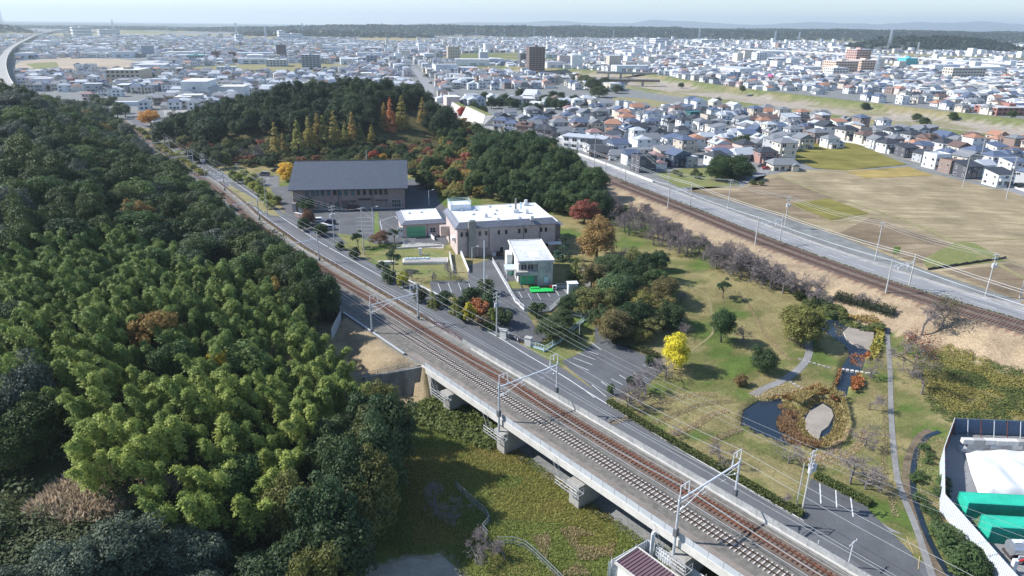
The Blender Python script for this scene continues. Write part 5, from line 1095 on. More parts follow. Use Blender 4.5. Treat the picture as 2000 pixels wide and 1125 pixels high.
# ================================================================ vegetation
def foliage_mat(name, transl=.28, var=.30):
    m = bpy.data.materials.new(name); m.use_nodes = True; nt = m.node_tree; nt.nodes.clear(); MATS[name] = m
    out = N(nt, 'ShaderNodeOutputMaterial'); oi = N(nt, 'ShaderNodeObjectInfo'); ge = N(nt, 'ShaderNodeNewGeometry')
    r1 = N(nt, 'ShaderNodeMapRange'); nt.links.new(ge.outputs['Random Per Island'], r1.inputs[0]); r1.inputs['To Min'].default_value = 1 - var; r1.inputs['To Max'].default_value = 1 + var * 1.3
    r2 = N(nt, 'ShaderNodeMapRange'); nt.links.new(oi.outputs['Random'], r2.inputs[0]); r2.inputs['To Min'].default_value = .76; r2.inputs['To Max'].default_value = 1.22
    mu = N(nt, 'ShaderNodeMath', operation='MULTIPLY'); nt.links.new(r1.outputs[0], mu.inputs[0]); nt.links.new(r2.outputs[0], mu.inputs[1])
    hs = N(nt, 'ShaderNodeHueSaturation'); nt.links.new(oi.outputs['Color'], hs.inputs['Color'])
    r3 = N(nt, 'ShaderNodeMapRange'); nt.links.new(oi.outputs['Random'], r3.inputs[0]); r3.inputs['To Min'].default_value = .515; r3.inputs['To Max'].default_value = .485; nt.links.new(r3.outputs[0], hs.inputs['Hue'])
    sc = N(nt, 'ShaderNodeVectorMath', operation='SCALE'); nt.links.new(hs.outputs[0], sc.inputs[0]); nt.links.new(mu.outputs[0], sc.inputs['Scale'])
    df = N(nt, 'ShaderNodeBsdfPrincipled'); nt.links.new(sc.outputs[0], df.inputs['Base Color']); df.inputs['Roughness'].default_value = .6; df.inputs['Specular IOR Level'].default_value = .25
    tr = N(nt, 'ShaderNodeBsdfTranslucent'); nt.links.new(sc.outputs[0], tr.inputs['Color'])
    mx = N(nt, 'ShaderNodeMixShader'); mx.inputs[0].default_value = transl; nt.links.new(df.outputs[0], mx.inputs[1]); nt.links.new(tr.outputs[0], mx.inputs[2]); nt.links.new(mx.outputs[0], out.inputs[0])
foliage_mat('foliage')
mat('bark', (.10, .08, .06), .95, .25, 2); mat('bark_grey', (.21, .185, .185), .95, .2, 2); mat('twig_grey', (.31, .265, .255), .95, .15, 2); mat('culm_green', (.16, .2, .07), .6, .2, 2)
def quads(c, n, a, asp, rng):
    """leaf quads: centres, normals, half sizes"""
    t = rng.normal(size=c.shape); t -= n * (t * n).sum(1, keepdims=True); t /= np.linalg.norm(t, axis=1, keepdims=True) + 1e-9; b = np.cross(n, t)
    A = a[:, None]; B = A * asp
    return np.stack([c - t*A, c - b*B, c + t*A, c + b*B], 1).reshape(-1, 3)
def mesh_quads(name, V, m):
    k = len(V) // 4; me = bpy.data.meshes.new(name); me.vertices.add(len(V)); me.vertices.foreach_set('co', V.astype(np.float32).ravel())
    me.loops.add(len(V)); me.loops.foreach_set('vertex_index', np.arange(len(V), dtype=np.int32)); me.polygons.add(k); me.polygons.foreach_set('loop_start', np.arange(0, len(V), 4, dtype=np.int32)); me.update()
    me.materials.append(MATS[m]); return me
def unit(v): return v / (np.linalg.norm(v, axis=1, keepdims=True) + 1e-9)
def clumps_to_mesh(name, C, Rc, per, leaf, rng, asp=.62, up=.35, jit=.45, flat=.85, m='foliage'):
    c = []; n = []
    for (p, r) in zip(C, Rc):
        k = int(per * (r / Rc.mean()) ** 2) + 4; d = unit(rng.normal(size=(k, 3))); d[:, 2] = np.where(d[:, 2] < -.45, -d[:, 2], d[:, 2])
        rr = r * rng.uniform(.62, 1.06, (k, 1)); c.append(p + d * rr * np.array((1, 1, flat))); n.append(unit(d + np.array((0, 0, up)) + rng.normal(size=(k, 3)) * jit))
    c = np.concatenate(c); n = np.concatenate(n); a = leaf * rng.uniform(.6, 1.35, len(c))
    return mesh_quads(name, quads(c, n, a, asp, rng), m)
def round_crown(seed, Rr=4.0, Hh=4.1, zc=4.1, nc=74, per=150, leaf=.165, cr=(.9, 1.45), lump=.25):
    rng = np.random.default_rng(seed); d = unit(rng.normal(size=(nc, 3))); d[:, 2] = np.where(d[:, 2] < -.8, -d[:, 2]*.6, d[:, 2]); f = rng.uniform(.45, .92, (nc, 1)) ** .7
    ph = rng.uniform(0, 6.28, 3); az = np.arctan2(d[:, 1], d[:, 0]); f = f * (1 + lump * np.sin(az * 2 + ph[0]) * .6 + lump * np.sin(az * 3 + ph[1]) * .5)[:, None]
    C = d * f * np.array((Rr, Rr, Hh)) * .86 + np.array((0, 0, zc)); return clumps_to_mesh('crown', C, rng.uniform(cr[0], cr[1], nc), per, leaf, rng)
def cone_crown(seed, Rr=2.3, H=13.0, z0=1.2, nc=95, per=46, leaf=.22):
    rng = np.random.default_rng(seed); t = rng.uniform(0, 1, nc) ** 1.25; rad = Rr * (1 - t) ** .8 * rng.uniform(.45, .95, nc); az = rng.uniform(0, 6.283, nc)
    C = np.stack([rad*np.cos(az), rad*np.sin(az), z0 + t*(H-z0)], 1); return clumps_to_mesh('crown', C, (.35 + .62*(1-t)) * rng.uniform(.8, 1.2, nc), per, leaf, rng, asp=.4, up=.2, flat=.75)
def bamboo_mesh(seed, H=11.5, nculm=3):
    rng = np.random.default_rng(seed); cs = []; ns = []; aa = []; stems = MB()
    for q in range(nculm):
        b = rng.normal(size=2) * .75; lean = rng.normal(size=2) * .9 + np.array((.4, -.5)); hh = H * rng.uniform(.82, 1.08); prev = None
        for k in range(7):
            t = k / 6; p = Vector((b[0] + lean[0]*t**2.4*2.2, b[1] + lean[1]*t**2.4*2.2, hh*(t - .10*t**4)))
            if prev is not None: stems.tube(prev, p, .06*(1.1-t+.17), .06*(1.1-t), 4, caps=False)
            prev = p
        for j in range(60):
            t = rng.uniform(.3, 1.0) ** .8; c = np.array((b[0] + lean[0]*t**2.4*2.2, b[1] + lean[1]*t**2.4*2.2, hh*(t - .10*t**4))); w = 1.35 * (1.12 - t) ** .55 + .22
            az = rng.uniform(0, 6.283); dirv = np.array((math.cos(az), math.sin(az), -.35)); L = w * rng.uniform(.6, 1.1); m_ = 27
            s = rng.uniform(.25, 1, (m_, 1)); pts = c + dirv * s * L + rng.normal(size=(m_, 3)) * .16; pts[:, 2] -= (s[:, 0] ** 2) * .35
            cs.append(pts); nn = unit(np.array((dirv[0]*.8, dirv[1]*.8, .75)) + rng.normal(size=(m_, 3)) * .4); ns.append(nn)
    c = np.concatenate(cs); n = np.concatenate(ns); return mesh_quads('foliage', quads(c, n, .185*rng.uniform(.7, 1.3, len(c)), .36, rng), 'foliage'), stems.mesh('culm')
def conifer_crown(seed, Rr=2.6, H=9.0):
    rng = np.random.default_rng(seed); C = []; r = []
    for k in range(11):
        t = k / 11; z = .8 + t * (H - 1.0); w = Rr * (1 - t) ** .9 + .2
        for j in range(max(3, int(9*(1-t)))): az = rng.uniform(0, 6.283); q = w * rng.uniform(.35, .95); C.append((q*math.cos(az), q*math.sin(az), z - q*.22)); r.append(.34 + .4*(1-t))
    return clumps_to_mesh('crown', np.array(C), np.array(r), 52, .2, rng, asp=.35, up=.3, flat=.55)
def trunk_mesh(seed, H=4.2, r=.22, limbs=5, spread=2.2, m='bark'):
    rng = random.Random(seed); mb = MB(); top = Vector((rng.uniform(-.3,.3), rng.uniform(-.3,.3), H)); mb.tube((0,0,-.6), top*.5, r*1.25, r*.85, 7, caps=False); mb.tube(top*.5, top, r*.85, r*.55, 7, caps=False)
    for k in range(limbs):
        a = 6.283*k/limbs + rng.uniform(-.4,.4); s = top*rng.uniform(.5,.95); e = s + Vector((math.cos(a)*spread, math.sin(a)*spread, rng.uniform(1.2, 2.4))); mb.tube(s, e, r*.45, r*.18, 5, caps=False)
    me = mb.mesh('trunk'); me.materials.append(MATS[m]); return me
def bare_mesh(seed, H=6.0, spread=1.0, depth=6, lean=(0, 0)):
    """trunk and limbs as tubes, the finest twigs as slender triangles"""
    rng = random.Random(seed); wood = MB(); tw = MB()
    def grow(p, d, L, r, lv):
        e = p + d * L
        if lv <= 2: wood.tube(p, e, r, r*.68, 5, caps=False)
        else:
            s = d.orthogonal().normalized() * max(r, .026); tw.add([p-s, p+s, e], [(0,1,2)]); s2 = d.cross(s).normalized() * max(r, .026); tw.add([p-s2, p+s2, e], [(0,1,2)])
        if lv >= depth: return
        for k in range(3 if lv < 1 else rng.choice((3, 3, 4))):
            q = p.lerp(e, rng.uniform(.45, 1.0) if k else 1.0); a = Vector((rng.gauss(0,1), rng.gauss(0,1), rng.gauss(.12,.55))).normalized(); nd = (d*.75 + a*.85*spread).normalized(); grow(q, nd, L*rng.uniform(.58,.82), r*.58, lv+1)
    grow(Vector((0,0,-.3)), Vector((lean[0], lean[1], 1)).normalized(), H*.28, .2, 0); w = wood.mesh('trunk'); w.materials.append(MATS['bark_grey']); t = tw.mesh('twigs'); t.materials.append(MATS['twig_grey']); return w, t
TR = {'round': [round_crown(s, lump=.3) for s in (1, 2, 3, 4, 5)], 'tall': [round_crown(s, 3.3, 4.7, 5.2, 68, 130) for s in (11, 12, 13)], 'shrub': [round_crown(s, 1.6, 1.35, 1.25, 26, 60, .15, (.45, .7)) for s in (21, 22, 23)],
      'open': [round_crown(s, 4.2, 3.6, 4.3, 56, 105, .17, (.7, 1.2), .4) for s in (31, 32, 33)], 'cone': [cone_crown(s) for s in (41, 42, 43)], 'conifer': [conifer_crown(s) for s in (51, 52)], 'cloud': [round_crown(s, 2.2, 1.5, 3.1, 16, 70, .17, (.55, .85), .5) for s in (61, 62)]}
SPARSE = round_crown(91, 4.4, 3.6, 5.2, 46, 14, .15, (.8, 1.4), .3)
BAM = [bamboo_mesh(s) for s in (71, 72, 73, 74)]
for _, st_ in BAM: st_.materials.append(MATS['culm_green'])
BARE = [bare_mesh(s, 8.5, 1.0) for s in (81, 82, 83, 84)] + [bare_mesh(85, 8, 1.3, 6, (.5, -.2))]
TRUNK = {'round': trunk_mesh(1), 'tall': trunk_mesh(2, 5.0, .24), 'shrub': trunk_mesh(3, .9, .08, 4, .6), 'open': trunk_mesh(4, 4.0, .2), 'cone': trunk_mesh(5, 10.5, .28, 3, .5), 'conifer': trunk_mesh(6, 7.5, .18, 3, .4), 'cloud': trunk_mesh(7, 2.6, .13, 5, 1.2)}
DIM = {'round': (4.0, 8.4), 'tall': (3.3, 10.2), 'shrub': (1.6, 2.6), 'open': (4.2, 8.3), 'cone': (2.3, 13.4), 'conifer': (2.6, 9.0), 'cloud': (2.4, 4.8)}
trng = random.Random(99)
def lit(c, k=1.6): return tuple(min(.6, v*k) for v in c)
def tree(kind, p, r, h, col, label, name='tree', cat='tree', group=None, seed=None, parts=True):
    R0, H0 = DIM[kind]; v = trng.randrange(len(TR[kind])) if seed is None else seed
    t = thing(name, label, cat, p, trng.uniform(0, 6.28), group); t.scale = (r/R0, r/R0*trng.uniform(.92, 1.08), h/H0)
    put('crown', TR[kind][v % len(TR[kind])], None, t, color=lit(col))
    if parts: put('trunk', TRUNK[kind], None, t)
    return t
def bare(p, s, label, seed=None, name='bare_tree', group=None, leaf=None, lean=False, rz=None):
    v = (4 if lean else trng.randrange(4)) if seed is None else seed; t = thing(name, label, 'tree', p, trng.uniform(0, 6.28) if rz is None else rz, group); t.scale = (s, s, s*trng.uniform(.85, 1.05))
    put('trunk', BARE[v][0], None, t); put('twigs', BARE[v][1], None, t)
    if leaf: put('crown', SPARSE, None, t, color=leaf).scale = (.85, .85, .85)
    return t
DK, MD, OL, GG, YG = (.026, .046, .017), (.042, .070, .022), (.12, .115, .032), (.062, .08, .054), (.17, .19, .04)
BR, RD, OR, GD, BA = (.13, .085, .035), (.20, .045, .028), (.26, .115, .035), (.42, .27, .03), (.145, .18, .052)
# --- hand-placed trees: (kind, base px, radius, height, colour, label)
HAND = [
 ('round',(1318,722),3.2,7.8,(.36,.33,.025),'bright yellow ginkgo at the head of the public car park'),('tall',(1408,668),2.9,8.2,MD,'neat dark green tree standing alone on the park lawn'),
 ('cloud',(1412,582),2.2,5.0,DK,'small dark flat-topped tree on the upper park lawn'),('round',(1562,668),5.4,9.2,OL,'large olive tree overhanging the head of the pond'),
 ('round',(1490,728),2.8,5.6,DK,'dark bushy tree between lawn and park path'),('shrub',(1446,752),1.4,2.2,BR,'small brown shrub on the lawn below the park path'),
 ('round',(1165,506),6.6,11.5,(.15,.105,.035),'big russet-brown zelkova right of the laboratory'),('round',(1140,436),4.6,7.5,(.16,.055,.035),'dark red maple above the russet zelkova'),
 ('round',(1155,385),6.4,12,MD,'great dark green tree at the end of the wood by the far railway'),('conifer',(1098,508),2.8,8.2,(.04,.085,.055),'blue-green conifer at the corner of the laboratory'),
 ('conifer',(1123,545),2.6,6.2,(.075,.09,.02),'small yellow-green conifer behind the office'),('shrub',(1048,618),2.2,3.4,DK,'dark round shrub on the island by the notice board'),
 ('round',(1080,664),4.1,5.2,(.034,.05,.02),'wide dark mound of shrub above the gate corner'),('round',(1098,640),2.9,4.6,(.032,.05,.02),'dark round shrub behind the wide mound'),('round',(1110,612),2.6,4.6,DK,'dark clipped tree beside the car park fence'),
 ('tall',(1195,605),4.6,10.0,(.045,.075,.03),'tall deep green tree in the park grove'),('round',(1225,560),4.0,7.5,DK,'dark evergreen at the back of the park grove'),('open',(1248,622),4.8,8.0,OL,'olive-gold tree in the middle of the park grove'),
 ('open',(1165,625),3.2,6.5,BR,'brown thin-leaved tree at the left of the park grove'),('open',(1175,590),3.2,6.2,BR,'brown tree behind the left of the park grove'),('round',(1278,575),3.6,7.5,(.05,.075,.025),'dark green tree at the right back of the grove'),
 ('round',(1284,528),3.0,6.0,DK,'dark round tree among the bare cherries'),('open',(1282,625),4.2,7.0,(.12,.10,.035),'brown-olive tree at the right of the grove'),('shrub',(1305,640),3.4,3.6,(.04,.06,.025),'dark thicket at the grove edge toward the lawn'),
 ('open',(1215,650),3.2,5.6,(.10,.12,.03),'yellow-green understorey tree in front of the grove'),('open',(1185,660),2.8,5.0,BR,'small brown tree at the front of the grove'),('round',(1250,668),2.4,3.6,OL,'low olive bush in front of the grove'),
 ('round',(1160,560),2.6,5.6,(.034,.06,.035),'bluish dark tree below the russet zelkova'),('round',(1200,535),3.0,5.5,DK,'dark low tree right of the zelkova foot'),('shrub',(1010+120,660),1.0,1.6,DK,'tiny clipped shrub by the park gate panels'),
 ('shrub',(1270,715),1.3,2.6,DK,'small dark shrub beside the ginkgo'),('shrub',(1192,772),.8,2.4,MD,'small slim tree on the car park corner'),('shrub',(1232,752),.9,2.0,DK,'small dark bush at the car park edge'),
 ('round',(600,413),2.9,5.0,(.05,.08,.03),'round green tree in front of the hall entrance'),('round',(603,440),2.9,5.2,(.11,.05,.03),'reddish-brown tree in the hall car park'),('round',(594,450),2.4,4.0,DK,'dark clipped tree below the reddish-brown one'),('round',(627,460),2.6,4.0,DK,'dark tree over the cars in the hall car park'),
 ('cloud',(700,484),2.4,5.0,DK,'cloud-pruned dark pine left of the red-brown spreading tree'),('open',(742,480),3.6,4.6,(.15,.075,.05),'low spreading red-brown tree on the institute lawn'),('cloud',(771,473),2.2,4.2,DK,'dark cloud-pruned pine beside the garage apron'),('shrub',(694,505),1.9,3.2,DK,'dark globe shrub by the road below the lawn'),('shrub',(665,488),1.5,2.4,DK,'small dark shrub by the road bank'),
 ('cloud',(768,530),2.5,6.2,(.035,.055,.03),'grey-green pine beside the concrete slab'),('cloud',(748,545),2.3,4.8,DK,'dark pine by the road left of the slab'),('shrub',(762,552),2.2,3.6,DK,'dark bush under the pines by the road'),('shrub',(788,562),1.9,4.2,(.19,.19,.025),'yellow-green bush on the road bank'),
 ('round',(560,352),4.4,7.5,GD,'golden-yellow tree at the left end of the hall'),('open',(730,318),4.0,6.0,(.26,.05,.035),'scarlet maple behind the hall roof'),('shrub',(748,318),2.4,4.5,(.45,.2,.03),'small orange tree beside the scarlet maple'),
 ('round',(500,360),3.0,5.2,YG,'x'),('round',(295,246),7.5,10.5,(.33,.17,.03),'large orange autumn tree by the kindergarten roof'),('open',(410,238),6.5,9.5,(.20,.10,.05),'bronze tree at the corner of the school ground'),('round',(425,190),5.5,8,(.20,.05,.03),'deep red tree beside the white gym'),
 ('round',(415,286),9.5,15,DK,'massive dark evergreen right of the kindergarten'),('round',(905,228),4.5,7,(.30,.04,.03),'crimson maple above the white retaining wall road'),('open',(1030,322),3.5,6.5,(.28,.04,.03),'small crimson tree on the ridge of the right wood'),('open',(1078,320),4.5,8,(.17,.10,.05),'faded bronze tree at the edge of the right wood'),
]
for k, px, r, h, c, lb in HAND:
    if lb == 'x': continue
    tree(k, G(*px), r, h, c, lb, 'shrub' if k == 'shrub' else 'tree', 'shrub' if k == 'shrub' else 'tree')
GR = [(1135,600),(1155,565),(1190,545),(1235,530),(1270,548),(1295,590),(1300,635),(1268,655),(1235,648),(1200,665),(1170,645),(1150,622),(1215,590),(1262,610),(1230,575),(1190,625)]
for i, px in enumerate(GR): tree(('round','open','tall')[i % 3], G(*px), 3.4 + (i*7 % 5)*.25, 5.6 + (i*5 % 7)*.4, (DK, (.10,.085,.035), (.05,.072,.028), (.085,.09,.03))[i % 4], 'leafy tree filling the park grove', 'grove_tree', 'tree', 'grove beside the public car park')
# clipped shrubs between guardrail and drive
row = [((822,590),2.0,3.6,(.05,.05,.025),'shrub'),((845,600),1.8,4.6,(.11,.12,.03),'conifer'),((868,598),2.2,3.6,DK,'shrub'),((888,613),1.8,5.0,(.13,.14,.03),'conifer'),((902,606),2.0,3.4,DK,'shrub'),((916,628),2.0,4.4,(.25,.21,.02),'shrub'),((936,616),2.0,4.2,(.30,.11,.05),'shrub'),((922,590),2.4,3.8,DK,'shrub'),((955,606),3.0,4.6,(.032,.052,.02),'shrub'),((958,640),1.8,5.0,(.17,.19,.03),'conifer'),((978,632),2.4,3.8,(.034,.05,.02),'shrub'),((940,640),1.8,3.0,(.09,.07,.04),'shrub'),((950,572),2.2,3.8,(.06,.075,.03),'shrub'),((905,628),1.4,2.6,DK,'shrub')]
words_ = ['brownish shrub at the far end of the drive shrubs','slim yellow-green cone second in the drive shrubs','dark globe beside the first cone','yellow-green cone over the guardrail middle','dark globe behind the yellow-green cone','golden globe shrub by the guardrail','orange-red shrub in the drive planting','dark globe behind the orange-red shrub','large dark globe before the floodlight mast','bright green cone near the gate pole','dark shrub beside the gate pole','brown low shrub by the guardrail','grey-green bush at the floodlight mast foot','small dark bush left of the golden globe']
for (px, r, h, c, k), lb in zip(row, words_): tree(k, G(*px), r, h, c, lb, 'shrub', 'shrub', 'planting along the institute drive')
for i, px in enumerate(((455,352),(466,358),(478,349),(487,362),(496,372),(506,380),(513,388),(522,397),(530,408),(540,398),(495,352),(508,362))): tree('round', G(*px), 2.3, 4.4 - .12*i, YG if i % 3 else (.11,.13,.03), 'yellow-green tree in the hedge row left of the hall', 'hedge_tree', 'tree', 'hedge row left of the hall')
MS = [((541,304),(537,240)),((556,306),(556,262)),((584,300),(583,237)),((606,296),(607,230)),((624,292),(625,224)),((634,292),(634,228)),((656,290),(655,217)),((690,280),(690,221)),((704,280),(704,241)),((727,278),(727,244)),((752,262),(751,203)),((764,262),(762,194)),((786,258),(785,188)),((826,244),(825,191)),((676,284),(680,240))]
for i, (b, t) in enumerate(MS):
    p, h = pole_h(*b, *t); h = min(h, 23); orange = i == 11
    tree('cone', p, max(2.2, h*.21), h*1.06, (.34,.15,.06) if orange else ((.21,.18,.05), (.22,.165,.05), (.18,.18,.05))[i % 3], 'orange-brown dawn redwood, the only orange spire before the wood' if orange else 'slender golden-green dawn redwood spire before the middle wood', 'dawn_redwood', 'tree', None if orange else 'dawn redwood spires')
# bare trees
bare(G(497, 318), 1.75, 'big bare purple-grey tree at the far car park'); bare(G(1232, 790), 1.0, 'bare cherry leaning over the lower car park edge', 4); bare(G(1262, 772), 1.15, 'wide bare cherry at the end of the car park', 4, rz=2.2); bare(G(1300, 738), .9, 'bare cherry beside the ginkgo trunk'); bare(G(1225, 800), .7, 'small bare tree on the road verge')
for px, s, lb in (((805,548),.62,'bare tree on the institute lawn, left one'),((845,550),.55,'bare tree on the institute lawn, middle one'),((880,545),.8,'bare tree on the institute lawn by the ramp'),((1450,668),.75,'bare bush-like tree behind the neat dark tree'),((1236,520),1.1,'bare grey tree behind the grove'),((1340,655),.55,'thin bare sapling on the lawn'),((1330,590),.7,'pale bare sapling right of the grove'),((1700,735),.75,'bare young tree on the pond bank by the stepping stones'),((1697,800),.7,'bare young tree on the right lawn, upper'),((1690,870),.75,'bare young tree on the right lawn, lower'),((1660,945),.95,'bare spreading tree above the lower car park hedge'),((1690,955),.95,'twin bare spreading tree above the lower car park hedge'),((1540,905),.8,'bare tree on the lawn left of the transformer pole'),((1405,905),.75,'small bare tree by the roadside hedge'),((1530,980),.4,'tiny bare shrub before the transformer pole'),((1315,850),.4,'little bare stump shrub on the terraces')): bare(G(*px), s, lb)
rb = random.Random(4)
for i in range(120):
    t = (i % 60) / 59; x = 1195 + 480*t; y = 418 + 182*t + rb.uniform(-18, 30); p = G(x, y)
    if poly_dist(np.array([p.x]), np.array([p.y]), RT)[0] > -17: continue
    bare(p, rb.uniform(1.0, 1.35), 'leafless grey-purple cherry in the row below the brown bank', group='bare cherries below the far railway')
for px, s, lb, lf in (((1690,600),.8,'bare tree at the foot of the brown bank',None),((1800,655),1.3,'tall bare grey tree behind the pond bank',None),((1840,640),1.2,'bare tree with some green at the bank foot',(.09,.09,.04)),((1782,735),1.35,'tall half-bare tree with rusty leaves right of the pond',(.20,.085,.045)),((1800,770),1.1,'half-bare olive tree under the rusty one',(.10,.10,.035)),((1770,690),1.0,'thin bare tree on the pond bank',None)): bare(G(*px), s, lb, leaf=lf)
for px, s in (((575,1095),.95),((640,1085),.85),((690,1070),1.0),((880,1015),.7),((950,1075),.75),((985,1095),.55),((930,1100),.6),((850,990),.8)): bare(G(*px), s, 'pale leafless tree on the gravel edge below the wood', group='pale bare trees by the gravel')
# thicket round the far railway bank foot and drain bushes
for i in range(60):
    t = i/59; x = 1195 + 560*t; y = 395 + 217*t; p = G(x, y)
    d = poly_dist(np.array([p.x]), np.array([p.y]), RT)[0]
    k = int(np.argmin(np.hypot(RT[:,0]-p.x, RT[:,1]-p.y))); tv = RT[min(k+1,len(RT)-1)]-RT[max(k-1,0)]; tv = tv/np.hypot(*tv); n = Vector((tv[1],-tv[0],0)); p = p + n*(-17.0-d) + n*rb.uniform(-2,1); p.z = gz(p.x, p.y)
    tree('shrub', p, rb.uniform(1.2, 2.2), rb.uniform(1.3, 2.4), (.085,.10,.032) if i % 3 else (.055,.075,.03), 'low green bush in the strip at the foot of the brown bank', 'bush', 'bush', 'bushes below the far railway')
for px, r in (((1805,880),1.0),((1815,893),.8),((1813,905),.8),((1795,932),.9),((1786,940),1.0),((1840,950),1.3),((1838,970),1.3),((1795,978),.9),((1810,1000),1.0),((1820,1008),.9),((1826,1018),.7),((1838,1048),1.6),((1852,1062),1.8),((1872,1100),2.6),((1895,1090),1.6),((1905,1118),1.8),((1885,1125),2.0)): tree('shrub', G(*px), r, r*1.25, (.04,.065,.022), 'low dark bush on the dry strip along the yard fence', 'bush', 'bush', 'bushes along the yard fence')
# orchard and thicket by the far road
for px, r, h in (((1400,352),6.5,8.5),((1425,345),6.5,9),((1445,350),6.0,8),((1412,338),6,8.5),((1440,338),5,8)): tree('round', G(*px), r, h, (.03,.05,.016), 'dark evergreen in the round thicket beside the orchard', 'tree', 'tree', 'thicket by the orchard')
for px in ((1319,340),(1328,345),(1353,344),(1358,338),(1366,345),(1362,350),(1470,360),(1485,362)): tree('shrub', G(*px), 1.6, 2.0, (.07,.085,.03), 'small fruit bush in the orchard plot', 'bush', 'bush', 'orchard bushes')

# --- scattered woods
def canopy_blocked(x, y, z, hc=6.5):
    t = np.linspace(.15, .93, 40); X = x*t; Y = y*t; Zr = CAM_H + (z - CAM_H)*t; g = ground(X, Y); s, q = sq(X, Y); q = q - qbend(s); wood = (q < qbnd(s) - 4) & (Y < 470)
    return bool(np.any(Zr < g + hc*wood - .5))
def scatter(region, n_try, dmin, seed, hmin=8, ymax=560, cap=300, tall=10):
    rng = np.random.default_rng(seed); (x0, x1, y0, y1) = region['box']; X = rng.uniform(x0, x1, n_try); Y = rng.uniform(y0, y1, n_try); ok = region['f'](X, Y); X, Y = X[ok], Y[ok]; Z = ground(X, Y); px, py = project(X, Y, Z + tall)
    ok = (px > -90) & (px < 2090) & (py > 0) & (py < 1260); out = []; cell = {}
    for x, y, z, a, b in zip(X[ok], Y[ok], Z[ok], px[ok], py[ok]):
        d = dmin(a, b, x, y) if callable(dmin) else dmin; k = (int(x//8), int(y//8)); bad = False
        for i in (-1,0,1):
            for j in (-1,0,1):
                for (u, v) in cell.get((k[0]+i, k[1]+j), ()):
                    if (u-x)**2 + (v-y)**2 < d*d: bad = True; break
        if bad: continue
        if canopy_blocked(x, y, z + tall): continue
        cell.setdefault(k, []).append((x, y)); out.append((x, y, z, a, b))
    return out
def left_f(X, Y): s, q = sq(X, Y); q = q - qbend(s); return (q < qbnd(s) - np.where(s > 95, .5, 2.5)) & (Y > 52) & ~((s > 64) & (s < 92) & (q > -17))
BAMP = [(20,470),(150,440),(300,440),(420,500),(560,560),(640,650),(715,670),(735,740),(650,760),(600,800),(545,900),(480,980),(330,965),(250,930),(150,860),(110,760),(60,700),(-90,690),(-90,520)]
DRYP = [(-140,1010),(-60,930),(120,900),(230,880),(360,920),(400,1060),(300,1110),(-100,1120)]
cnt = {}
LW = scatter({'box': (-330, 20, 52, 480), 'f': left_f}, 60000, lambda a, b, x, y: 2.9 if in_poly(a, b, BAMP) else (4.8 if y < 150 else 7.4), 17)
lrng = random.Random(31)
def used(k, n=300): cnt[k] = cnt.get(k, 0) + 1; return cnt[k] <= n
for x, y, z, a, b in LW:
    if in_poly(a, b, BAMP) and lrng.random() < .96 and used('bamboo', 330):
        t = thing('bamboo_clump', 'feathery bright green bamboo clump %s of the sunlit grove' % ('at the railway side' if a > 560 else ('at the left end' if a < 130 else ('in the top rows' if b < 560 else ('in the middle rows' if b < 740 else 'in the foremost rows')))), 'bamboo', (x, y, z-.2), lrng.uniform(-.6, .6), 'bamboo grove'); v = lrng.randrange(4); s = lrng.uniform(.78, 1.12); t.scale = (s*1.05, s*1.05, s)
        u = min(1, max(0, (b-450)/430)); c = (.11+.09*u, .158+.085*u, .046+.008*u); put('foliage', BAM[v][0], None, t, color=lit(c, 1.35)); put('culm', BAM[v][1], None, t)['kind'] = 'stuff'; continue
    bx_, by_ = project(x, y, z + .5)
    if in_poly(bx_, by_, DRYP): continue
    u = lrng.random(); h = lrng.uniform(9, 13.5); r = lrng.uniform(3.6, 7.0) if y > 150 else lrng.uniform(3.2, 4.8)
    if b > 950 and a < 480: h = lrng.uniform(6.5, 9)
    if b > 950 and a < 480: k, c, lb = 'round', GG, 'grey-green evergreen in the lower left corner of the hill wood'
    elif a > 480 and b > 640 and u < .85: k, c, lb = ('round', (.034,.055,.02), 'dark rounded evergreen at the meadow end of the hill wood') if u < .55 else ('round', (.085,.088,.024), 'olive-gold evergreen at the meadow end of the hill wood')
    elif u < .45: k, c, lb = 'round', (.041,.059,.018), 'dark broadleaf evergreen on the upper left hill'
    elif u < .62: k, c, lb = 'tall', (.05,.082,.022), 'mid-green tree standing among the evergreens of the left hill'
    elif u < .74: k, c, lb = 'round', (.064,.078,.058), 'grey-leaved evergreen on the upper left hill'
    elif u < .965: k, c, lb = 'tall', (.03,.05,.02), 'tall dark cedar-like tree on the upper left hill'
    else: k, c, lb = 'open', (.17,.11,.035), 'bronze-brown thin tree among the evergreens of the left hill'
    lb = lb.replace('the upper left hill', 'the left hill').replace('the left hill', 'the left hill ' + ('by the left picture edge' if a < 150 else ('along its skyline' if b < 330 and a < 330 else ('beside the railway' if a > 400 and b < 640 else ('above the bamboo' if b < 480 else 'below the bamboo')))))
    if not used(lb): continue
    tree(k, (x, y, z-.3), r, h, c, lb, {'round': 'evergreen_tree', 'tall': 'cedar_tree', 'open': 'autumn_tree'}[k], 'tree', 'trees of the left hill wood')
for px, r, h, c, lb in (((425,735),3.2,9,(.40,.26,.03),'golden tree in the middle of the bamboo grove'),((540,580),3.4,9,(.24,.17,.05),'yellow-bronze tree at the track edge of the hill wood'),((590,610),3.0,7,(.22,.16,.05),'second yellow-bronze tree beside the lineside wall'),((470,790),2.5,7,(.13,.09,.06),'brown withered tree in the bamboo')):
    p = G(px[0], px[1]+40); tree('open', p, r, h, c, lb)
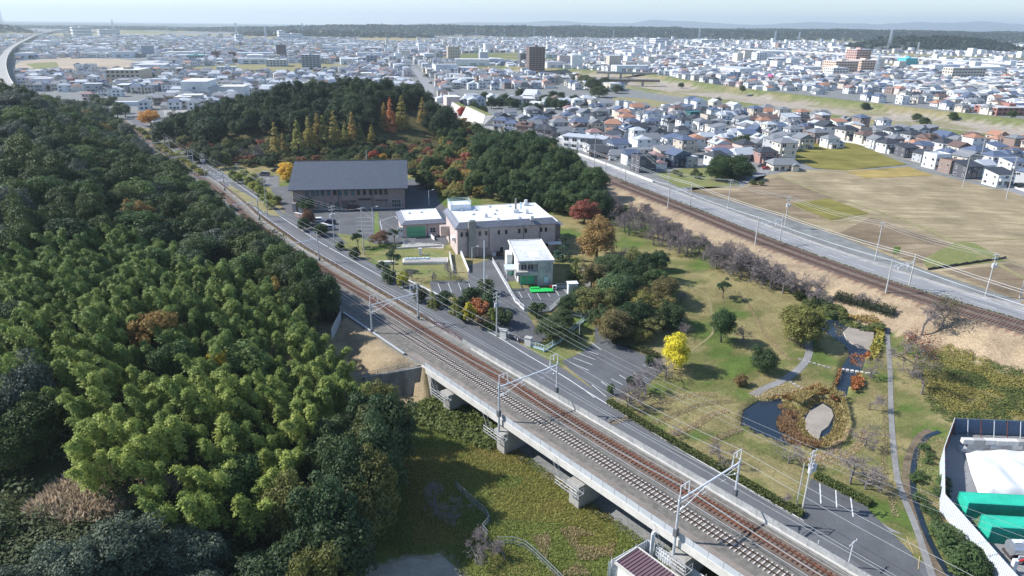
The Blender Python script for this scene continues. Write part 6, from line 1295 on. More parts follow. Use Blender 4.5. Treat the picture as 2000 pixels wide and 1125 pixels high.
for k in range(19):
    s_ = 97 + k*5.2; p = SQ(s_, -9.2 - (k % 3)*1.6); tree(('tall', 'round')[k % 2], (p.x, p.y, gz(p.x, p.y)-.3), 3.6 + (k % 4)*.3, 12.0 + (k*5 % 7)*.45, ((.034,.056,.02), (.05,.08,.025), (.045,.06,.03))[k % 3], 'tall tree of the row overhanging the lineside wall', 'lineside_tree', 'tree', 'trees overhanging the lineside wall')
for k in range(8):
    s_ = 29 + k*3.1; p = SQ(s_, float(qbnd(s_)) - 4.0 - (k % 2)*3); tree('round', (p.x, p.y, gz(p.x, p.y)-.3), 4.6, 13.5 + (k*3 % 5)*.6, ((.03,.05,.02), (.036,.06,.024), (.06,.068,.022))[k % 3], 'tall rounded evergreen at the meadow edge of the hill wood', 'edge_tree', 'tree', 'trees at the meadow edge')
# middle wood
MWP = [(-180, 356), (-118, 352), (-60, 350), (-26, 360), (-40, 400), (-70, 470), (-150, 490), (-195, 420)]
MW = scatter({'box': (-210, 60, 250, 500), 'f': lambda X, Y: in_poly(X, Y, MWP)}, 6000, 7.0, 23)
for x, y, z, a, b in MW:
    u = lrng.random()
    if (735 < a < 840 and b > 186) or (525 < a <= 735 and b > 232): continue
    tree('round' if u < .8 else 'tall', (x, y, z-.3), lrng.uniform(3.8, 6.4), lrng.uniform(8.5, 15), (.021,.036,.014) if u < .7 else (.034,.054,.02), 'dark evergreen %s of the rounded middle wood behind the hall' % ('on the crown' if b < 190 else ('on the left flank' if a < 520 else ('on the right flank' if a > 740 else 'at the foot'))), 'oak_tree', 'tree', 'trees of the middle wood')
RWP = [(-36, 262), (20, 226), (34, 222), (30, 262), (14, 312), (-8, 350), (-28, 400), (-52, 400), (-30, 330), (-44, 300)]
RW = scatter({'box': (-70, 50, 215, 420), 'f': lambda X, Y: in_poly(X, Y, RWP) & (poly_dist(X, Y, RT) < -13)}, 5000, 4.6, 29)
for x, y, z, a, b in RW:
    u = lrng.random()
    if a < 930 and u < .75: k, c, lb, r, h = ('open', (.16,.145,.04), 'yellow-olive autumn tree on the slope right of the hall', 3.2, 5.5) if u < .55 else ('open', (.17,.07,.04), 'russet autumn tree on the slope right of the hall', 2.8, 5)
    elif u < .8: k, c, lb, r, h = 'round', (.034,.058,.02), 'dark green tree of the wood above the far railway', lrng.uniform(3.4, 4.6), lrng.uniform(7.5, 11)
    elif u < .93: k, c, lb, r, h = 'round', (.06,.085,.025), 'mid-green tree of the wood above the far railway', 3.6, 8
    else: k, c, lb, r, h = 'open', (.20,.09,.045), 'bronze tree of the wood above the far railway', 3.0, 6.5
    tree(k, (x, y, z-.2), r, h, c, lb, 'woodland_tree', 'tree', 'trees of the wood above the far railway')
MFP = [(-150, 322), (-118, 306), (-70, 292), (-40, 284), (-20, 300), (-24, 352), (-60, 348), (-118, 350), (-176, 352)]
for x, y, z, a, b in scatter({'box': (-180, 0, 280, 355), 'f': lambda X, Y: in_poly(X, Y, MFP)}, 3000, 5.2, 37, tall=5):
    u = lrng.random(); c, lb = ((.035,.055,.02), 'low dark shrub tree at the foot of the redwood spires') if u < .6 else (((.10,.10,.035), 'olive shrub tree at the foot of the redwood spires') if u < .85 else ((.16,.07,.04), 'reddish shrub tree at the foot of the redwood spires'))
    tree('round' if u < .6 else 'open', (x, y, z-.3), lrng.uniform(2.6, 3.6), lrng.uniform(3.2, 5.2), c, lb, 'shrub_tree', 'tree', 'shrubs before the middle wood')
for i, px in enumerate(((845,345),(860,330),(880,320),(900,335),(870,355),(890,362),(915,350),(930,340),(905,378),(880,388),(860,378),(925,370),(845,305),(870,300),(900,302),(925,312),(815,300),(830,318),(940,385),(950,360))):
    tree('open', G(*px), 3.3, 3.6 + (i % 4)*.5, ((.20,.17,.05), (.17,.16,.05), (.24,.17,.045), (.13,.13,.045))[i % 4], 'yellow-olive bush on the sunny slope right of the hall', 'slope_bush', 'bush', 'bushes right of the hall')
# trees along the upper road and by the temple
for px in ((372,280),(385,300),(362,292),(350,275),(392,318),(378,318),(410,322),(425,330),(440,328),(400,300),(430,312),(452,318),(445,300)): tree('round', G(*px), 3.6, 5.5 + lrng.random()*3, (.05,.065,.03) if lrng.random() < .6 else (.13,.13,.04), 'scrubby tree between the upper road and the far car park', 'tree', 'tree', 'scrub by the upper road')
for k in range(26):
    t = k/25; p = G(262 + 130*t + lrng.uniform(-5, 5), 250 + 92*t + lrng.uniform(-3, 5)); tree('shrub', p, 2.2, 2.6, (.15,.15,.035), 'yellow-green bush on the bank of the upper road', 'bush', 'bush', 'bushes on the upper road bank')
for px in ((188,205),(200,212),(212,215),(222,210),(235,222),(245,228),(230,232)): tree('tall', G(*px), 4.2, 9, (.055,.075,.035), 'green tree beside the curve of the upper road', 'tree', 'tree', 'trees by the road curve')
for px in ((985,204),(995,210),(975,212),(960,212),(1005,214),(1062,206),(1072,212),(1085,214),(1095,200),(1080,196),(945,200),(1100,216),(1050,224),(1030,222),(940,230),(925,222),(1015,192),(1120,206)): tree('round', G(*px), 5.0, 9, (.03,.05,.02), 'dark evergreen in the temple grove', 'tree', 'tree', 'temple grove')
for px, r in (((1160,178),11),((1150,172),10),((1170,190),9),((1140,165),9),((1205,182),7),((1128,160),8),((1180,165),7),((1195,176),5)): tree('round', G(*px), r, r*1.2, (.055,.07,.03), 'dark tree in the clump by the river bridge', 'tree', 'tree', 'trees by the river bridge')
for px in ((1510,228),(1545,236),(1790,238),(1805,246),(1340,260),(1440,290),(1456,285),(1250,330),(1400,205),(1690,215),(1860,235),(1975,232),(1450,180),(1330,172)): tree('round', G(*px), 4.0, 6.5, (.04,.06,.022), 'dark garden tree among the riverside houses', 'tree', 'tree', 'garden trees')
# ================================================================ houses
mat('house_wall', rough=.85, var=.07, scale=.5, objcol=True, coords='Object'); mat('house_roof', rough=.6, var=.16, scale=.7, objcol=True, coords='Object', spec=.35)
def hip(mb, x0, y0, x1, y1, z, h, inset, ov=.5, along='x', t=.14):
    X0, Y0, X1, Y1 = x0-ov, y0-ov, x1+ov, y1+ov
    if along == 'x': r0 = (X0+inset, (Y0+Y1)/2, z+h); r1 = (X1-inset, (Y0+Y1)/2, z+h)
    else: r0 = ((X0+X1)/2, Y0+inset, z+h); r1 = ((X0+X1)/2, Y1-inset, z+h)
    b = [(X0,Y0,z),(X1,Y0,z),(X1,Y1,z),(X0,Y1,z)]; lo = [(p[0],p[1],z-t) for p in b]
    f = [(0,1,5,4),(2,3,4,5),(1,2,5),(3,0,4)] if along == 'x' else [(1,2,5,4),(3,0,4,5),(0,1,4),(2,3,5)]
    mb.add(b + [r0, r1] + lo, f + [(6,7,1,0),(7,8,2,1),(8,9,3,2),(9,6,0,3),(9,8,7,6)])
def mono(mb, x0, y0, x1, y1, z, h, ov=.5, t=.16):
    v = [(x0-ov,y0-ov,z),(x1+ov,y0-ov,z),(x1+ov,y1+ov,z+h),(x0-ov,y1+ov,z+h)]; mb.add(v + [(a,b,c-t) for a,b,c in v], [(0,1,2,3),(7,6,5,4),(4,5,1,0),(5,6,2,1),(6,7,3,2),(7,4,0,3)])
def wins(root, w, d, floors, z0=.9, seed=0, x0=0.0, y0=0.0, fh=2.75):
    r = random.Random(seed)
    for f in range(floors):
        for x in np.linspace(1.5, w-1.5, max(2, int(w/2.6))): window(root, x0+x, y0-.02, z0+f*fh+r.choice((0, 0, -.5)), r.choice((.9, 1.5, 1.5)), r.choice((1.1, 1.1, 1.6)), 'glass_dark', (1, 0))
        for y in np.linspace(1.6, d-1.6, 2):
            window(root, x0-.02, y0+y, z0+f*fh, r.choice((.8, 1.4)), 1.1, 'glass_dark', (1, 0), rz=-math.pi/2); window(root, x0+w+.02, y0+y, z0+f*fh, r.choice((.7, 1.2)), 1.0, 'glass_dark', (1, 0), rz=math.pi/2)
def proto(kind):
    r = thing('house', 'x', 'house'); w, d = {'hip2': (8.6,7.6), 'gab2': (8.2,7.2), 'mono': (8.4,7.4), 'cube': (7.6,7.4), 'low': (11.5,8.0), 'ell': (7.6,7.4), 'apart': (20,7), 'tall': (7.2,8.0), 'dorm': (9,7.6)}[kind]
    W_ = lambda *b: part(r, 'wall', 'house_wall', ('box', *b))
    if kind in ('hip2', 'dorm'):
        W_(0,0,-.3,w,d,5.5); mb = MB(); hip(mb, 0,0,w,d,5.5,2.0,3.4 if kind == 'hip2' else .4,.55); put('roof', mb, 'house_roof', r); W_(1,-1.8,-.3,w-2,-.01,2.5); mb = MB(); mb.add([(.6,-2.2,2.4),(w-1.6,-2.2,2.4),(w-1.6,-.02,3.2),(.6,-.02,3.2),(.6,-2.2,2.25),(w-1.6,-2.2,2.25)],[(0,1,2,3),(4,5,1,0),(0,3,4),(1,5,2)]); put('porch_roof', mb, 'house_roof', r); wins(r, w, d, 1, 3.6, 1); window(r, 3, -1.82, .4, 2.4, 1.8, 'glass_dark', (1, 0))
        if kind == 'dorm': W_(2.5,.6,5.4,5.5,3.4,7.2); mb = MB(); hip(mb, 2.5,.6,5.5,3.4,7.2,.9,.3,.35); put('dormer_roof', mb, 'house_roof', r)
    elif kind == 'gab2':
        W_(0,0,-.3,w,d,5.4); mb = MB(); hip(mb, 0,0,w,d,5.4,2.2,.02,.5,'y'); put('roof', mb, 'house_roof', r); part(r, 'gable', 'house_wall', ('add', [(0,0,5.4),(w,0,5.4),(w/2,0,7.3),(0,d,5.4),(w,d,5.4),(w/2,d,7.3)], [(0,1,2),(5,4,3)])); wins(r, w, d, 2, .8, 2); part(r, 'balcony', 'house_wall', ('box', 1,-1.1,2.7,5.2,-.01,3.7))
    elif kind == 'mono':
        W_(0,0,-.3,w,d,5.3); part(r, 'gable', 'house_wall', ('add', [(0,0,5.3),(0,d,5.3),(0,d,6.7),(w,0,5.3),(w,d,5.3),(w,d,6.7)], [(0,2,1),(3,4,5),(1,2,5,4)])); mb = MB(); mono(mb, 0,0,w,d,5.45,1.5); put('roof', mb, 'house_roof', r); wins(r, w, d, 2, .8, 3); part(r, 'balcony', 'house_wall', ('box', .5,-1.0,2.7,4.2,-.01,3.7))
    elif kind == 'cube':
        W_(0,0,-.3,w,d,6.3); part(r, 'roof', 'house_roof', ('box', .15,.15,6.3,w-.15,d-.15,6.36)); mb = MB(); [mb.box(*b) for b in ((0,0,6.3,w,.15,6.7),(0,d-.15,6.3,w,d,6.7),(0,.15,6.3,.15,d-.15,6.7),(w-.15,.15,6.3,w,d-.15,6.7))]; put('parapet', mb, 'house_wall', r); wins(r, w, d, 2, .9, 4)
    elif kind == 'low':
        W_(0,0,-.3,w,d,2.9); mb = MB(); hip(mb, 0,0,w,d,2.9,2.3,2.2,.8); put('roof', mb, 'house_roof', r); wins(r, w, d, 1, .5, 5); W_(w-3.5,-1.8,-.3,w-.5,-.01,2.5); mb = MB(); hip(mb, w-3.5,-1.8,w-.5,.6,2.5,1.0,.1,.4,'y'); put('porch_roof', mb, 'house_roof', r)
    elif kind == 'ell':
        W_(0,0,-.3,w,d,5.4); mb = MB(); hip(mb, 0,0,w,d,5.4,1.9,2.6,.5); put('roof', mb, 'house_roof', r); W_(w+.01,.8,-.3,w+4,d-.5,2.8); mb = MB(); hip(mb, w+.3,.8,w+4,d-.5,2.8,1.4,1.6,.3); put('wing_roof', mb, 'house_roof', r); W_(.8,-2.6,-.3,4.8,-.01,2.8); mb = MB(); hip(mb, .8,-2.6,4.8,-.2,2.8,1.1,1.2,.35); put('wing_roof', mb, 'house_roof', r); wins(r, w, d, 1, 3.5, 6); window(r, 2.8, -2.62, .5, 2.2, 1.8, 'glass_dark', (1, 0)); window(r, w+2, .78, .9, 1.6, 1.2, 'glass_dark', (1, 0))
    elif kind == 'apart':
        W_(0,0,-.3,w,d,5.8); mb = MB(); mono(mb, 0,0,w,d,5.85,.35,.5); put('roof', mb, 'house_roof', r)
        for f in (0, 1):
            for k in range(5): window(r, 2+k*4, -.02, .5+f*2.8, 2.2, 1.9, 'glass_dark', (1, 0)); part(r, 'balcony', 'house_wall', ('box', .4+k*4,-1.1,2.5*f+.1,3.6+k*4,-.01,2.5*f+1.1))
        for f in (0, 1): window(r, -.02, 3.5, .8+f*2.8, 1.2, 1.2, rz=-math.pi/2)
    else:
        W_(0,0,-.3,w,d,8.2); mb = MB(); hip(mb, 0,0,w,d,8.2,1.6,3.0,.45); put('roof', mb, 'house_roof', r); wins(r, w, d, 3, .9, 7); part(r, 'balcony', 'house_wall', ('box', 1,-1.0,5.2,5,-.01,6.2)); part(r, 'balcony', 'house_wall', ('box', 1,-1.0,2.6,5,-.01,3.6))
    part(r, 'door', 'door_brown', ('box', w*.62,-.05,0,w*.62+.95,-.01,2.1)) if kind not in ('hip2','dorm') else part(r, 'door', 'door_brown', ('box', w*.70,-1.86,0,w*.70+.9,-1.81,2.1))
    return r
PK = {}; proto_used = {}
WP = {'wall', 'gable', 'balcony', 'parapet'}; RPT = {'roof', 'porch_roof', 'wing_roof', 'dormer_roof'}
def house(kind, p, rz, wc, rc, label, sc=1.0, group='houses of the riverside town', mir=False):
    if kind not in PK: PK[kind] = proto(kind)
    col = {k: wc for k in WP}; col.update({k: rc for k in RPT})
    h = clone(PK[kind], p, rz, (sc, sc, sc), label, group, col); h['category'] = 'house'; return h
WHITE, CREAM, GREY, BEIGE, NAVY, BROWN, DGREY, PINKW = (.68,.69,.69), (.62,.57,.48), (.42,.43,.44), (.52,.46,.38), (.035,.05,.09), (.27,.20,.17), (.10,.10,.115), (.60,.48,.44)
R_DK, R_BLUE, R_GREY, R_BRN, R_TER, R_RED, R_PINK, R_LIGHT, R_TEAL = (.05,.055,.065), (.10,.13,.20), (.20,.21,.225), (.15,.10,.085), (.38,.20,.13), (.36,.07,.06), (.32,.20,.19), (.45,.48,.52), (.06,.22,.24)
HH = [ # kind, px, rotation deg, wall, roof, scale, label
 ('mono',(1945,366),12,WHITE,R_DK,1.0,'white house with a dark single-pitch roof at the corner of the right-hand estate'),('mono',(1885,350),14,DGREY,R_DK,1.0,'black two-storey house with a dark single-pitch roof on the residential road'),('cube',(1853,340),14,BROWN,R_BRN,.9,'brown-grey flat-roofed house left of the black house'),('cube',(1824,331),14,WHITE,R_LIGHT,1.05,'bright white cube house on the residential road'),('gab2',(1797,318),14,GREY,R_DK,.8,'small grey and white house left of the white cube'),
 ('mono',(1765,309),14,DGREY,R_DK,.95,'dark grey house with garage on the residential road'),('hip2',(1728,300),14,WHITE,R_DK,.95,'white house with dark hipped roof by the parked white car'),('gab2',(1705,291),12,WHITE,R_GREY,.9,'white house with grey gable near the olive rice field'),('hip2',(1682,283),12,CREAM,R_BRN,1.0,'cream house with a sandy brown roof at the rice field corner'),
 ('mono',(1972,340),12,WHITE,R_BLUE,1.0,'white house with blue-black roof behind the corner house'),('hip2',(1935,328),12,WHITE,R_BLUE,1.0,'pale house with a broad blue-grey roof in the estate second row'),('hip2',(1900,318),12,WHITE,R_BLUE,1.05,'white house under a wide navy roof in the estate second row'),('gab2',(1868,308),12,CREAM,R_BRN,1.0,'cream house with brown roof behind the brown cube'),('hip2',(1838,300),14,WHITE,R_DK,1.0,'white house with dark roof behind the white cube'),('dorm',(1806,290),14,BROWN,R_BRN,1.0,'brown house with dark brown roof in the estate middle'),('hip2',(1775,282),14,GREY,R_DK,1.0,'grey house with black roof in the estate second row'),('dorm',(1740,275),14,WHITE,R_DK,1.0,'white dormer house behind the parked car'),
 ('low',(1510,334),4,CREAM,R_GREY,1.0,'low tiled cottage on the black-edged terrace by the stubble field'),('tall',(1520,318),6,CREAM,R_GREY,1.15,'big pale two-storey house with grey roof above the low cottage'),('hip2',(1483,320),8,(.36,.22,.19),R_DK,1.0,'red-brick house with dark roof beside the low cottage'),('low',(1438,316),20,GREY,R_LIGHT,1.15,'grey gabled house with a broad silver roof behind the thicket'),('ell',(1392,330),20,WHITE,R_DK,1.05,'white rambling house left of the thicket'),('low',(1398,310),20,WHITE,R_PINK,1.1,'white house with a dusty pink roof'),
 ('gab2',(1316,328),22,NAVY,R_BLUE,1.05,'navy-fronted gabled house beside the orchard'),('cube',(1342,328),22,GREY,R_LIGHT,.75,'small grey flat annex right of the navy house'),('tall',(1330,308),20,BEIGE,R_BLUE,1.05,'beige three-storey house behind the navy one'),('cube',(1248,338),20,DGREY,R_DK,1.1,'black flat-roofed store by the riverside road'),('apart',(1232,312),16,WHITE,R_GREY,.8,'white workshop with brown panels behind the black store'),
 ('apart',(1098,290),-28,WHITE,R_LIGHT,1.15,'long white apartment house facing the riverside road'),('low',(1150,308),-18,BROWN,R_DK,1.1,'dark-roofed house beside the long white apartment'),('low',(1190,314),0,WHITE,R_GREY,.95,'low house with a red awning near the white workshop'),('hip2',(1045,275),-20,BROWN,R_DK,1.15,'brown and cream house with dark roof on the kerb'),('hip2',(962,253),-22,CREAM,R_BLUE,1.05,'corner house with a slate-blue roof by the retaining wall'),('hip2',(984,258),-22,WHITE,R_BLUE,.95,'white house with blue-grey roof second from the retaining wall'),('dorm',(1008,264),-22,BROWN,R_BRN,1.0,'brown house third from the retaining wall'),
 ('hip2',(1075,252),-15,WHITE,R_TER,1.0,'white house with an orange tile roof behind the dark-roofed ones'),('ell',(1180,264),-10,CREAM,R_TER,1.25,'large cream house with an orange hipped roof in the town middle'),('hip2',(1208,235),0,CREAM,R_TER,1.0,'cream house with orange roof near the riverside lawn'),('low',(1322,232),10,WHITE,R_RED,1.0,'white house with a bright red roof'),('tall',(1408,233),15,WHITE,R_BRN,1.0,'tall narrow white house at the river dyke'),('cube',(1347,240),15,(.03,.12,.12),R_TEAL,1.1,'dark teal shed beside the red-roofed house'),('hip2',(1265,232),0,PINKW,R_PINK,1.0,'pinkish house with a maroon roof'),('gab2',(1560,292),12,CREAM,R_GREY,1.05,'cream-sided house with grey roof at the rice field edge'),('ell',(1615,290),12,WHITE,R_GREY,.95,'white rambling house at the top of the rice field'),
]
occ = []
for kind, px, rot, wc, rc, sc, lb in HH:
    p = G(*px); house(kind, p, R(rot), wc, rc, lb, sc); occ.append((p.x + 4, p.y + 3.5, 9.5 if kind not in ('apart', 'low') else 12))
RESP = [W(a, b, 0).xy for a, b in ((930,243),(1010,228),(1100,226),(1190,210),(1300,220),(1420,232),(1500,224),(1640,240),(1760,262),(1880,272),(2010,290),(2080,330),(2040,372),(1960,362),(1900,348),(1790,315),(1690,284),(1640,274),(1560,282),(1545,322),(1440,318),(1310,322),(1240,330),(1150,315),(1060,285),(985,262))]
TOWN2 = [W(a, b, 0).xy for a, b in ((95,165),(150,130),(260,140),(340,150),(470,145),(560,150),(640,155),(620,168),(470,168),(425,185),(350,182),(240,185),(190,200),(140,190))]
FAR1 = [W(a, b, 0).xy for a, b in ((1310,165),(1420,172),(1560,186),(1700,198),(1850,216),(2040,236),(2040,215),(1850,195),(1650,175),(1450,160),(1330,152))]
TOWN3 = [W(a, b, 0).xy for a, b in ((640,150),(815,150),(822,175),(800,185),(640,165))]; TOWN4 = [W(a, b, 0).xy for a, b in ((850,150),(1120,150),(1130,185),(1000,195),(860,185))]
RDS = np.array(rs)
def free(x, y, dd):
    for (u, v, r_) in occ:
        if (u-x)**2 + (v-y)**2 < max(dd, (r_+dd)/2)**2: return False
    return True
hr = random.Random(12)
ROOFS = [R_DK]*5 + [R_BLUE]*6 + [R_GREY]*8 + [R_BRN]*2 + [R_PINK] + [R_LIGHT]*4 + [R_TER]; WALLS = [WHITE]*8 + [CREAM]*3 + [GREY]*2 + [BEIGE]*2 + [BROWN, PINKW]
rname = {R_DK: 'charcoal', R_BLUE: 'slate-blue', R_GREY: 'grey', R_BRN: 'brown', R_TER: 'orange', R_PINK: 'dusty pink', R_LIGHT: 'silver'}; wname = {WHITE: 'white', CREAM: 'cream', GREY: 'grey', BEIGE: 'beige', BROWN: 'brown', PINKW: 'pink'}
n_ind = len(HH)
def spot(x, y):
    a, b = project(x, y, 3.0); return ('far left', 'left part', 'middle', 'right part', 'far right')[min(4, max(0, int(a//400)))] + ' ' + ('front rows' if b > 290 else ('second rows' if b > 262 else ('middle rows' if b > 240 else ('rear rows' if b > 215 else 'farthest rows'))))
def fill(poly, n_try, dd, maxn, where, yrange=None):
    global n_ind; P = np.array([tuple(p) for p in poly]); x0, y0 = P.min(0); x1, y1 = P.max(0); rng = np.random.default_rng(int(x0*7) % 1000); k = 0
    X = rng.uniform(x0, x1, n_try); Y = rng.uniform(y0, y1, n_try); ok = in_poly(X, Y, poly) & (np.abs(poly_dist(X, Y, RIVER)) > 66) & ((poly_dist(X, Y, RT) > 24) | (Y > 560)) & (np.abs(poly_dist(X, Y, RDS)) > 8); X, Y = X[ok], Y[ok]
    for x, y in zip(X, Y):
        if k >= maxn: break
        if not free(x, y, dd): continue
        occ.append((x, y, dd)); wc = hr.choice(WALLS); rc = hr.choice(ROOFS); kind = hr.choice(('hip2','hip2','dorm','gab2','ell','low','mono','tall' if y < 500 else 'cube')); base = R(14 + hr.uniform(-4, 4)) + hr.choice((0, 0, math.pi/2, -math.pi/2)); s = hr.uniform(.88, 1.12)
        c, sn = math.cos(base), math.sin(base); house(kind, (x - (c*4-sn*3.6), y - (sn*4+c*3.6), gz(x, y)), base, wc, rc, '%s house with %s roof %s, %s' % (wname[wc], rname[rc], where, spot(x, y)), s); k += 1
    n_ind += k
fill(RESP, 12000, 11.2, 175, 'among the riverside houses'); fill(FAR1, 5000, 12.5, 45, 'behind the far river dyke'); fill(TOWN2, 4000, 13.0, 30, 'before the school'); fill(TOWN4, 3000, 14, 12, 'beyond the temple grove')
for r in PK.values():
    for c in list(r.children): bpy.data.objects.remove(c)
    bpy.data.objects.remove(r)
# kerbs and garden walls along the residential road
kw = thing('garden_wall', 'long white kerb wall before the estate houses on the residential road', 'wall', (*rs[1], 0)); P = path_pts([Vector((x, y, 0)) for x, y in rs[:5]], 6)
for a, b in zip(P[:-1], P[1:]):
    d = (b-a).normalized(); n = Vector((d.y, -d.x, 0)); put('section', loc_mb(MB().beam(a+n*3.2+Vector((0,0,.25)), b+n*3.2-d*.15+Vector((0,0,.25)), .25, .6), kw.location), 'wall_white', kw)
groad('forecourt', [(x, y, 0) for x, y in rs[:5]], 5.0, 'concrete_white', .055, 5, off=6.0)
gw = thing('roadside_wall', 'pale retaining kerb between the riverside road and the houses', 'wall', (RP[14].x, RP[14].y, 0))
for a, b in zip(RP[15:27], RP[16:28]):
    d = (b-a).normalized(); n = Vector((d.y, -d.x, 0)); put('section', loc_mb(MB().beam(a+n*18.4+Vector((0,0,.5)), b+n*18.4-d*.2+Vector((0,0,.5)), .3, 1.1), gw.location), 'wall_white', gw)
# --- temple, retaining walls, school, bridges
tr = thing('temple_hall', 'temple hall with a sweeping pale grey tile roof in the dark grove', 'temple', W(1008, 203, 0), R(-25)); part(tr, 'wall', 'wall_white', ('box', 2,2,-.3,18,16,5)); mb = MB(); hip(mb, 0,0,20,18,5.0,3.0,5.0,.8); put('lower_roof', mb, 'roof_weathered', tr); mb = MB(); hip(mb, 4,4,16,14,7.2,4.6,1.2,.5); put('upper_roof', mb, 'roof_weathered', tr); part(tr, 'ridge_cap', 'dark_trim', ('box', 5,8.7,11.6,15,9.3,12.2))
for k in range(5): window(tr, 4+k*3, 1.95, .5, 2.0, 3.0, 'glass_dark', (1, 2))
t2 = thing('temple_annex', 'low tiled temple annex in front of the temple hall', 'temple', W(1030, 212, 0), R(-25)); part(t2, 'wall', 'wall_white', ('box', 0,0,-.3,13,9,3)); mb = MB(); hip(mb, 0,0,13,9,3,2.6,2,.8); put('roof', mb, 'roof_weathered', t2); window(t2, 4, -.02, .4, 3, 2, 'glass_dark', (2, 0))
tile_mat('wall_blockwork', (.60,.58,.54), (.54,.52,.48), (.40,.38,.35), 2.2, 1.1)
for i, (pts, lb) in enumerate(((((872,222),(893,228),8),'tall pale concrete retaining wall on the left of the cutting'),(((897,234),(940,248),9),'tall pale concrete retaining wall on the right of the cutting'))):
    a = W(*pts[0], 0); b = W(*pts[1], 0); d = b-a; L = d.xy.length; r = thing('retaining_wall', lb, 'wall', a, math.atan2(d.y, d.x)); mb = MB(); h = pts[2]
    mb.add([(0,0,-.3),(L,0,-.3),(L*.92,4,h*.75),(L*.08,4,h),(0,9,-.3),(L,9,-.3),(L,9,h*.75),(0,9,h)],[(0,1,2,3),(3,2,6,7),(0,3,7,4),(1,5,6,2)]); put('face', mb, ['wall_blockwork', 'grass_green'], r).data.polygons[1].material_index = 1; part(r, 'coping', 'concrete_white', ('beam', (L*.08,4,h+.1),(L*.92,4,h*.75+.1),.5,.4))
gy = thing('school_gym', 'large white school gym with pale blue-white walls by the school ground', 'building', W(357, 195, 0), R(8)); part(gy, 'wall', 'wall_white', ('box', 0,0,-.3,20,34,14)); part(gy, 'roof', 'roof_white', ('box', -.4,-.4,14,20.4,34.4,14.6)); part(gy, 'side_wing', 'wall_white', ('box', 20.01,14,-.3,46,36,9)); part(gy, 'side_wing_roof', 'concrete_white', ('box', 20.3,13.6,9,46.4,36.4,9.4)); [window(gy, 20.03, 4+k*5, 8, 2.5, 1.6, rz=math.pi/2) for k in range(2)]; window(gy, 10, -.02, 8.5, 2, 1.6); part(gy, 'door', 'door_grey', ('box', 13,-.05,0,15,-.01,3))
sp = thing('school_pool', 'pale turquoise school pool with white deck', 'pool', W(228, 206, 0), R(14)); part(sp, 'deck', 'concrete_white', ('box', 0,0,-.3,34,17,1.4)); mat('pool_water', (.28,.60,.62), .2, .05, .3); part(sp, 'basin', 'pool_water', ('box', 3,3,1.4,30,14,1.45)); part(sp, 'shed', 'roof_white', ('box', 0,-4,-.2,18,-.01,3))
kg = thing('kindergarten', 'long low kindergarten with pale grey-blue roof and white verandah', 'building', W(383, 268, 0), R(118)); part(kg, 'wall', 'wall_white', ('box', 0,0,-.3,40,9,3.4)); mb = MB(); hip(mb, 0,0,40,9,3.4,2.0,.3,1.2); put('roof', mb, 'roof_weathered', kg); [window(kg, 3+k*4, -.02, .4, 2.6, 2.2, 'glass_dark', (1, 0)) for k in range(9)]
k2 = thing('kindergarten_wing', 'small dark-fronted kindergarten wing under the orange tree', 'building', W(300, 250, 0), R(10)); part(k2, 'wall', 'wall_pink_tile', ('box', 0,0,-.3,22,9,3.6)); mb = MB(); hip(mb, 0,0,22,9,3.6,1.6,.4,.8); put('roof', mb, 'roof_weathered', k2); [window(k2, 3+k*5, -.02, .5, 3, 2, 'glass_dark', (1, 0)) for k in range(4)]
def girder_bridge(label, a, b, z, w, m, n):
    p = W(*a, z); q = W(*b, z); d = q-p; L = d.xy.length; r = thing('river_bridge', label, 'bridge', (p.x, p.y, -3), math.atan2(d.y, d.x)); part(r, 'deck', m, ('box', 0,-w/2,z+2.2,L,w/2,z+3.0)); part(r, 'girder', m, ('box', 0,-w/2+.5,z+.8,L,w/2-.5,z+2.2)); part(r, 'parapet', 'concrete_white', ('box', 0,-w/2,z+3,L,-w/2+.3,z+3.9)); [part(r, 'pier', 'concrete', ('box', L*(k+1)/(n+1)-1,-w/2+1,-2,L*(k+1)/(n+1)+1,w/2-1,z+.8)) for k in range(n)]
mat('girder_brown', (.20,.15,.13), .8, .1, .2)
girder_bridge('long brown girder bridge over the river, the nearer one', (1160,154), (1288,156), 4, 9, 'girder_brown', 3); girder_bridge('grey girder bridge over the river behind the brown one', (1165,140), (1285,142), 4, 10, 'concrete', 4)
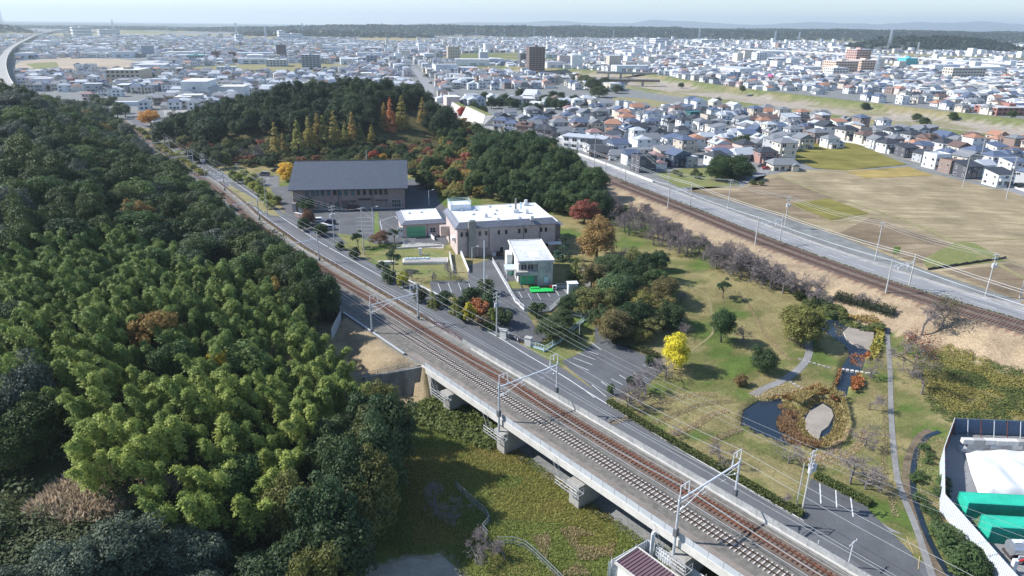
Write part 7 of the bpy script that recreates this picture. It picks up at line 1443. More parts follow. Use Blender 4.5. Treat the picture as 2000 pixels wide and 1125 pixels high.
# ================================================================ town blocks that stand out, each a building with rows of windows
mat('block_wall_paint', rough=.85, var=.06, scale=.2, objcol=True, coords='Object')
SPEC = []
def block(label, x0, x1, yb, yt, col, depth=14, floors=4, roofc=None, name='town_block', rz=None, glass='glass_dark', cat='building', dark_cols=0):
    a = W(x0, yb, 0); b = W(x1, yb, 0); L = (b-a).xy.length; lo, hi = 1, 120
    for _ in range(40):
        m = (lo+hi)/2
        if project(a.x, a.y, m)[1] > yt: lo = m
        else: hi = m
    H = m; an_ = math.atan2(b.y-a.y, b.x-a.x) + (rz or 0); r = thing(name, label, cat, a, an_); SPEC.append((a.x + L/2, a.y + depth/2, max(L, depth)*.62))
    put('wall', MB().box(0,0,-.5,L,depth,H), 'block_wall_paint', r, color=col); put('roof', MB().box(.3,.3,H,L-.3,depth-.3,H+.35), 'block_wall_paint', r, color=roofc or (.5,.51,.52)); put('stair_tower', MB().box(L*.42,depth*.3,H+.35,L*.58,depth*.7,H+2.6), 'block_wall_paint', r, color=col)
    fh = H/floors
    for f in range(floors):
        z = f*fh + fh*.32; n = max(2, int(L/4.2)); mb = MB(); [mb.box(L*(k+.22)/n, -.12, z, L*(k+.8)/n, -.01, z+fh*.46) for k in range(n)]; put('window_row', mb, glass, r)['kind'] = 'stuff'
        m2 = max(2, int(depth/4.2)); mb = MB(); [mb.box(-.12, depth*(k+.25)/m2, z, -.01, depth*(k+.75)/m2, z+fh*.42) for k in range(m2)]; put('window_row', mb, glass, r)['kind'] = 'stuff'
        if floors > 5: put('balcony', MB().box(.1, -1.2, f*fh, L-.1, -.13, f*fh+fh*.3), 'block_wall_paint', r, color=tuple(min(1, v*1.25) for v in col))
    return r
block('tall brown apartment tower rising over the middle of the town', 1033,1064,138,92,(.20,.15,.14),20,12,(.2,.17,.16)); block('dark grey mid-rise beside the brown tower', 1016,1031,121,104,(.17,.17,.19),18,7); block('cream apartment tower left of the brown tower', 875,898,117,91,(.58,.52,.45),16,9)
block('blue-grey office block at the left of the town', 590,626,136,107,(.30,.33,.37),22,7); block('dark brown mid-rise in the left town', 541,560,112,87,(.22,.18,.17),18,7); block('pair-left brick mid-rise in the left town', 414,428,114,100,(.26,.15,.13),14,6); block('pair-right brick mid-rise in the left town', 447,461,114,101,(.24,.14,.13),14,6)
block('large white factory at the upper left', 144,181,72,53,(.72,.73,.74),60,3); block('white factory right of the first factory', 196,236,72,58,(.66,.68,.70),60,3); block('white tower-like plant with a stack in the far left plain', 546,558,79,60,(.74,.75,.76),30,4); block('long white plant beside the tower-like one', 558,592,79,66,(.74,.75,.76),50,3); block('white depot at the far middle left', 462,476,83,68,(.70,.71,.72),40,3)
block('beige windowless hall with a pale roof in the left town', 209,275,160,137,(.50,.42,.33),40,3,(.62,.62,.60)); block('flat brick-red store in the left town', 106,152,170,160,(.33,.16,.13),26,2); block('green-roofed hall in the left town', 365,398,120,108,(.35,.42,.42),24,2,(.10,.33,.30)); block('white three-storey school wing in the left town', 424,462,143,131,(.66,.67,.68),12,3); block('pale grey three-storey store at the left street', 520,560,130,117,(.52,.53,.54),30,3)
block('large salmon hospital wing at the right of the town', 1628,1672,150,120,(.62,.47,.37),30,6); block('taller salmon hospital tower with red stripes', 1666,1694,143,97,(.48,.32,.28),24,10); block('right salmon hospital wing', 1678,1712,146,118,(.60,.44,.34),30,6); block('white clinic block left of the hospital', 1625,1655,153,133,(.66,.65,.62),22,4); block('long pale beige school at the far right of the town', 1857,1921,156,133,(.60,.54,.46),18,4); block('white slab tower in the right-hand town', 1476,1496,126,103,(.72,.73,.75),18,7); block('blue-sheeted building under repair', 1768,1791,128,114,(.10,.55,.62),22,4,(.12,.5,.6)); block('magenta-signed store near the river', 1500,1524,161,151,(.55,.08,.28),20,2); block('brick-red long store at the right edge behind the dyke', 1945,2030,226,211,(.34,.16,.13),24,2); block('grey condominium in the right-hand town', 1424,1446,157,141,(.45,.49,.55),14,5); block('pale condominium in the upper middle of the town', 760,775,124,110,(.60,.60,.60),14,6); block('grey-blue condominium by the main street', 716,737,128,108,(.32,.35,.40),16,6); block('white condominium above the main street', 780,800,110,96,(.68,.68,.68),16,6); block('white works with many bays at the far right', 1280,1306,88,75,(.72,.73,.75),40,3); block('white works at the far middle right', 1370,1410,86,78,(.74,.75,.77),60,2)
el = thing('elevated_railway', 'long white elevated railway crossing the far town on the right', 'viaduct'); P = [W(a, b, 9) for a, b in ((1330,90),(1420,94),(1500,98),(1600,103),(1700,109),(1800,114),(1900,120),(2030,127))]; el.location = (P[0].x, P[0].y, 0)
for a, b in zip(P[:-1], P[1:]): put('deck', loc_mb(MB().beam(a, b, 12, 2.6), el.location), 'concrete_white', el); [put('pier', loc_mb(MB().box(c.x-1,c.y-3,-.5,c.x+1,c.y+3,8), el.location), 'concrete_white', el) for c in (a.lerp(b, .25), a.lerp(b, .75))]
ex2 = thing('elevated_road', 'grey elevated line curving in from the left edge', 'viaduct'); P = path_pts([W(a, b, 7) for a, b in ((14,172),(4,150),(2,125),(10,106),(24,92),(48,79),(80,66),(130,57))], 40); ex2.location = (P[0].x, P[0].y, 0)
for a, b in zip(P[:-1], P[1:]): put('deck', loc_mb(MB().beam(a, b, 11, 1.6), ex2.location), 'concrete', ex2); put('pier', loc_mb(MB().box(a.x-1.5,a.y-1.5,-.5,a.x+1.5,a.y+1.5,6), ex2.location), 'concrete', ex2); d = (b-a).normalized(); n = Vector((d.y,-d.x,0)); [put('parapet', loc_mb(MB().beam(a+n*o+Vector((0,0,1.3)), b+n*o+Vector((0,0,1.3)), .4, 1.2), ex2.location), 'concrete_white', ex2) for o in (-5.6, 5.6)]
def pylon(label, px, yb, yt):
    a = G(px, yb); lo, hi = 5, 150
    for _ in range(40):
        m = (lo+hi)/2
        if project(a.x, a.y, a.z+m)[1] > yt: lo = m
        else: hi = m
    h = m; r = thing('lattice_pylon', label, 'pylon', a, group='far pylons'); w = h*.09; mb = MB(); th = h*.012
    for sx in (-1, 1):
        for sy in (-1, 1): mb.beam((sx*w,sy*w,0),(sx*w*.2,sy*w*.2,h), th)
    for k in range(6):
        z0, z1 = h*k/6, h*(k+1)/6; a0, a1 = w*(1-.8*k/6), w*(1-.8*(k+1)/6)
        for sy in (-1, 1): mb.beam((-a0,sy*a0,z0),(a1,sy*a1,z1), th*.7); mb.beam((a0,sy*a0,z0),(-a1,sy*a1,z1), th*.7)
    put('mast', mb, 'steel_pale', r); [part(r, 'arm', 'steel_pale', ('beam', (-w*1.1,0,h*z),(w*1.1,0,h*z), th)) for z in (.7,.82,.94)]
for i, (x, b, t) in enumerate(((223,66,38),(463,76,44),(520,80,50),(592,72,45),(930,74,53),(985,73,56),(1043,76,55),(1198,74,58),(1512,88,60),(1559,86,62),(1735,100,58),(1790,110,82),(1708,160,104),(1365,78,55),(6,60,14),(1880,92,70))): pylon(('slim far lattice pylon %s' % ('on the far left plain','near the white depot','before the far left woods','by the tower-like plant','first of the row before the terrace','second of the row before the terrace','third of the row before the terrace','fourth of the row before the terrace','at the right foot of the terrace','beside the quarry scar','on the right terrace edge','by the wooded knoll','rising beside the hospital','above the white works','at the top left corner','on the far right terrace')[i]), x, b, t)

# ================================================================ the rest of the town as one mass
def build_city():
    rng = np.random.default_rng(5); PTS = []
    for (y0, y1, sp) in ((520, 1000, 12.5), (1000, 1700, 14.5), (1700, 2700, 17.0), (2700, 3900, 24.0)):
        ny = int((y1-y0)/sp); 
        for j in range(ny):
            y = y0 + j*sp; w = y*.86 + 60; n = int(2*w/sp); x = -w + (np.arange(n) + .5*(j % 2))*sp; PTS.append(np.stack([x, np.full(n, y)], 1) + rng.normal(size=(n, 2))*sp*.16)
    P = np.concatenate(PTS); a = R(14); 
    x, y = P[:, 0], P[:, 1]; keep = np.ones(len(P), bool)
    xr = x*math.cos(a) + y*math.sin(a); yr = -x*math.sin(a) + y*math.cos(a)
    keep &= (np.mod(xr, 74) > 9) & (np.mod(yr, 58) > 8)                       # streets
    dens = vnoise(x, y, 330, 51); keep &= dens < .80; keep &= rng.random(len(P)) < np.where(y < 1500, .93, .86)
    lf = (x < -.48*y) & (y > 1500); keep &= ~(lf & (vnoise(x, y, 210, 77) > .42)); belt = (y > 2750) & (x < -150); keep &= ~(belt & (vnoise(x, y, 240, 62) > .40)); keep &= ground(x, y) < 3.0
    keep &= np.abs(poly_dist(x, y, RIVER)) > 70; s, q = sq(x, y); keep &= ~((np.abs(q - qbend(s)) < 26) & (y < 640)); keep &= ~((q < 26) & (y < 640))
    keep &= ~in_poly(x, y, RESP); O = np.array(occ)
    kk = np.nonzero(keep & (y < 900))[0]; dd = ((x[kk, None]-O[:, 0])**2 + (y[kk, None]-O[:, 1])**2).min(1); keep[kk[dd < 12.5**2]] = False
    for pp in ([(318,214),(345,196),(460,190),(470,175),(350,150),(352,190)], [(20,138),(40,116),(290,112),(300,126),(250,140),(60,146)], [(815,220),(860,220),(858,160),(835,145),(806,118),(792,118)], [(1160,215),(1310,222),(1330,205),(1190,186)], [(215,210),(320,200),(300,185),(225,190)]): keep &= ~in_poly(x, y, [W(u, v, 0).xy for u, v in pp])
    keep &= ~in_poly(x, y, MWP) & ~((x > -215) & (x < 0) & (y < 560)) & ~((x > -10) & (x < 330) & (y < 560) & (poly_dist(x, y, RT) < 30)); keep &= ~((x > 0) & (x < 45) & (y > 585) & (y < 630)); keep &= ~((y < 560) & (poly_dist(x, y, RT) > 0) & (x < 420))
    for (u, v, r_) in SPEC: keep &= (x-u)**2 + (y-v)**2 > (r_ + 7)**2
    for pts in (((1330,90),(1500,98),(1700,109),(2030,127)), ((14,172),(2,125),(24,92),(80,66))): keep &= np.abs(poly_dist(x, y, np.array([tuple(W(u, v, 8).xy) for u, v in pts]))) > 14
    x, y = x[keep], y[keep]; n = len(x); z = ground(x, y); big = (rng.random(n) < .045 + .05*(vnoise(x, y, 400, 91) > .55)); hug = (rng.random(n) < .012) & (y > 900)
    sp = np.where(y < 1000, 13.5, np.where(y < 1700, 14.5, np.where(y < 2700, 17, 24)))
    w = rng.uniform(7.5, 11, n)*np.where(y > 2700, 1.25, 1); d = rng.uniform(6.5, 9.5, n)*np.where(y > 2700, 1.2, 1); h = rng.choice([3.2, 5.5, 5.8, 6.0], n); rh = rng.uniform(1.4, 2.4, n); ins = np.where(rng.random(n) < .5, .02, rng.uniform(1.5, 3.2, n))
    w = np.where(big, rng.uniform(11, 19, n), w); d = np.where(big, rng.uniform(9, 14, n), d); h = np.where(big, rng.choice([6, 7, 9, 12, 15, 20], n, p=[.3,.25,.2,.13,.08,.04]), h); rh = np.where(big, .05, rh); h = np.where(y < 1050, np.minimum(h, 7.5), h)
    w = np.where(hug, rng.uniform(25, 60, n), w); d = np.where(hug, rng.uniform(18, 36, n), d); h = np.where(hug, rng.uniform(6, 11, n), h); rh = np.where(hug, .8, rh); ang = a + rng.normal(size=n)*.06 + rng.choice([0, math.pi/2], n)
    print('city houses', n)
    ov = .45; hx, hy = w/2, d/2; c, sn = np.cos(ang), np.sin(ang)
    loc = np.zeros((n, 14, 3))
    for i, (sx, sy) in enumerate(((-1,-1),(1,-1),(1,1),(-1,1))):
        loc[:, i, 0] = sx*hx; loc[:, i, 1] = sy*hy; loc[:, i, 2] = -.5; loc[:, 4+i, 0] = sx*hx; loc[:, 4+i, 1] = sy*hy; loc[:, 4+i, 2] = h
        loc[:, 8+i, 0] = sx*(hx+ov); loc[:, 8+i, 1] = sy*(hy+ov); loc[:, 8+i, 2] = h
    loc[:, 12, 0] = -(hx+ov-ins); loc[:, 13, 0] = hx+ov-ins; loc[:, 12:, 2] = (h+rh)[:, None]
    V = np.empty_like(loc); V[..., 0] = x[:, None] + loc[..., 0]*c[:, None] - loc[..., 1]*sn[:, None]; V[..., 1] = y[:, None] + loc[..., 0]*sn[:, None] + loc[..., 1]*c[:, None]; V[..., 2] = z[:, None] + loc[..., 2]
    Q = np.array([(0,1,5,4),(1,2,6,5),(2,3,7,6),(3,0,4,7),(8,9,13,12),(10,11,12,13)]); T = np.array([(9,10,13),(11,8,12)]); off = (np.arange(n)*14)[:, None, None]
    FQ = (Q[None] + off).reshape(-1, 4); FT = (T[None] + off).reshape(-1, 3)
    WC = np.array([WHITE]*9 + [(.75,.75,.74)]*3 + [CREAM]*3 + [GREY]*2 + [BEIGE]*2 + [BROWN, PINKW, (.3,.33,.38)]); RC = np.array([R_DK]*4 + [R_BLUE]*6 + [R_GREY]*12 + [R_BRN]*2 + [R_LIGHT]*9 + [R_TER, R_PINK]); wc = WC[rng.integers(0, len(WC), n)]; rc = RC[rng.integers(0, len(RC), n)]
    rc = np.where((big | hug)[:, None], np.array([R_LIGHT, (.62,.63,.65), (.5,.5,.5), (.3,.31,.33)])[rng.integers(0, 4, n)], rc); wc = np.where(hug[:, None], np.array([(.7,.7,.71), (.62,.65,.68)])[rng.integers(0, 2, n)], wc)
    # windows of the nearer ones: dark panes standing just proud of the walls
    m = (y < 1750); k = np.nonzero(m)[0]; WV = []
    for fl in range(2):
        for (ux, wx, face) in ((-.5, .17, 0), (.05, .2, 0), (.55, .15, 0), (-.35, .2, 1), (.4, .2, 1)):
            sel = k[(h[k] > 3.4 + fl*2) & (rng.random(len(k)) < .85)]; zz = .9 + fl*2.7; H_ = 1.25
            if face == 0: A = np.stack([(ux-wx)*hx[sel], -hy[sel]-.06], 1); B = np.stack([(ux+wx)*hx[sel], -hy[sel]-.06], 1)
            else: A = np.stack([-hx[sel]-.06, (ux+wx)*hy[sel]], 1); B = np.stack([-hx[sel]-.06, (ux-wx)*hy[sel]], 1)
            for p4 in ():
                pass
            def wd(A_): return np.stack([x[sel] + A_[:, 0]*c[sel] - A_[:, 1]*sn[sel], y[sel] + A_[:, 0]*sn[sel] + A_[:, 1]*c[sel]], 1)
            a2, b2 = wd(A), wd(B); z0 = (z[sel]+zz)[:, None]; WV.append(np.stack([np.hstack([a2, z0]), np.hstack([b2, z0]), np.hstack([b2, z0+H_]), np.hstack([a2, z0+H_])], 1))
    WV = np.concatenate(WV).reshape(-1, 3); nv = n*14; FW = nv + np.arange(len(WV)).reshape(-1, 4)
    VV = np.concatenate([V.reshape(-1, 3), WV]); quad = np.concatenate([FQ, FW]); loops = np.concatenate([quad.ravel(), FT.ravel()]); starts = np.concatenate([np.arange(len(quad))*4, len(quad)*4 + np.arange(len(FT))*3]); nf = len(quad) + len(FT)
    me = bpy.data.meshes.new('town_mass'); me.vertices.add(len(VV)); me.vertices.foreach_set('co', VV.astype(np.float32).ravel()); me.loops.add(len(loops)); me.loops.foreach_set('vertex_index', loops.astype(np.int32)); me.polygons.add(nf); me.polygons.foreach_set('loop_start', starts.astype(np.int32)); 
    C = np.ones((nf, 4)); fq = np.empty((n, 6, 3)); fq[:, :4] = wc[:, None]; fq[:, 4:] = rc[:, None]; C[:n*6, :3] = fq.reshape(-1, 3); C[n*6:len(quad), :3] = (.045,.055,.07); ft = np.empty((n, 2, 3)); ft[:] = np.where((ins < .1)[:, None, None], wc[:, None], rc[:, None]); C[len(quad):, :3] = ft.reshape(-1, 3); me.update(); me.shade_flat()
    at = me.attributes.new('tint', 'FLOAT_COLOR', 'FACE'); at.data.foreach_set('color', C.astype(np.float32).ravel()); me.update()
    mm, nt, b = nodes_of('town_paint'); MATS['town'] = mm; an_ = N(nt, 'ShaderNodeAttribute'); an_.attribute_name = 'tint'; no = N(nt, 'ShaderNodeTexNoise', Scale=.35, Detail=3.0); nt.links.new(N(nt, 'ShaderNodeNewGeometry').outputs['Position'], no.inputs['Vector']); mr = N(nt, 'ShaderNodeMapRange'); nt.links.new(no.outputs[0], mr.inputs[0]); mr.inputs['To Min'].default_value = .7; mr.inputs['To Max'].default_value = 1.25; sv = N(nt, 'ShaderNodeVectorMath', operation='SCALE'); nt.links.new(an_.outputs['Color'], sv.inputs[0]); nt.links.new(mr.outputs[0], sv.inputs['Scale']); nt.links.new(sv.outputs[0], b.inputs['Base Color']); b.inputs['Roughness'].default_value = .7
    tag(put('distant_town', me, 'town'), 'thousands of small pale houses filling the far plain', 'town', kind='stuff'); return x, y
city_x, city_y = build_city()
def leaf_mass(name, label, cat, X, Y, Z, Rr, col, per, leaf, seed, flat=.8, up=.35):
    rng = np.random.default_rng(seed); n = len(X); k = per; d = unit(rng.normal(size=(n*k, 3))); d[:, 2] = np.abs(d[:, 2]); C = np.repeat(np.stack([X, Y, Z], 1), k, 0); rr = np.repeat(Rr, k)[:, None]; p = C + d*rr*rng.uniform(.55, 1.05, (n*k, 1))*np.array((1, 1, flat)); nn = unit(d + np.array((0, 0, up)) + rng.normal(size=(n*k, 3))*.4)
    me = mesh_quads(name, quads(p, nn, np.repeat(Rr, k)*leaf*rng.uniform(.7, 1.3, n*k), .7, rng), 'foliage'); o = put(name, me, None, color=col); return tag(o, label, cat, kind='stuff')
rng = np.random.default_rng(8); i = rng.integers(0, len(city_x), 2600); X = city_x[i] + rng.normal(size=2600)*9; Y = city_y[i] + rng.normal(size=2600)*9
leaf_mass('town_greenery', 'specks of garden trees scattered through the far town', 'trees', X, Y, ground(X, Y)+1.5, rng.uniform(2.5, 5.5, 2600), (.045,.06,.028), 26, .34, 3)
# ================================================================ uncountable growth: grass, reeds, thicket
def tufts(name, label, cat, X, Y, h, col, seed, asp=.35, lean=.35, kind='stuff', dz=0.0):
    rng = np.random.default_rng(seed); n = len(X); Z = ground(X, Y) + dz; hh = h*rng.uniform(.55, 1.25, n); up = unit(np.stack([rng.normal(size=n)*lean, rng.normal(size=n)*lean, np.ones(n)], 1)); az = rng.uniform(0, 6.283, n); side = np.stack([np.cos(az), np.sin(az), np.zeros(n)], 1)
    base = np.stack([X, Y, Z], 1); wd = (hh*asp)[:, None]; top = base + up*hh[:, None]; mid = base + up*(hh*.55)[:, None]
    V = np.stack([base, mid - side*wd, top, mid + side*wd], 1).reshape(-1, 3); o = put(name, mesh_quads(name, V, 'foliage'), None, color=col); return tag(o, label, cat, kind=kind)
def pts_in(pixpoly, n, seed, z=None, excl=(), ground_fn=True):
    P = [(G(*p) if z is None else W(*p, z)).xy for p in pixpoly]; A = np.array([tuple(p) for p in P]); rng = np.random.default_rng(seed); (x0, y0), (x1, y1) = A.min(0), A.max(0); X = rng.uniform(x0, x1, n*4); Y = rng.uniform(y0, y1, n*4); ok = in_poly(X, Y, A)
    for e in excl: ok &= ~in_poly(X, Y, [tuple(W(*p, -3.4).xy) for p in e])
    return X[ok][:n], Y[ok][:n]
def along(pix, n, wid, seed):
    P = gpath(pix, 1.0); rng = np.random.default_rng(seed); i = rng.integers(0, len(P)-1, n); t = rng.random(n); A = np.array([(p.x, p.y) for p in P]); D = A[i+1]-A[i]; N_ = np.stack([D[:, 1], -D[:, 0]], 1); N_ /= np.linalg.norm(N_, axis=1, keepdims=True)+1e-9; q = A[i] + D*t[:, None] + N_*(rng.uniform(-.5, .5, n)*wid)[:, None]; return q[:, 0], q[:, 1]
IS1 = [(1568,812),(1586,790),(1607,784),(1628,796),(1632,815),(1624,842),(1600,860),(1578,846)]; IS2 = [(1646,648),(1660,634),(1685,632),(1709,642),(1708,665),(1698,681),(1675,677),(1655,664)]
X, Y = pts_in([(770,800),(870,780),(1000,870),(1160,985),(1280,1070),(1200,1125),(1080,1140),(1000,1140),(925,1140),(900,1120),(860,1080),(780,1085),(700,1060),(760,900)], 80000, 1); f = (vnoise(X, Y, 6, 2) > .5)
tufts('meadow_grass', 'rough green meadow grass below the viaduct', 'grass', X[f], Y[f], .34, (.21,.245,.06), 1, .16, .9); tufts('meadow_grass', 'yellowing meadow grass patches below the viaduct', 'grass', X[~f], Y[~f], .34, (.30,.265,.075), 2, .16, .9)
X, Y = pts_in([(1040,1050),(1120,1030),(1200,1060),(1190,1125),(1080,1125)], 11000, 3); ok = vnoise(X, Y, 2.2, 3) > .42; X, Y = X[ok], Y[ok]; tufts('dry_reeds', 'pale dry grass patch before the corrugated fence', 'grass', X, Y, .4, (.42,.33,.19), 3, .13, .9)
X, Y = pts_in([(800,795),(860,780),(930,800),(1000,850),(960,880),(880,850),(815,830)], 240, 4); leaf_mass('meadow_scrub', 'leafy green scrub at the foot of the abutment', 'scrub', X, Y, ground(X, Y)+.2, np.random.default_rng(1).uniform(.8, 1.5, 240), (.12,.15,.04), 70, .17, 5)
X, Y = pts_in([(1240,1060),(1330,1080),(1420,1130),(1300,1130)], 60, 6); leaf_mass('meadow_scrub', 'green scrub beside the shed fence', 'scrub', X, Y, ground(X, Y)+.1, np.full(60, .8), (.11,.14,.035), 60, .17, 6)
RX, RY = pts_in([(1522,790),(1560,777),(1610,764),(1645,780),(1655,830),(1642,868),(1600,882),(1560,876),(1535,862),(1518,830)], 17000, 7, -3.5, (IS1,)); ok = vnoise(RX, RY, 1.6, 5) + .5*vnoise(RX, RY, .7, 6) > .42; RX, RY = RX[ok], RY[ok]; f = RX + 2.5*(vnoise(RX, RY, 2.5, 9)-.5)*2 < np.quantile(RX, .36)
tufts('pond_reeds', 'red-brown reeds along the open water of the lower pond', 'reeds', RX[f], RY[f], .6, (.31,.185,.10), 7, .12, .8, dz=.85); tufts('pond_reeds', 'ochre-olive reeds round the bare islet of the lower pond', 'reeds', RX[~f], RY[~f], .6, (.31,.255,.10), 8, .12, .8, dz=.85)
X, Y = pts_in([(1618,785),(1632,745),(1640,722),(1650,728),(1646,760),(1634,792)], 1800, 9, -3.4); tufts('pond_reeds', 'rusty reeds on the left bank of the pond neck', 'reeds', X, Y, .6, (.32,.16,.08), 9, .22, .7)
X, Y = pts_in([(1600,752),(1545,772),(1490,782),(1492,790),(1550,783),(1620,770)], 1500, 19, -3.4); tufts('pond_reeds', 'rusty reeds along the top edge of the lower pond', 'reeds', X, Y, .6, (.36,.19,.08), 19, .22, .7)
for k, (poly, col, lb) in enumerate(((( (1660,692),(1690,685),(1696,702),(1680,716),(1662,708)), (.30,.13,.045), 'orange reed clump in the pond neck'), (((1662,745),(1682,738),(1680,765),(1664,772)), (.28,.12,.045), 'orange reed clump below the stepping stones'), (((1628,630),(1650,622),(1710,632),(1716,642),(1690,636),(1655,640),(1640,660),(1632,652)), (.27,.19,.06), 'ochre reeds round the upper islet'), (((1706,645),(1722,650),(1718,690),(1704,712),(1698,690)), (.25,.22,.05), 'yellow-green reeds right of the upper islet'))):
    X, Y = pts_in(poly, 1300, 20+k, -3.5); ok = vnoise(X, Y, 1.1, k) > .3; tufts('pond_reeds', lb, 'reeds', X[ok], Y[ok], .7, tuple(v*1.3 for v in col), 30+k, .22, .7, dz=.5)
for k, pl in enumerate((((1180,832),(1240,812),(1290,790),(1345,772),(1400,772)), ((1270,830),(1330,805),(1370,790),(1430,783)), ((1310,850),(1360,830),(1385,812),(1420,802)), ((1390,862),(1415,850),(1448,838)), ((1655,835),(1640,860),(1620,882),(1590,897),(1560,900)), ((1690,840),(1680,865),(1650,890),(1600,905)), ((1470,775),(1500,768),(1545,760),(1590,770),(1560,782),(1500,790)), ((1727,770),(1729,830),(1725,900),(1735,960),(1750,1010)), ((1545,705),(1500,660),(1465,600),(1440,570)))):
    X, Y = along(pl, 3200, (1.4,1.4,1.4,1.4,1.4,1.4,3.0,.9,.7)[k], 40+k); tufts('straw_ridge', 'strip of pale dry straw in the park, %s' % ('upper terrace','second terrace','third terrace','at the pond corner','on the right pond bank','on the outer right bank','at the foot of the grey path','beside the long park path','across the upper lawn')[k], 'straw', X, Y, .24, (.46,.37,.22), 50+k, .2, .9)
X, Y = pts_in([(1800,715),(1850,668),(1905,692),(2030,730),(2040,845),(1870,830),(1815,800)], 1100, 11); f = vnoise(X, Y, 5, 8) > .55; RR_ = np.random.default_rng(2).uniform(.7, 1.7, len(X))
for m_, c_, l_, sd in ((f, (.235,.215,.06), 'yellowing creeper patches in the thicket beyond the park path', 11), (~f, (.15,.175,.05), 'green creeper thicket beyond the park path', 12)): leaf_mass('kudzu_thicket', l_, 'thicket', X[m_], Y[m_], ground(X[m_], Y[m_])-.3, RR_[m_], c_, 90, .10, sd, flat=.55, up=.6)
X, Y = pts_in([(60,1010),(120,955),(210,925),(330,950),(345,975),(250,1010),(150,1040)], 9000, 12); tufts('pampas_grass', 'pale pink-brown pampas plumes in the lower left', 'grass', X, Y, 1.9, (.47,.385,.275), 12, .09, .6)
X, Y = pts_in([(-80,980),(60,1000),(250,1010),(330,960),(480,960),(640,1090),(560,1180),(-80,1180)], 420, 13); leaf_mass('undergrowth', 'dark leafy undergrowth at the foot of the hill wood', 'undergrowth', X, Y, ground(X, Y), np.random.default_rng(3).uniform(1.2, 2.6, 420), (.075,.095,.04), 240, .08, 13)
rng = np.random.default_rng(14); n = 2600; X = rng.uniform(-230, 0, n); Y = rng.uniform(55, 330, n); ok = left_f(X, Y); X, Y = X[ok], Y[ok]; px_, py_ = project(X, Y, ground(X, Y)+3); ok = (px_ > -100) & (py_ < 1200); X, Y = X[ok][:1300], Y[ok][:1300]
leaf_mass('undergrowth', 'understorey leaves filling the left hill wood', 'undergrowth', X, Y, ground(X, Y)+1.0, rng.uniform(1.8, 3.2, len(X)), (.055,.078,.03), 80, .11, 14)
d_ = []
rng = np.random.default_rng(15); n = 40000; i = rng.integers(0, 18, n); t = rng.random(n); A = RT[i] + (RT[i+1]-RT[i])*t[:, None]; D = RT[i+1]-RT[i]; D /= np.linalg.norm(D, axis=1, keepdims=True); o_ = rng.uniform(-15.5, -3.6, n); A = A + np.stack([D[:, 1], -D[:, 0]], 1)*o_[:, None]
tufts('bank_grass', 'dry pinkish-brown grass on the long far railway bank', 'grass', A[:, 0], A[:, 1], .15, (.375,.275,.19), 15, .25, .9)
o2 = rng.uniform(5.0, 6.5, 5000); A2 = RT[i[:5000]] + (RT[i[:5000]+1]-RT[i[:5000]])*t[:5000, None] + np.stack([D[:5000, 1], -D[:5000, 0]], 1)*o2[:, None]; tufts('verge_grass', 'green verge between the far railway and the road', 'grass', A2[:, 0], A2[:, 1], .35, (.13,.14,.05), 16, .5, .5)
X, Y = pts_in([(1195,800),(1300,720),(1330,560),(1420,560),(1620,640),(1730,620),(1750,760),(1770,900),(1800,830),(1780,1000),(1580,930),(1400,900)], 60000, 17, None, ([(1452,795),(1545,780),(1650,780),(1652,850),(1600,885),(1480,850)], [(1600,640),(1606,622),(1715,635),(1700,700),(1655,780),(1625,780)], [(1470,772),(1525,740),(1572,700),(1572,660),(1585,660),(1585,700),(1555,735),(1480,780)])); f = vnoise(X, Y, 5, 7)
tufts('lawn_grass', 'short green tufts of the park lawn', 'grass', X[f < .5], Y[f < .5], .14, (.13,.165,.045), 17, .3, .9); tufts('lawn_grass', 'straw-coloured tufts of the park lawn', 'grass', X[f >= .5], Y[f >= .5], .15, (.28,.235,.11), 18, .3, .9)
X, Y = pts_in([(1790,860),(1850,850),(1835,905),(1834,1000),(1930,1120),(1880,1130),(1830,1060),(1800,1000),(1790,930)], 9000, 21); tufts('dry_strip_grass', 'dry grass on the strip along the yard fence', 'grass', X, Y, .22, (.40,.32,.19), 21, .2, .9)
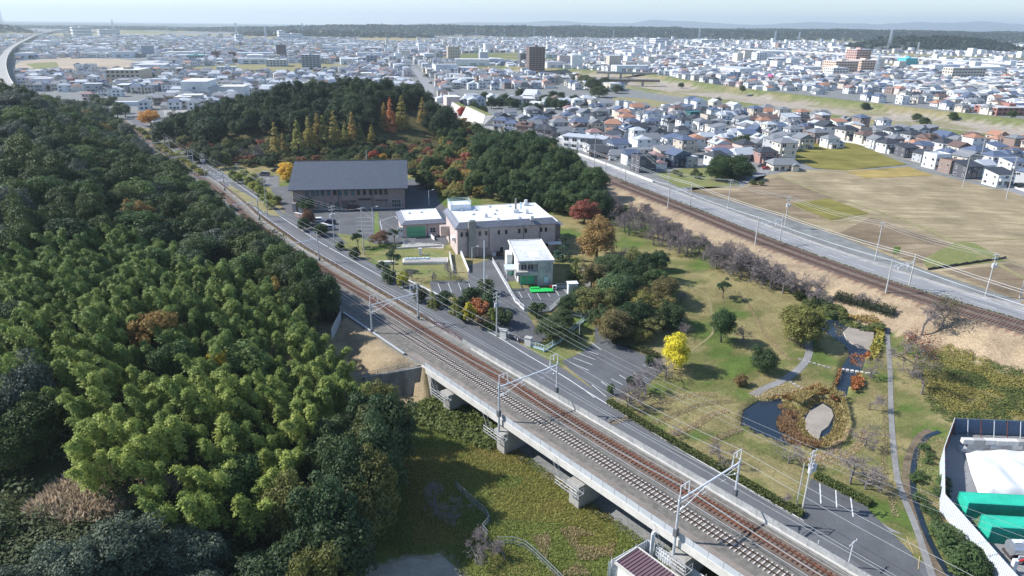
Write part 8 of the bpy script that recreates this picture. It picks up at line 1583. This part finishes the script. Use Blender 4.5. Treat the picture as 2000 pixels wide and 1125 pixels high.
def hedge(label, pix, n, wid, h, col, seed):
    X, Y = along(pix, n, wid, seed); rng = np.random.default_rng(seed); Z = ground(X, Y) + rng.uniform(.05, 1, n)**.6*h; d = unit(rng.normal(size=(n, 3)) + np.array((0, 0, .8))); r = thing('hedge', label, 'hedge', (X[0], Y[0], 0)); c = np.stack([X-X[0], Y-Y[0], Z], 1); put('foliage', mesh_quads('foliage', quads(c, d, .14*rng.uniform(.7, 1.4, n), .65, rng), 'foliage'), None, r, color=col); put('core', loc_mb(ribbon(MB(), gpath(pix, 2.0, h*.6), -wid*.35, wid*.35), Vector((X[0], Y[0], 0))), 'bark', r)
hedge('long green hedge between the road and the park terraces', ((1188,786),(1260,832),(1340,880),(1420,925),(1500,972),(1568,1010)), 9000, 1.5, .75, (.10,.12,.035), 61); hedge('green hedge along the top of the lower car park', ((1592,932),(1640,956),(1700,988)), 3000, 1.6, .8, (.09,.12,.035), 62); hedge('dense dark hedge below the brown bank at the upper pond', ((1630,585),(1680,598),(1745,618)), 4000, 2.6, 1.8, (.045,.06,.03), 63); hedge('olive hedge round the park grove edge toward the car park', ((1195,668),(1240,680),(1285,700)), 2500, 2.0, .9, (.10,.11,.04), 64)
# road-foot strip of weeds behind the parapet
X, Y = along([(SQ(s, 7.9).x, SQ(s, 7.9).y, 0) for s in (-20, 10, 30, 50, 64)], 2500, .7, 65); tufts('parapet_weeds', 'weeds at the foot of the road parapet', 'grass', X, Y, .4, (.11,.13,.04), 65, .4, .5)
# woods on the terrace and knolls far away, as crowns on the ground
rng = np.random.default_rng(33); n = 90000; Y = 2100 + (5200-2100)*rng.random(n); X = rng.uniform(-.95, .95, n)*Y; Z = ground(X, Y); ok = (Z > 7) ; ok &= rng.random(n) < .75; X, Y, Z = X[ok][:26000], Y[ok][:26000], Z[ok][:26000]
leaf_mass('terrace_wood', 'dark wooded terrace closing the plain', 'wood', X, Y, Z, rng.uniform(9, 16, len(X)), (.03,.045,.024), 8, .6, 34, flat=.7)

# ================================================================ air
mb = MB(); mb.box(-34500, -2500, -12, 34500, 26500, 420); hz = put('haze', mb, None); hz['kind'] = 'stuff'
hm = bpy.data.materials.new('haze_air'); hm.use_nodes = True; nt = hm.node_tree; nt.nodes.clear(); out = N(nt, 'ShaderNodeOutputMaterial'); pv = N(nt, 'ShaderNodeVolumePrincipled')
pv.inputs['Color'].default_value = (.79, .915, 1.0, 1); pv.inputs['Density'].default_value = 0.95e-4; pv.inputs['Anisotropy'].default_value = .2; nt.links.new(pv.outputs[0], out.inputs['Volume']); hz.data.materials.append(hm)
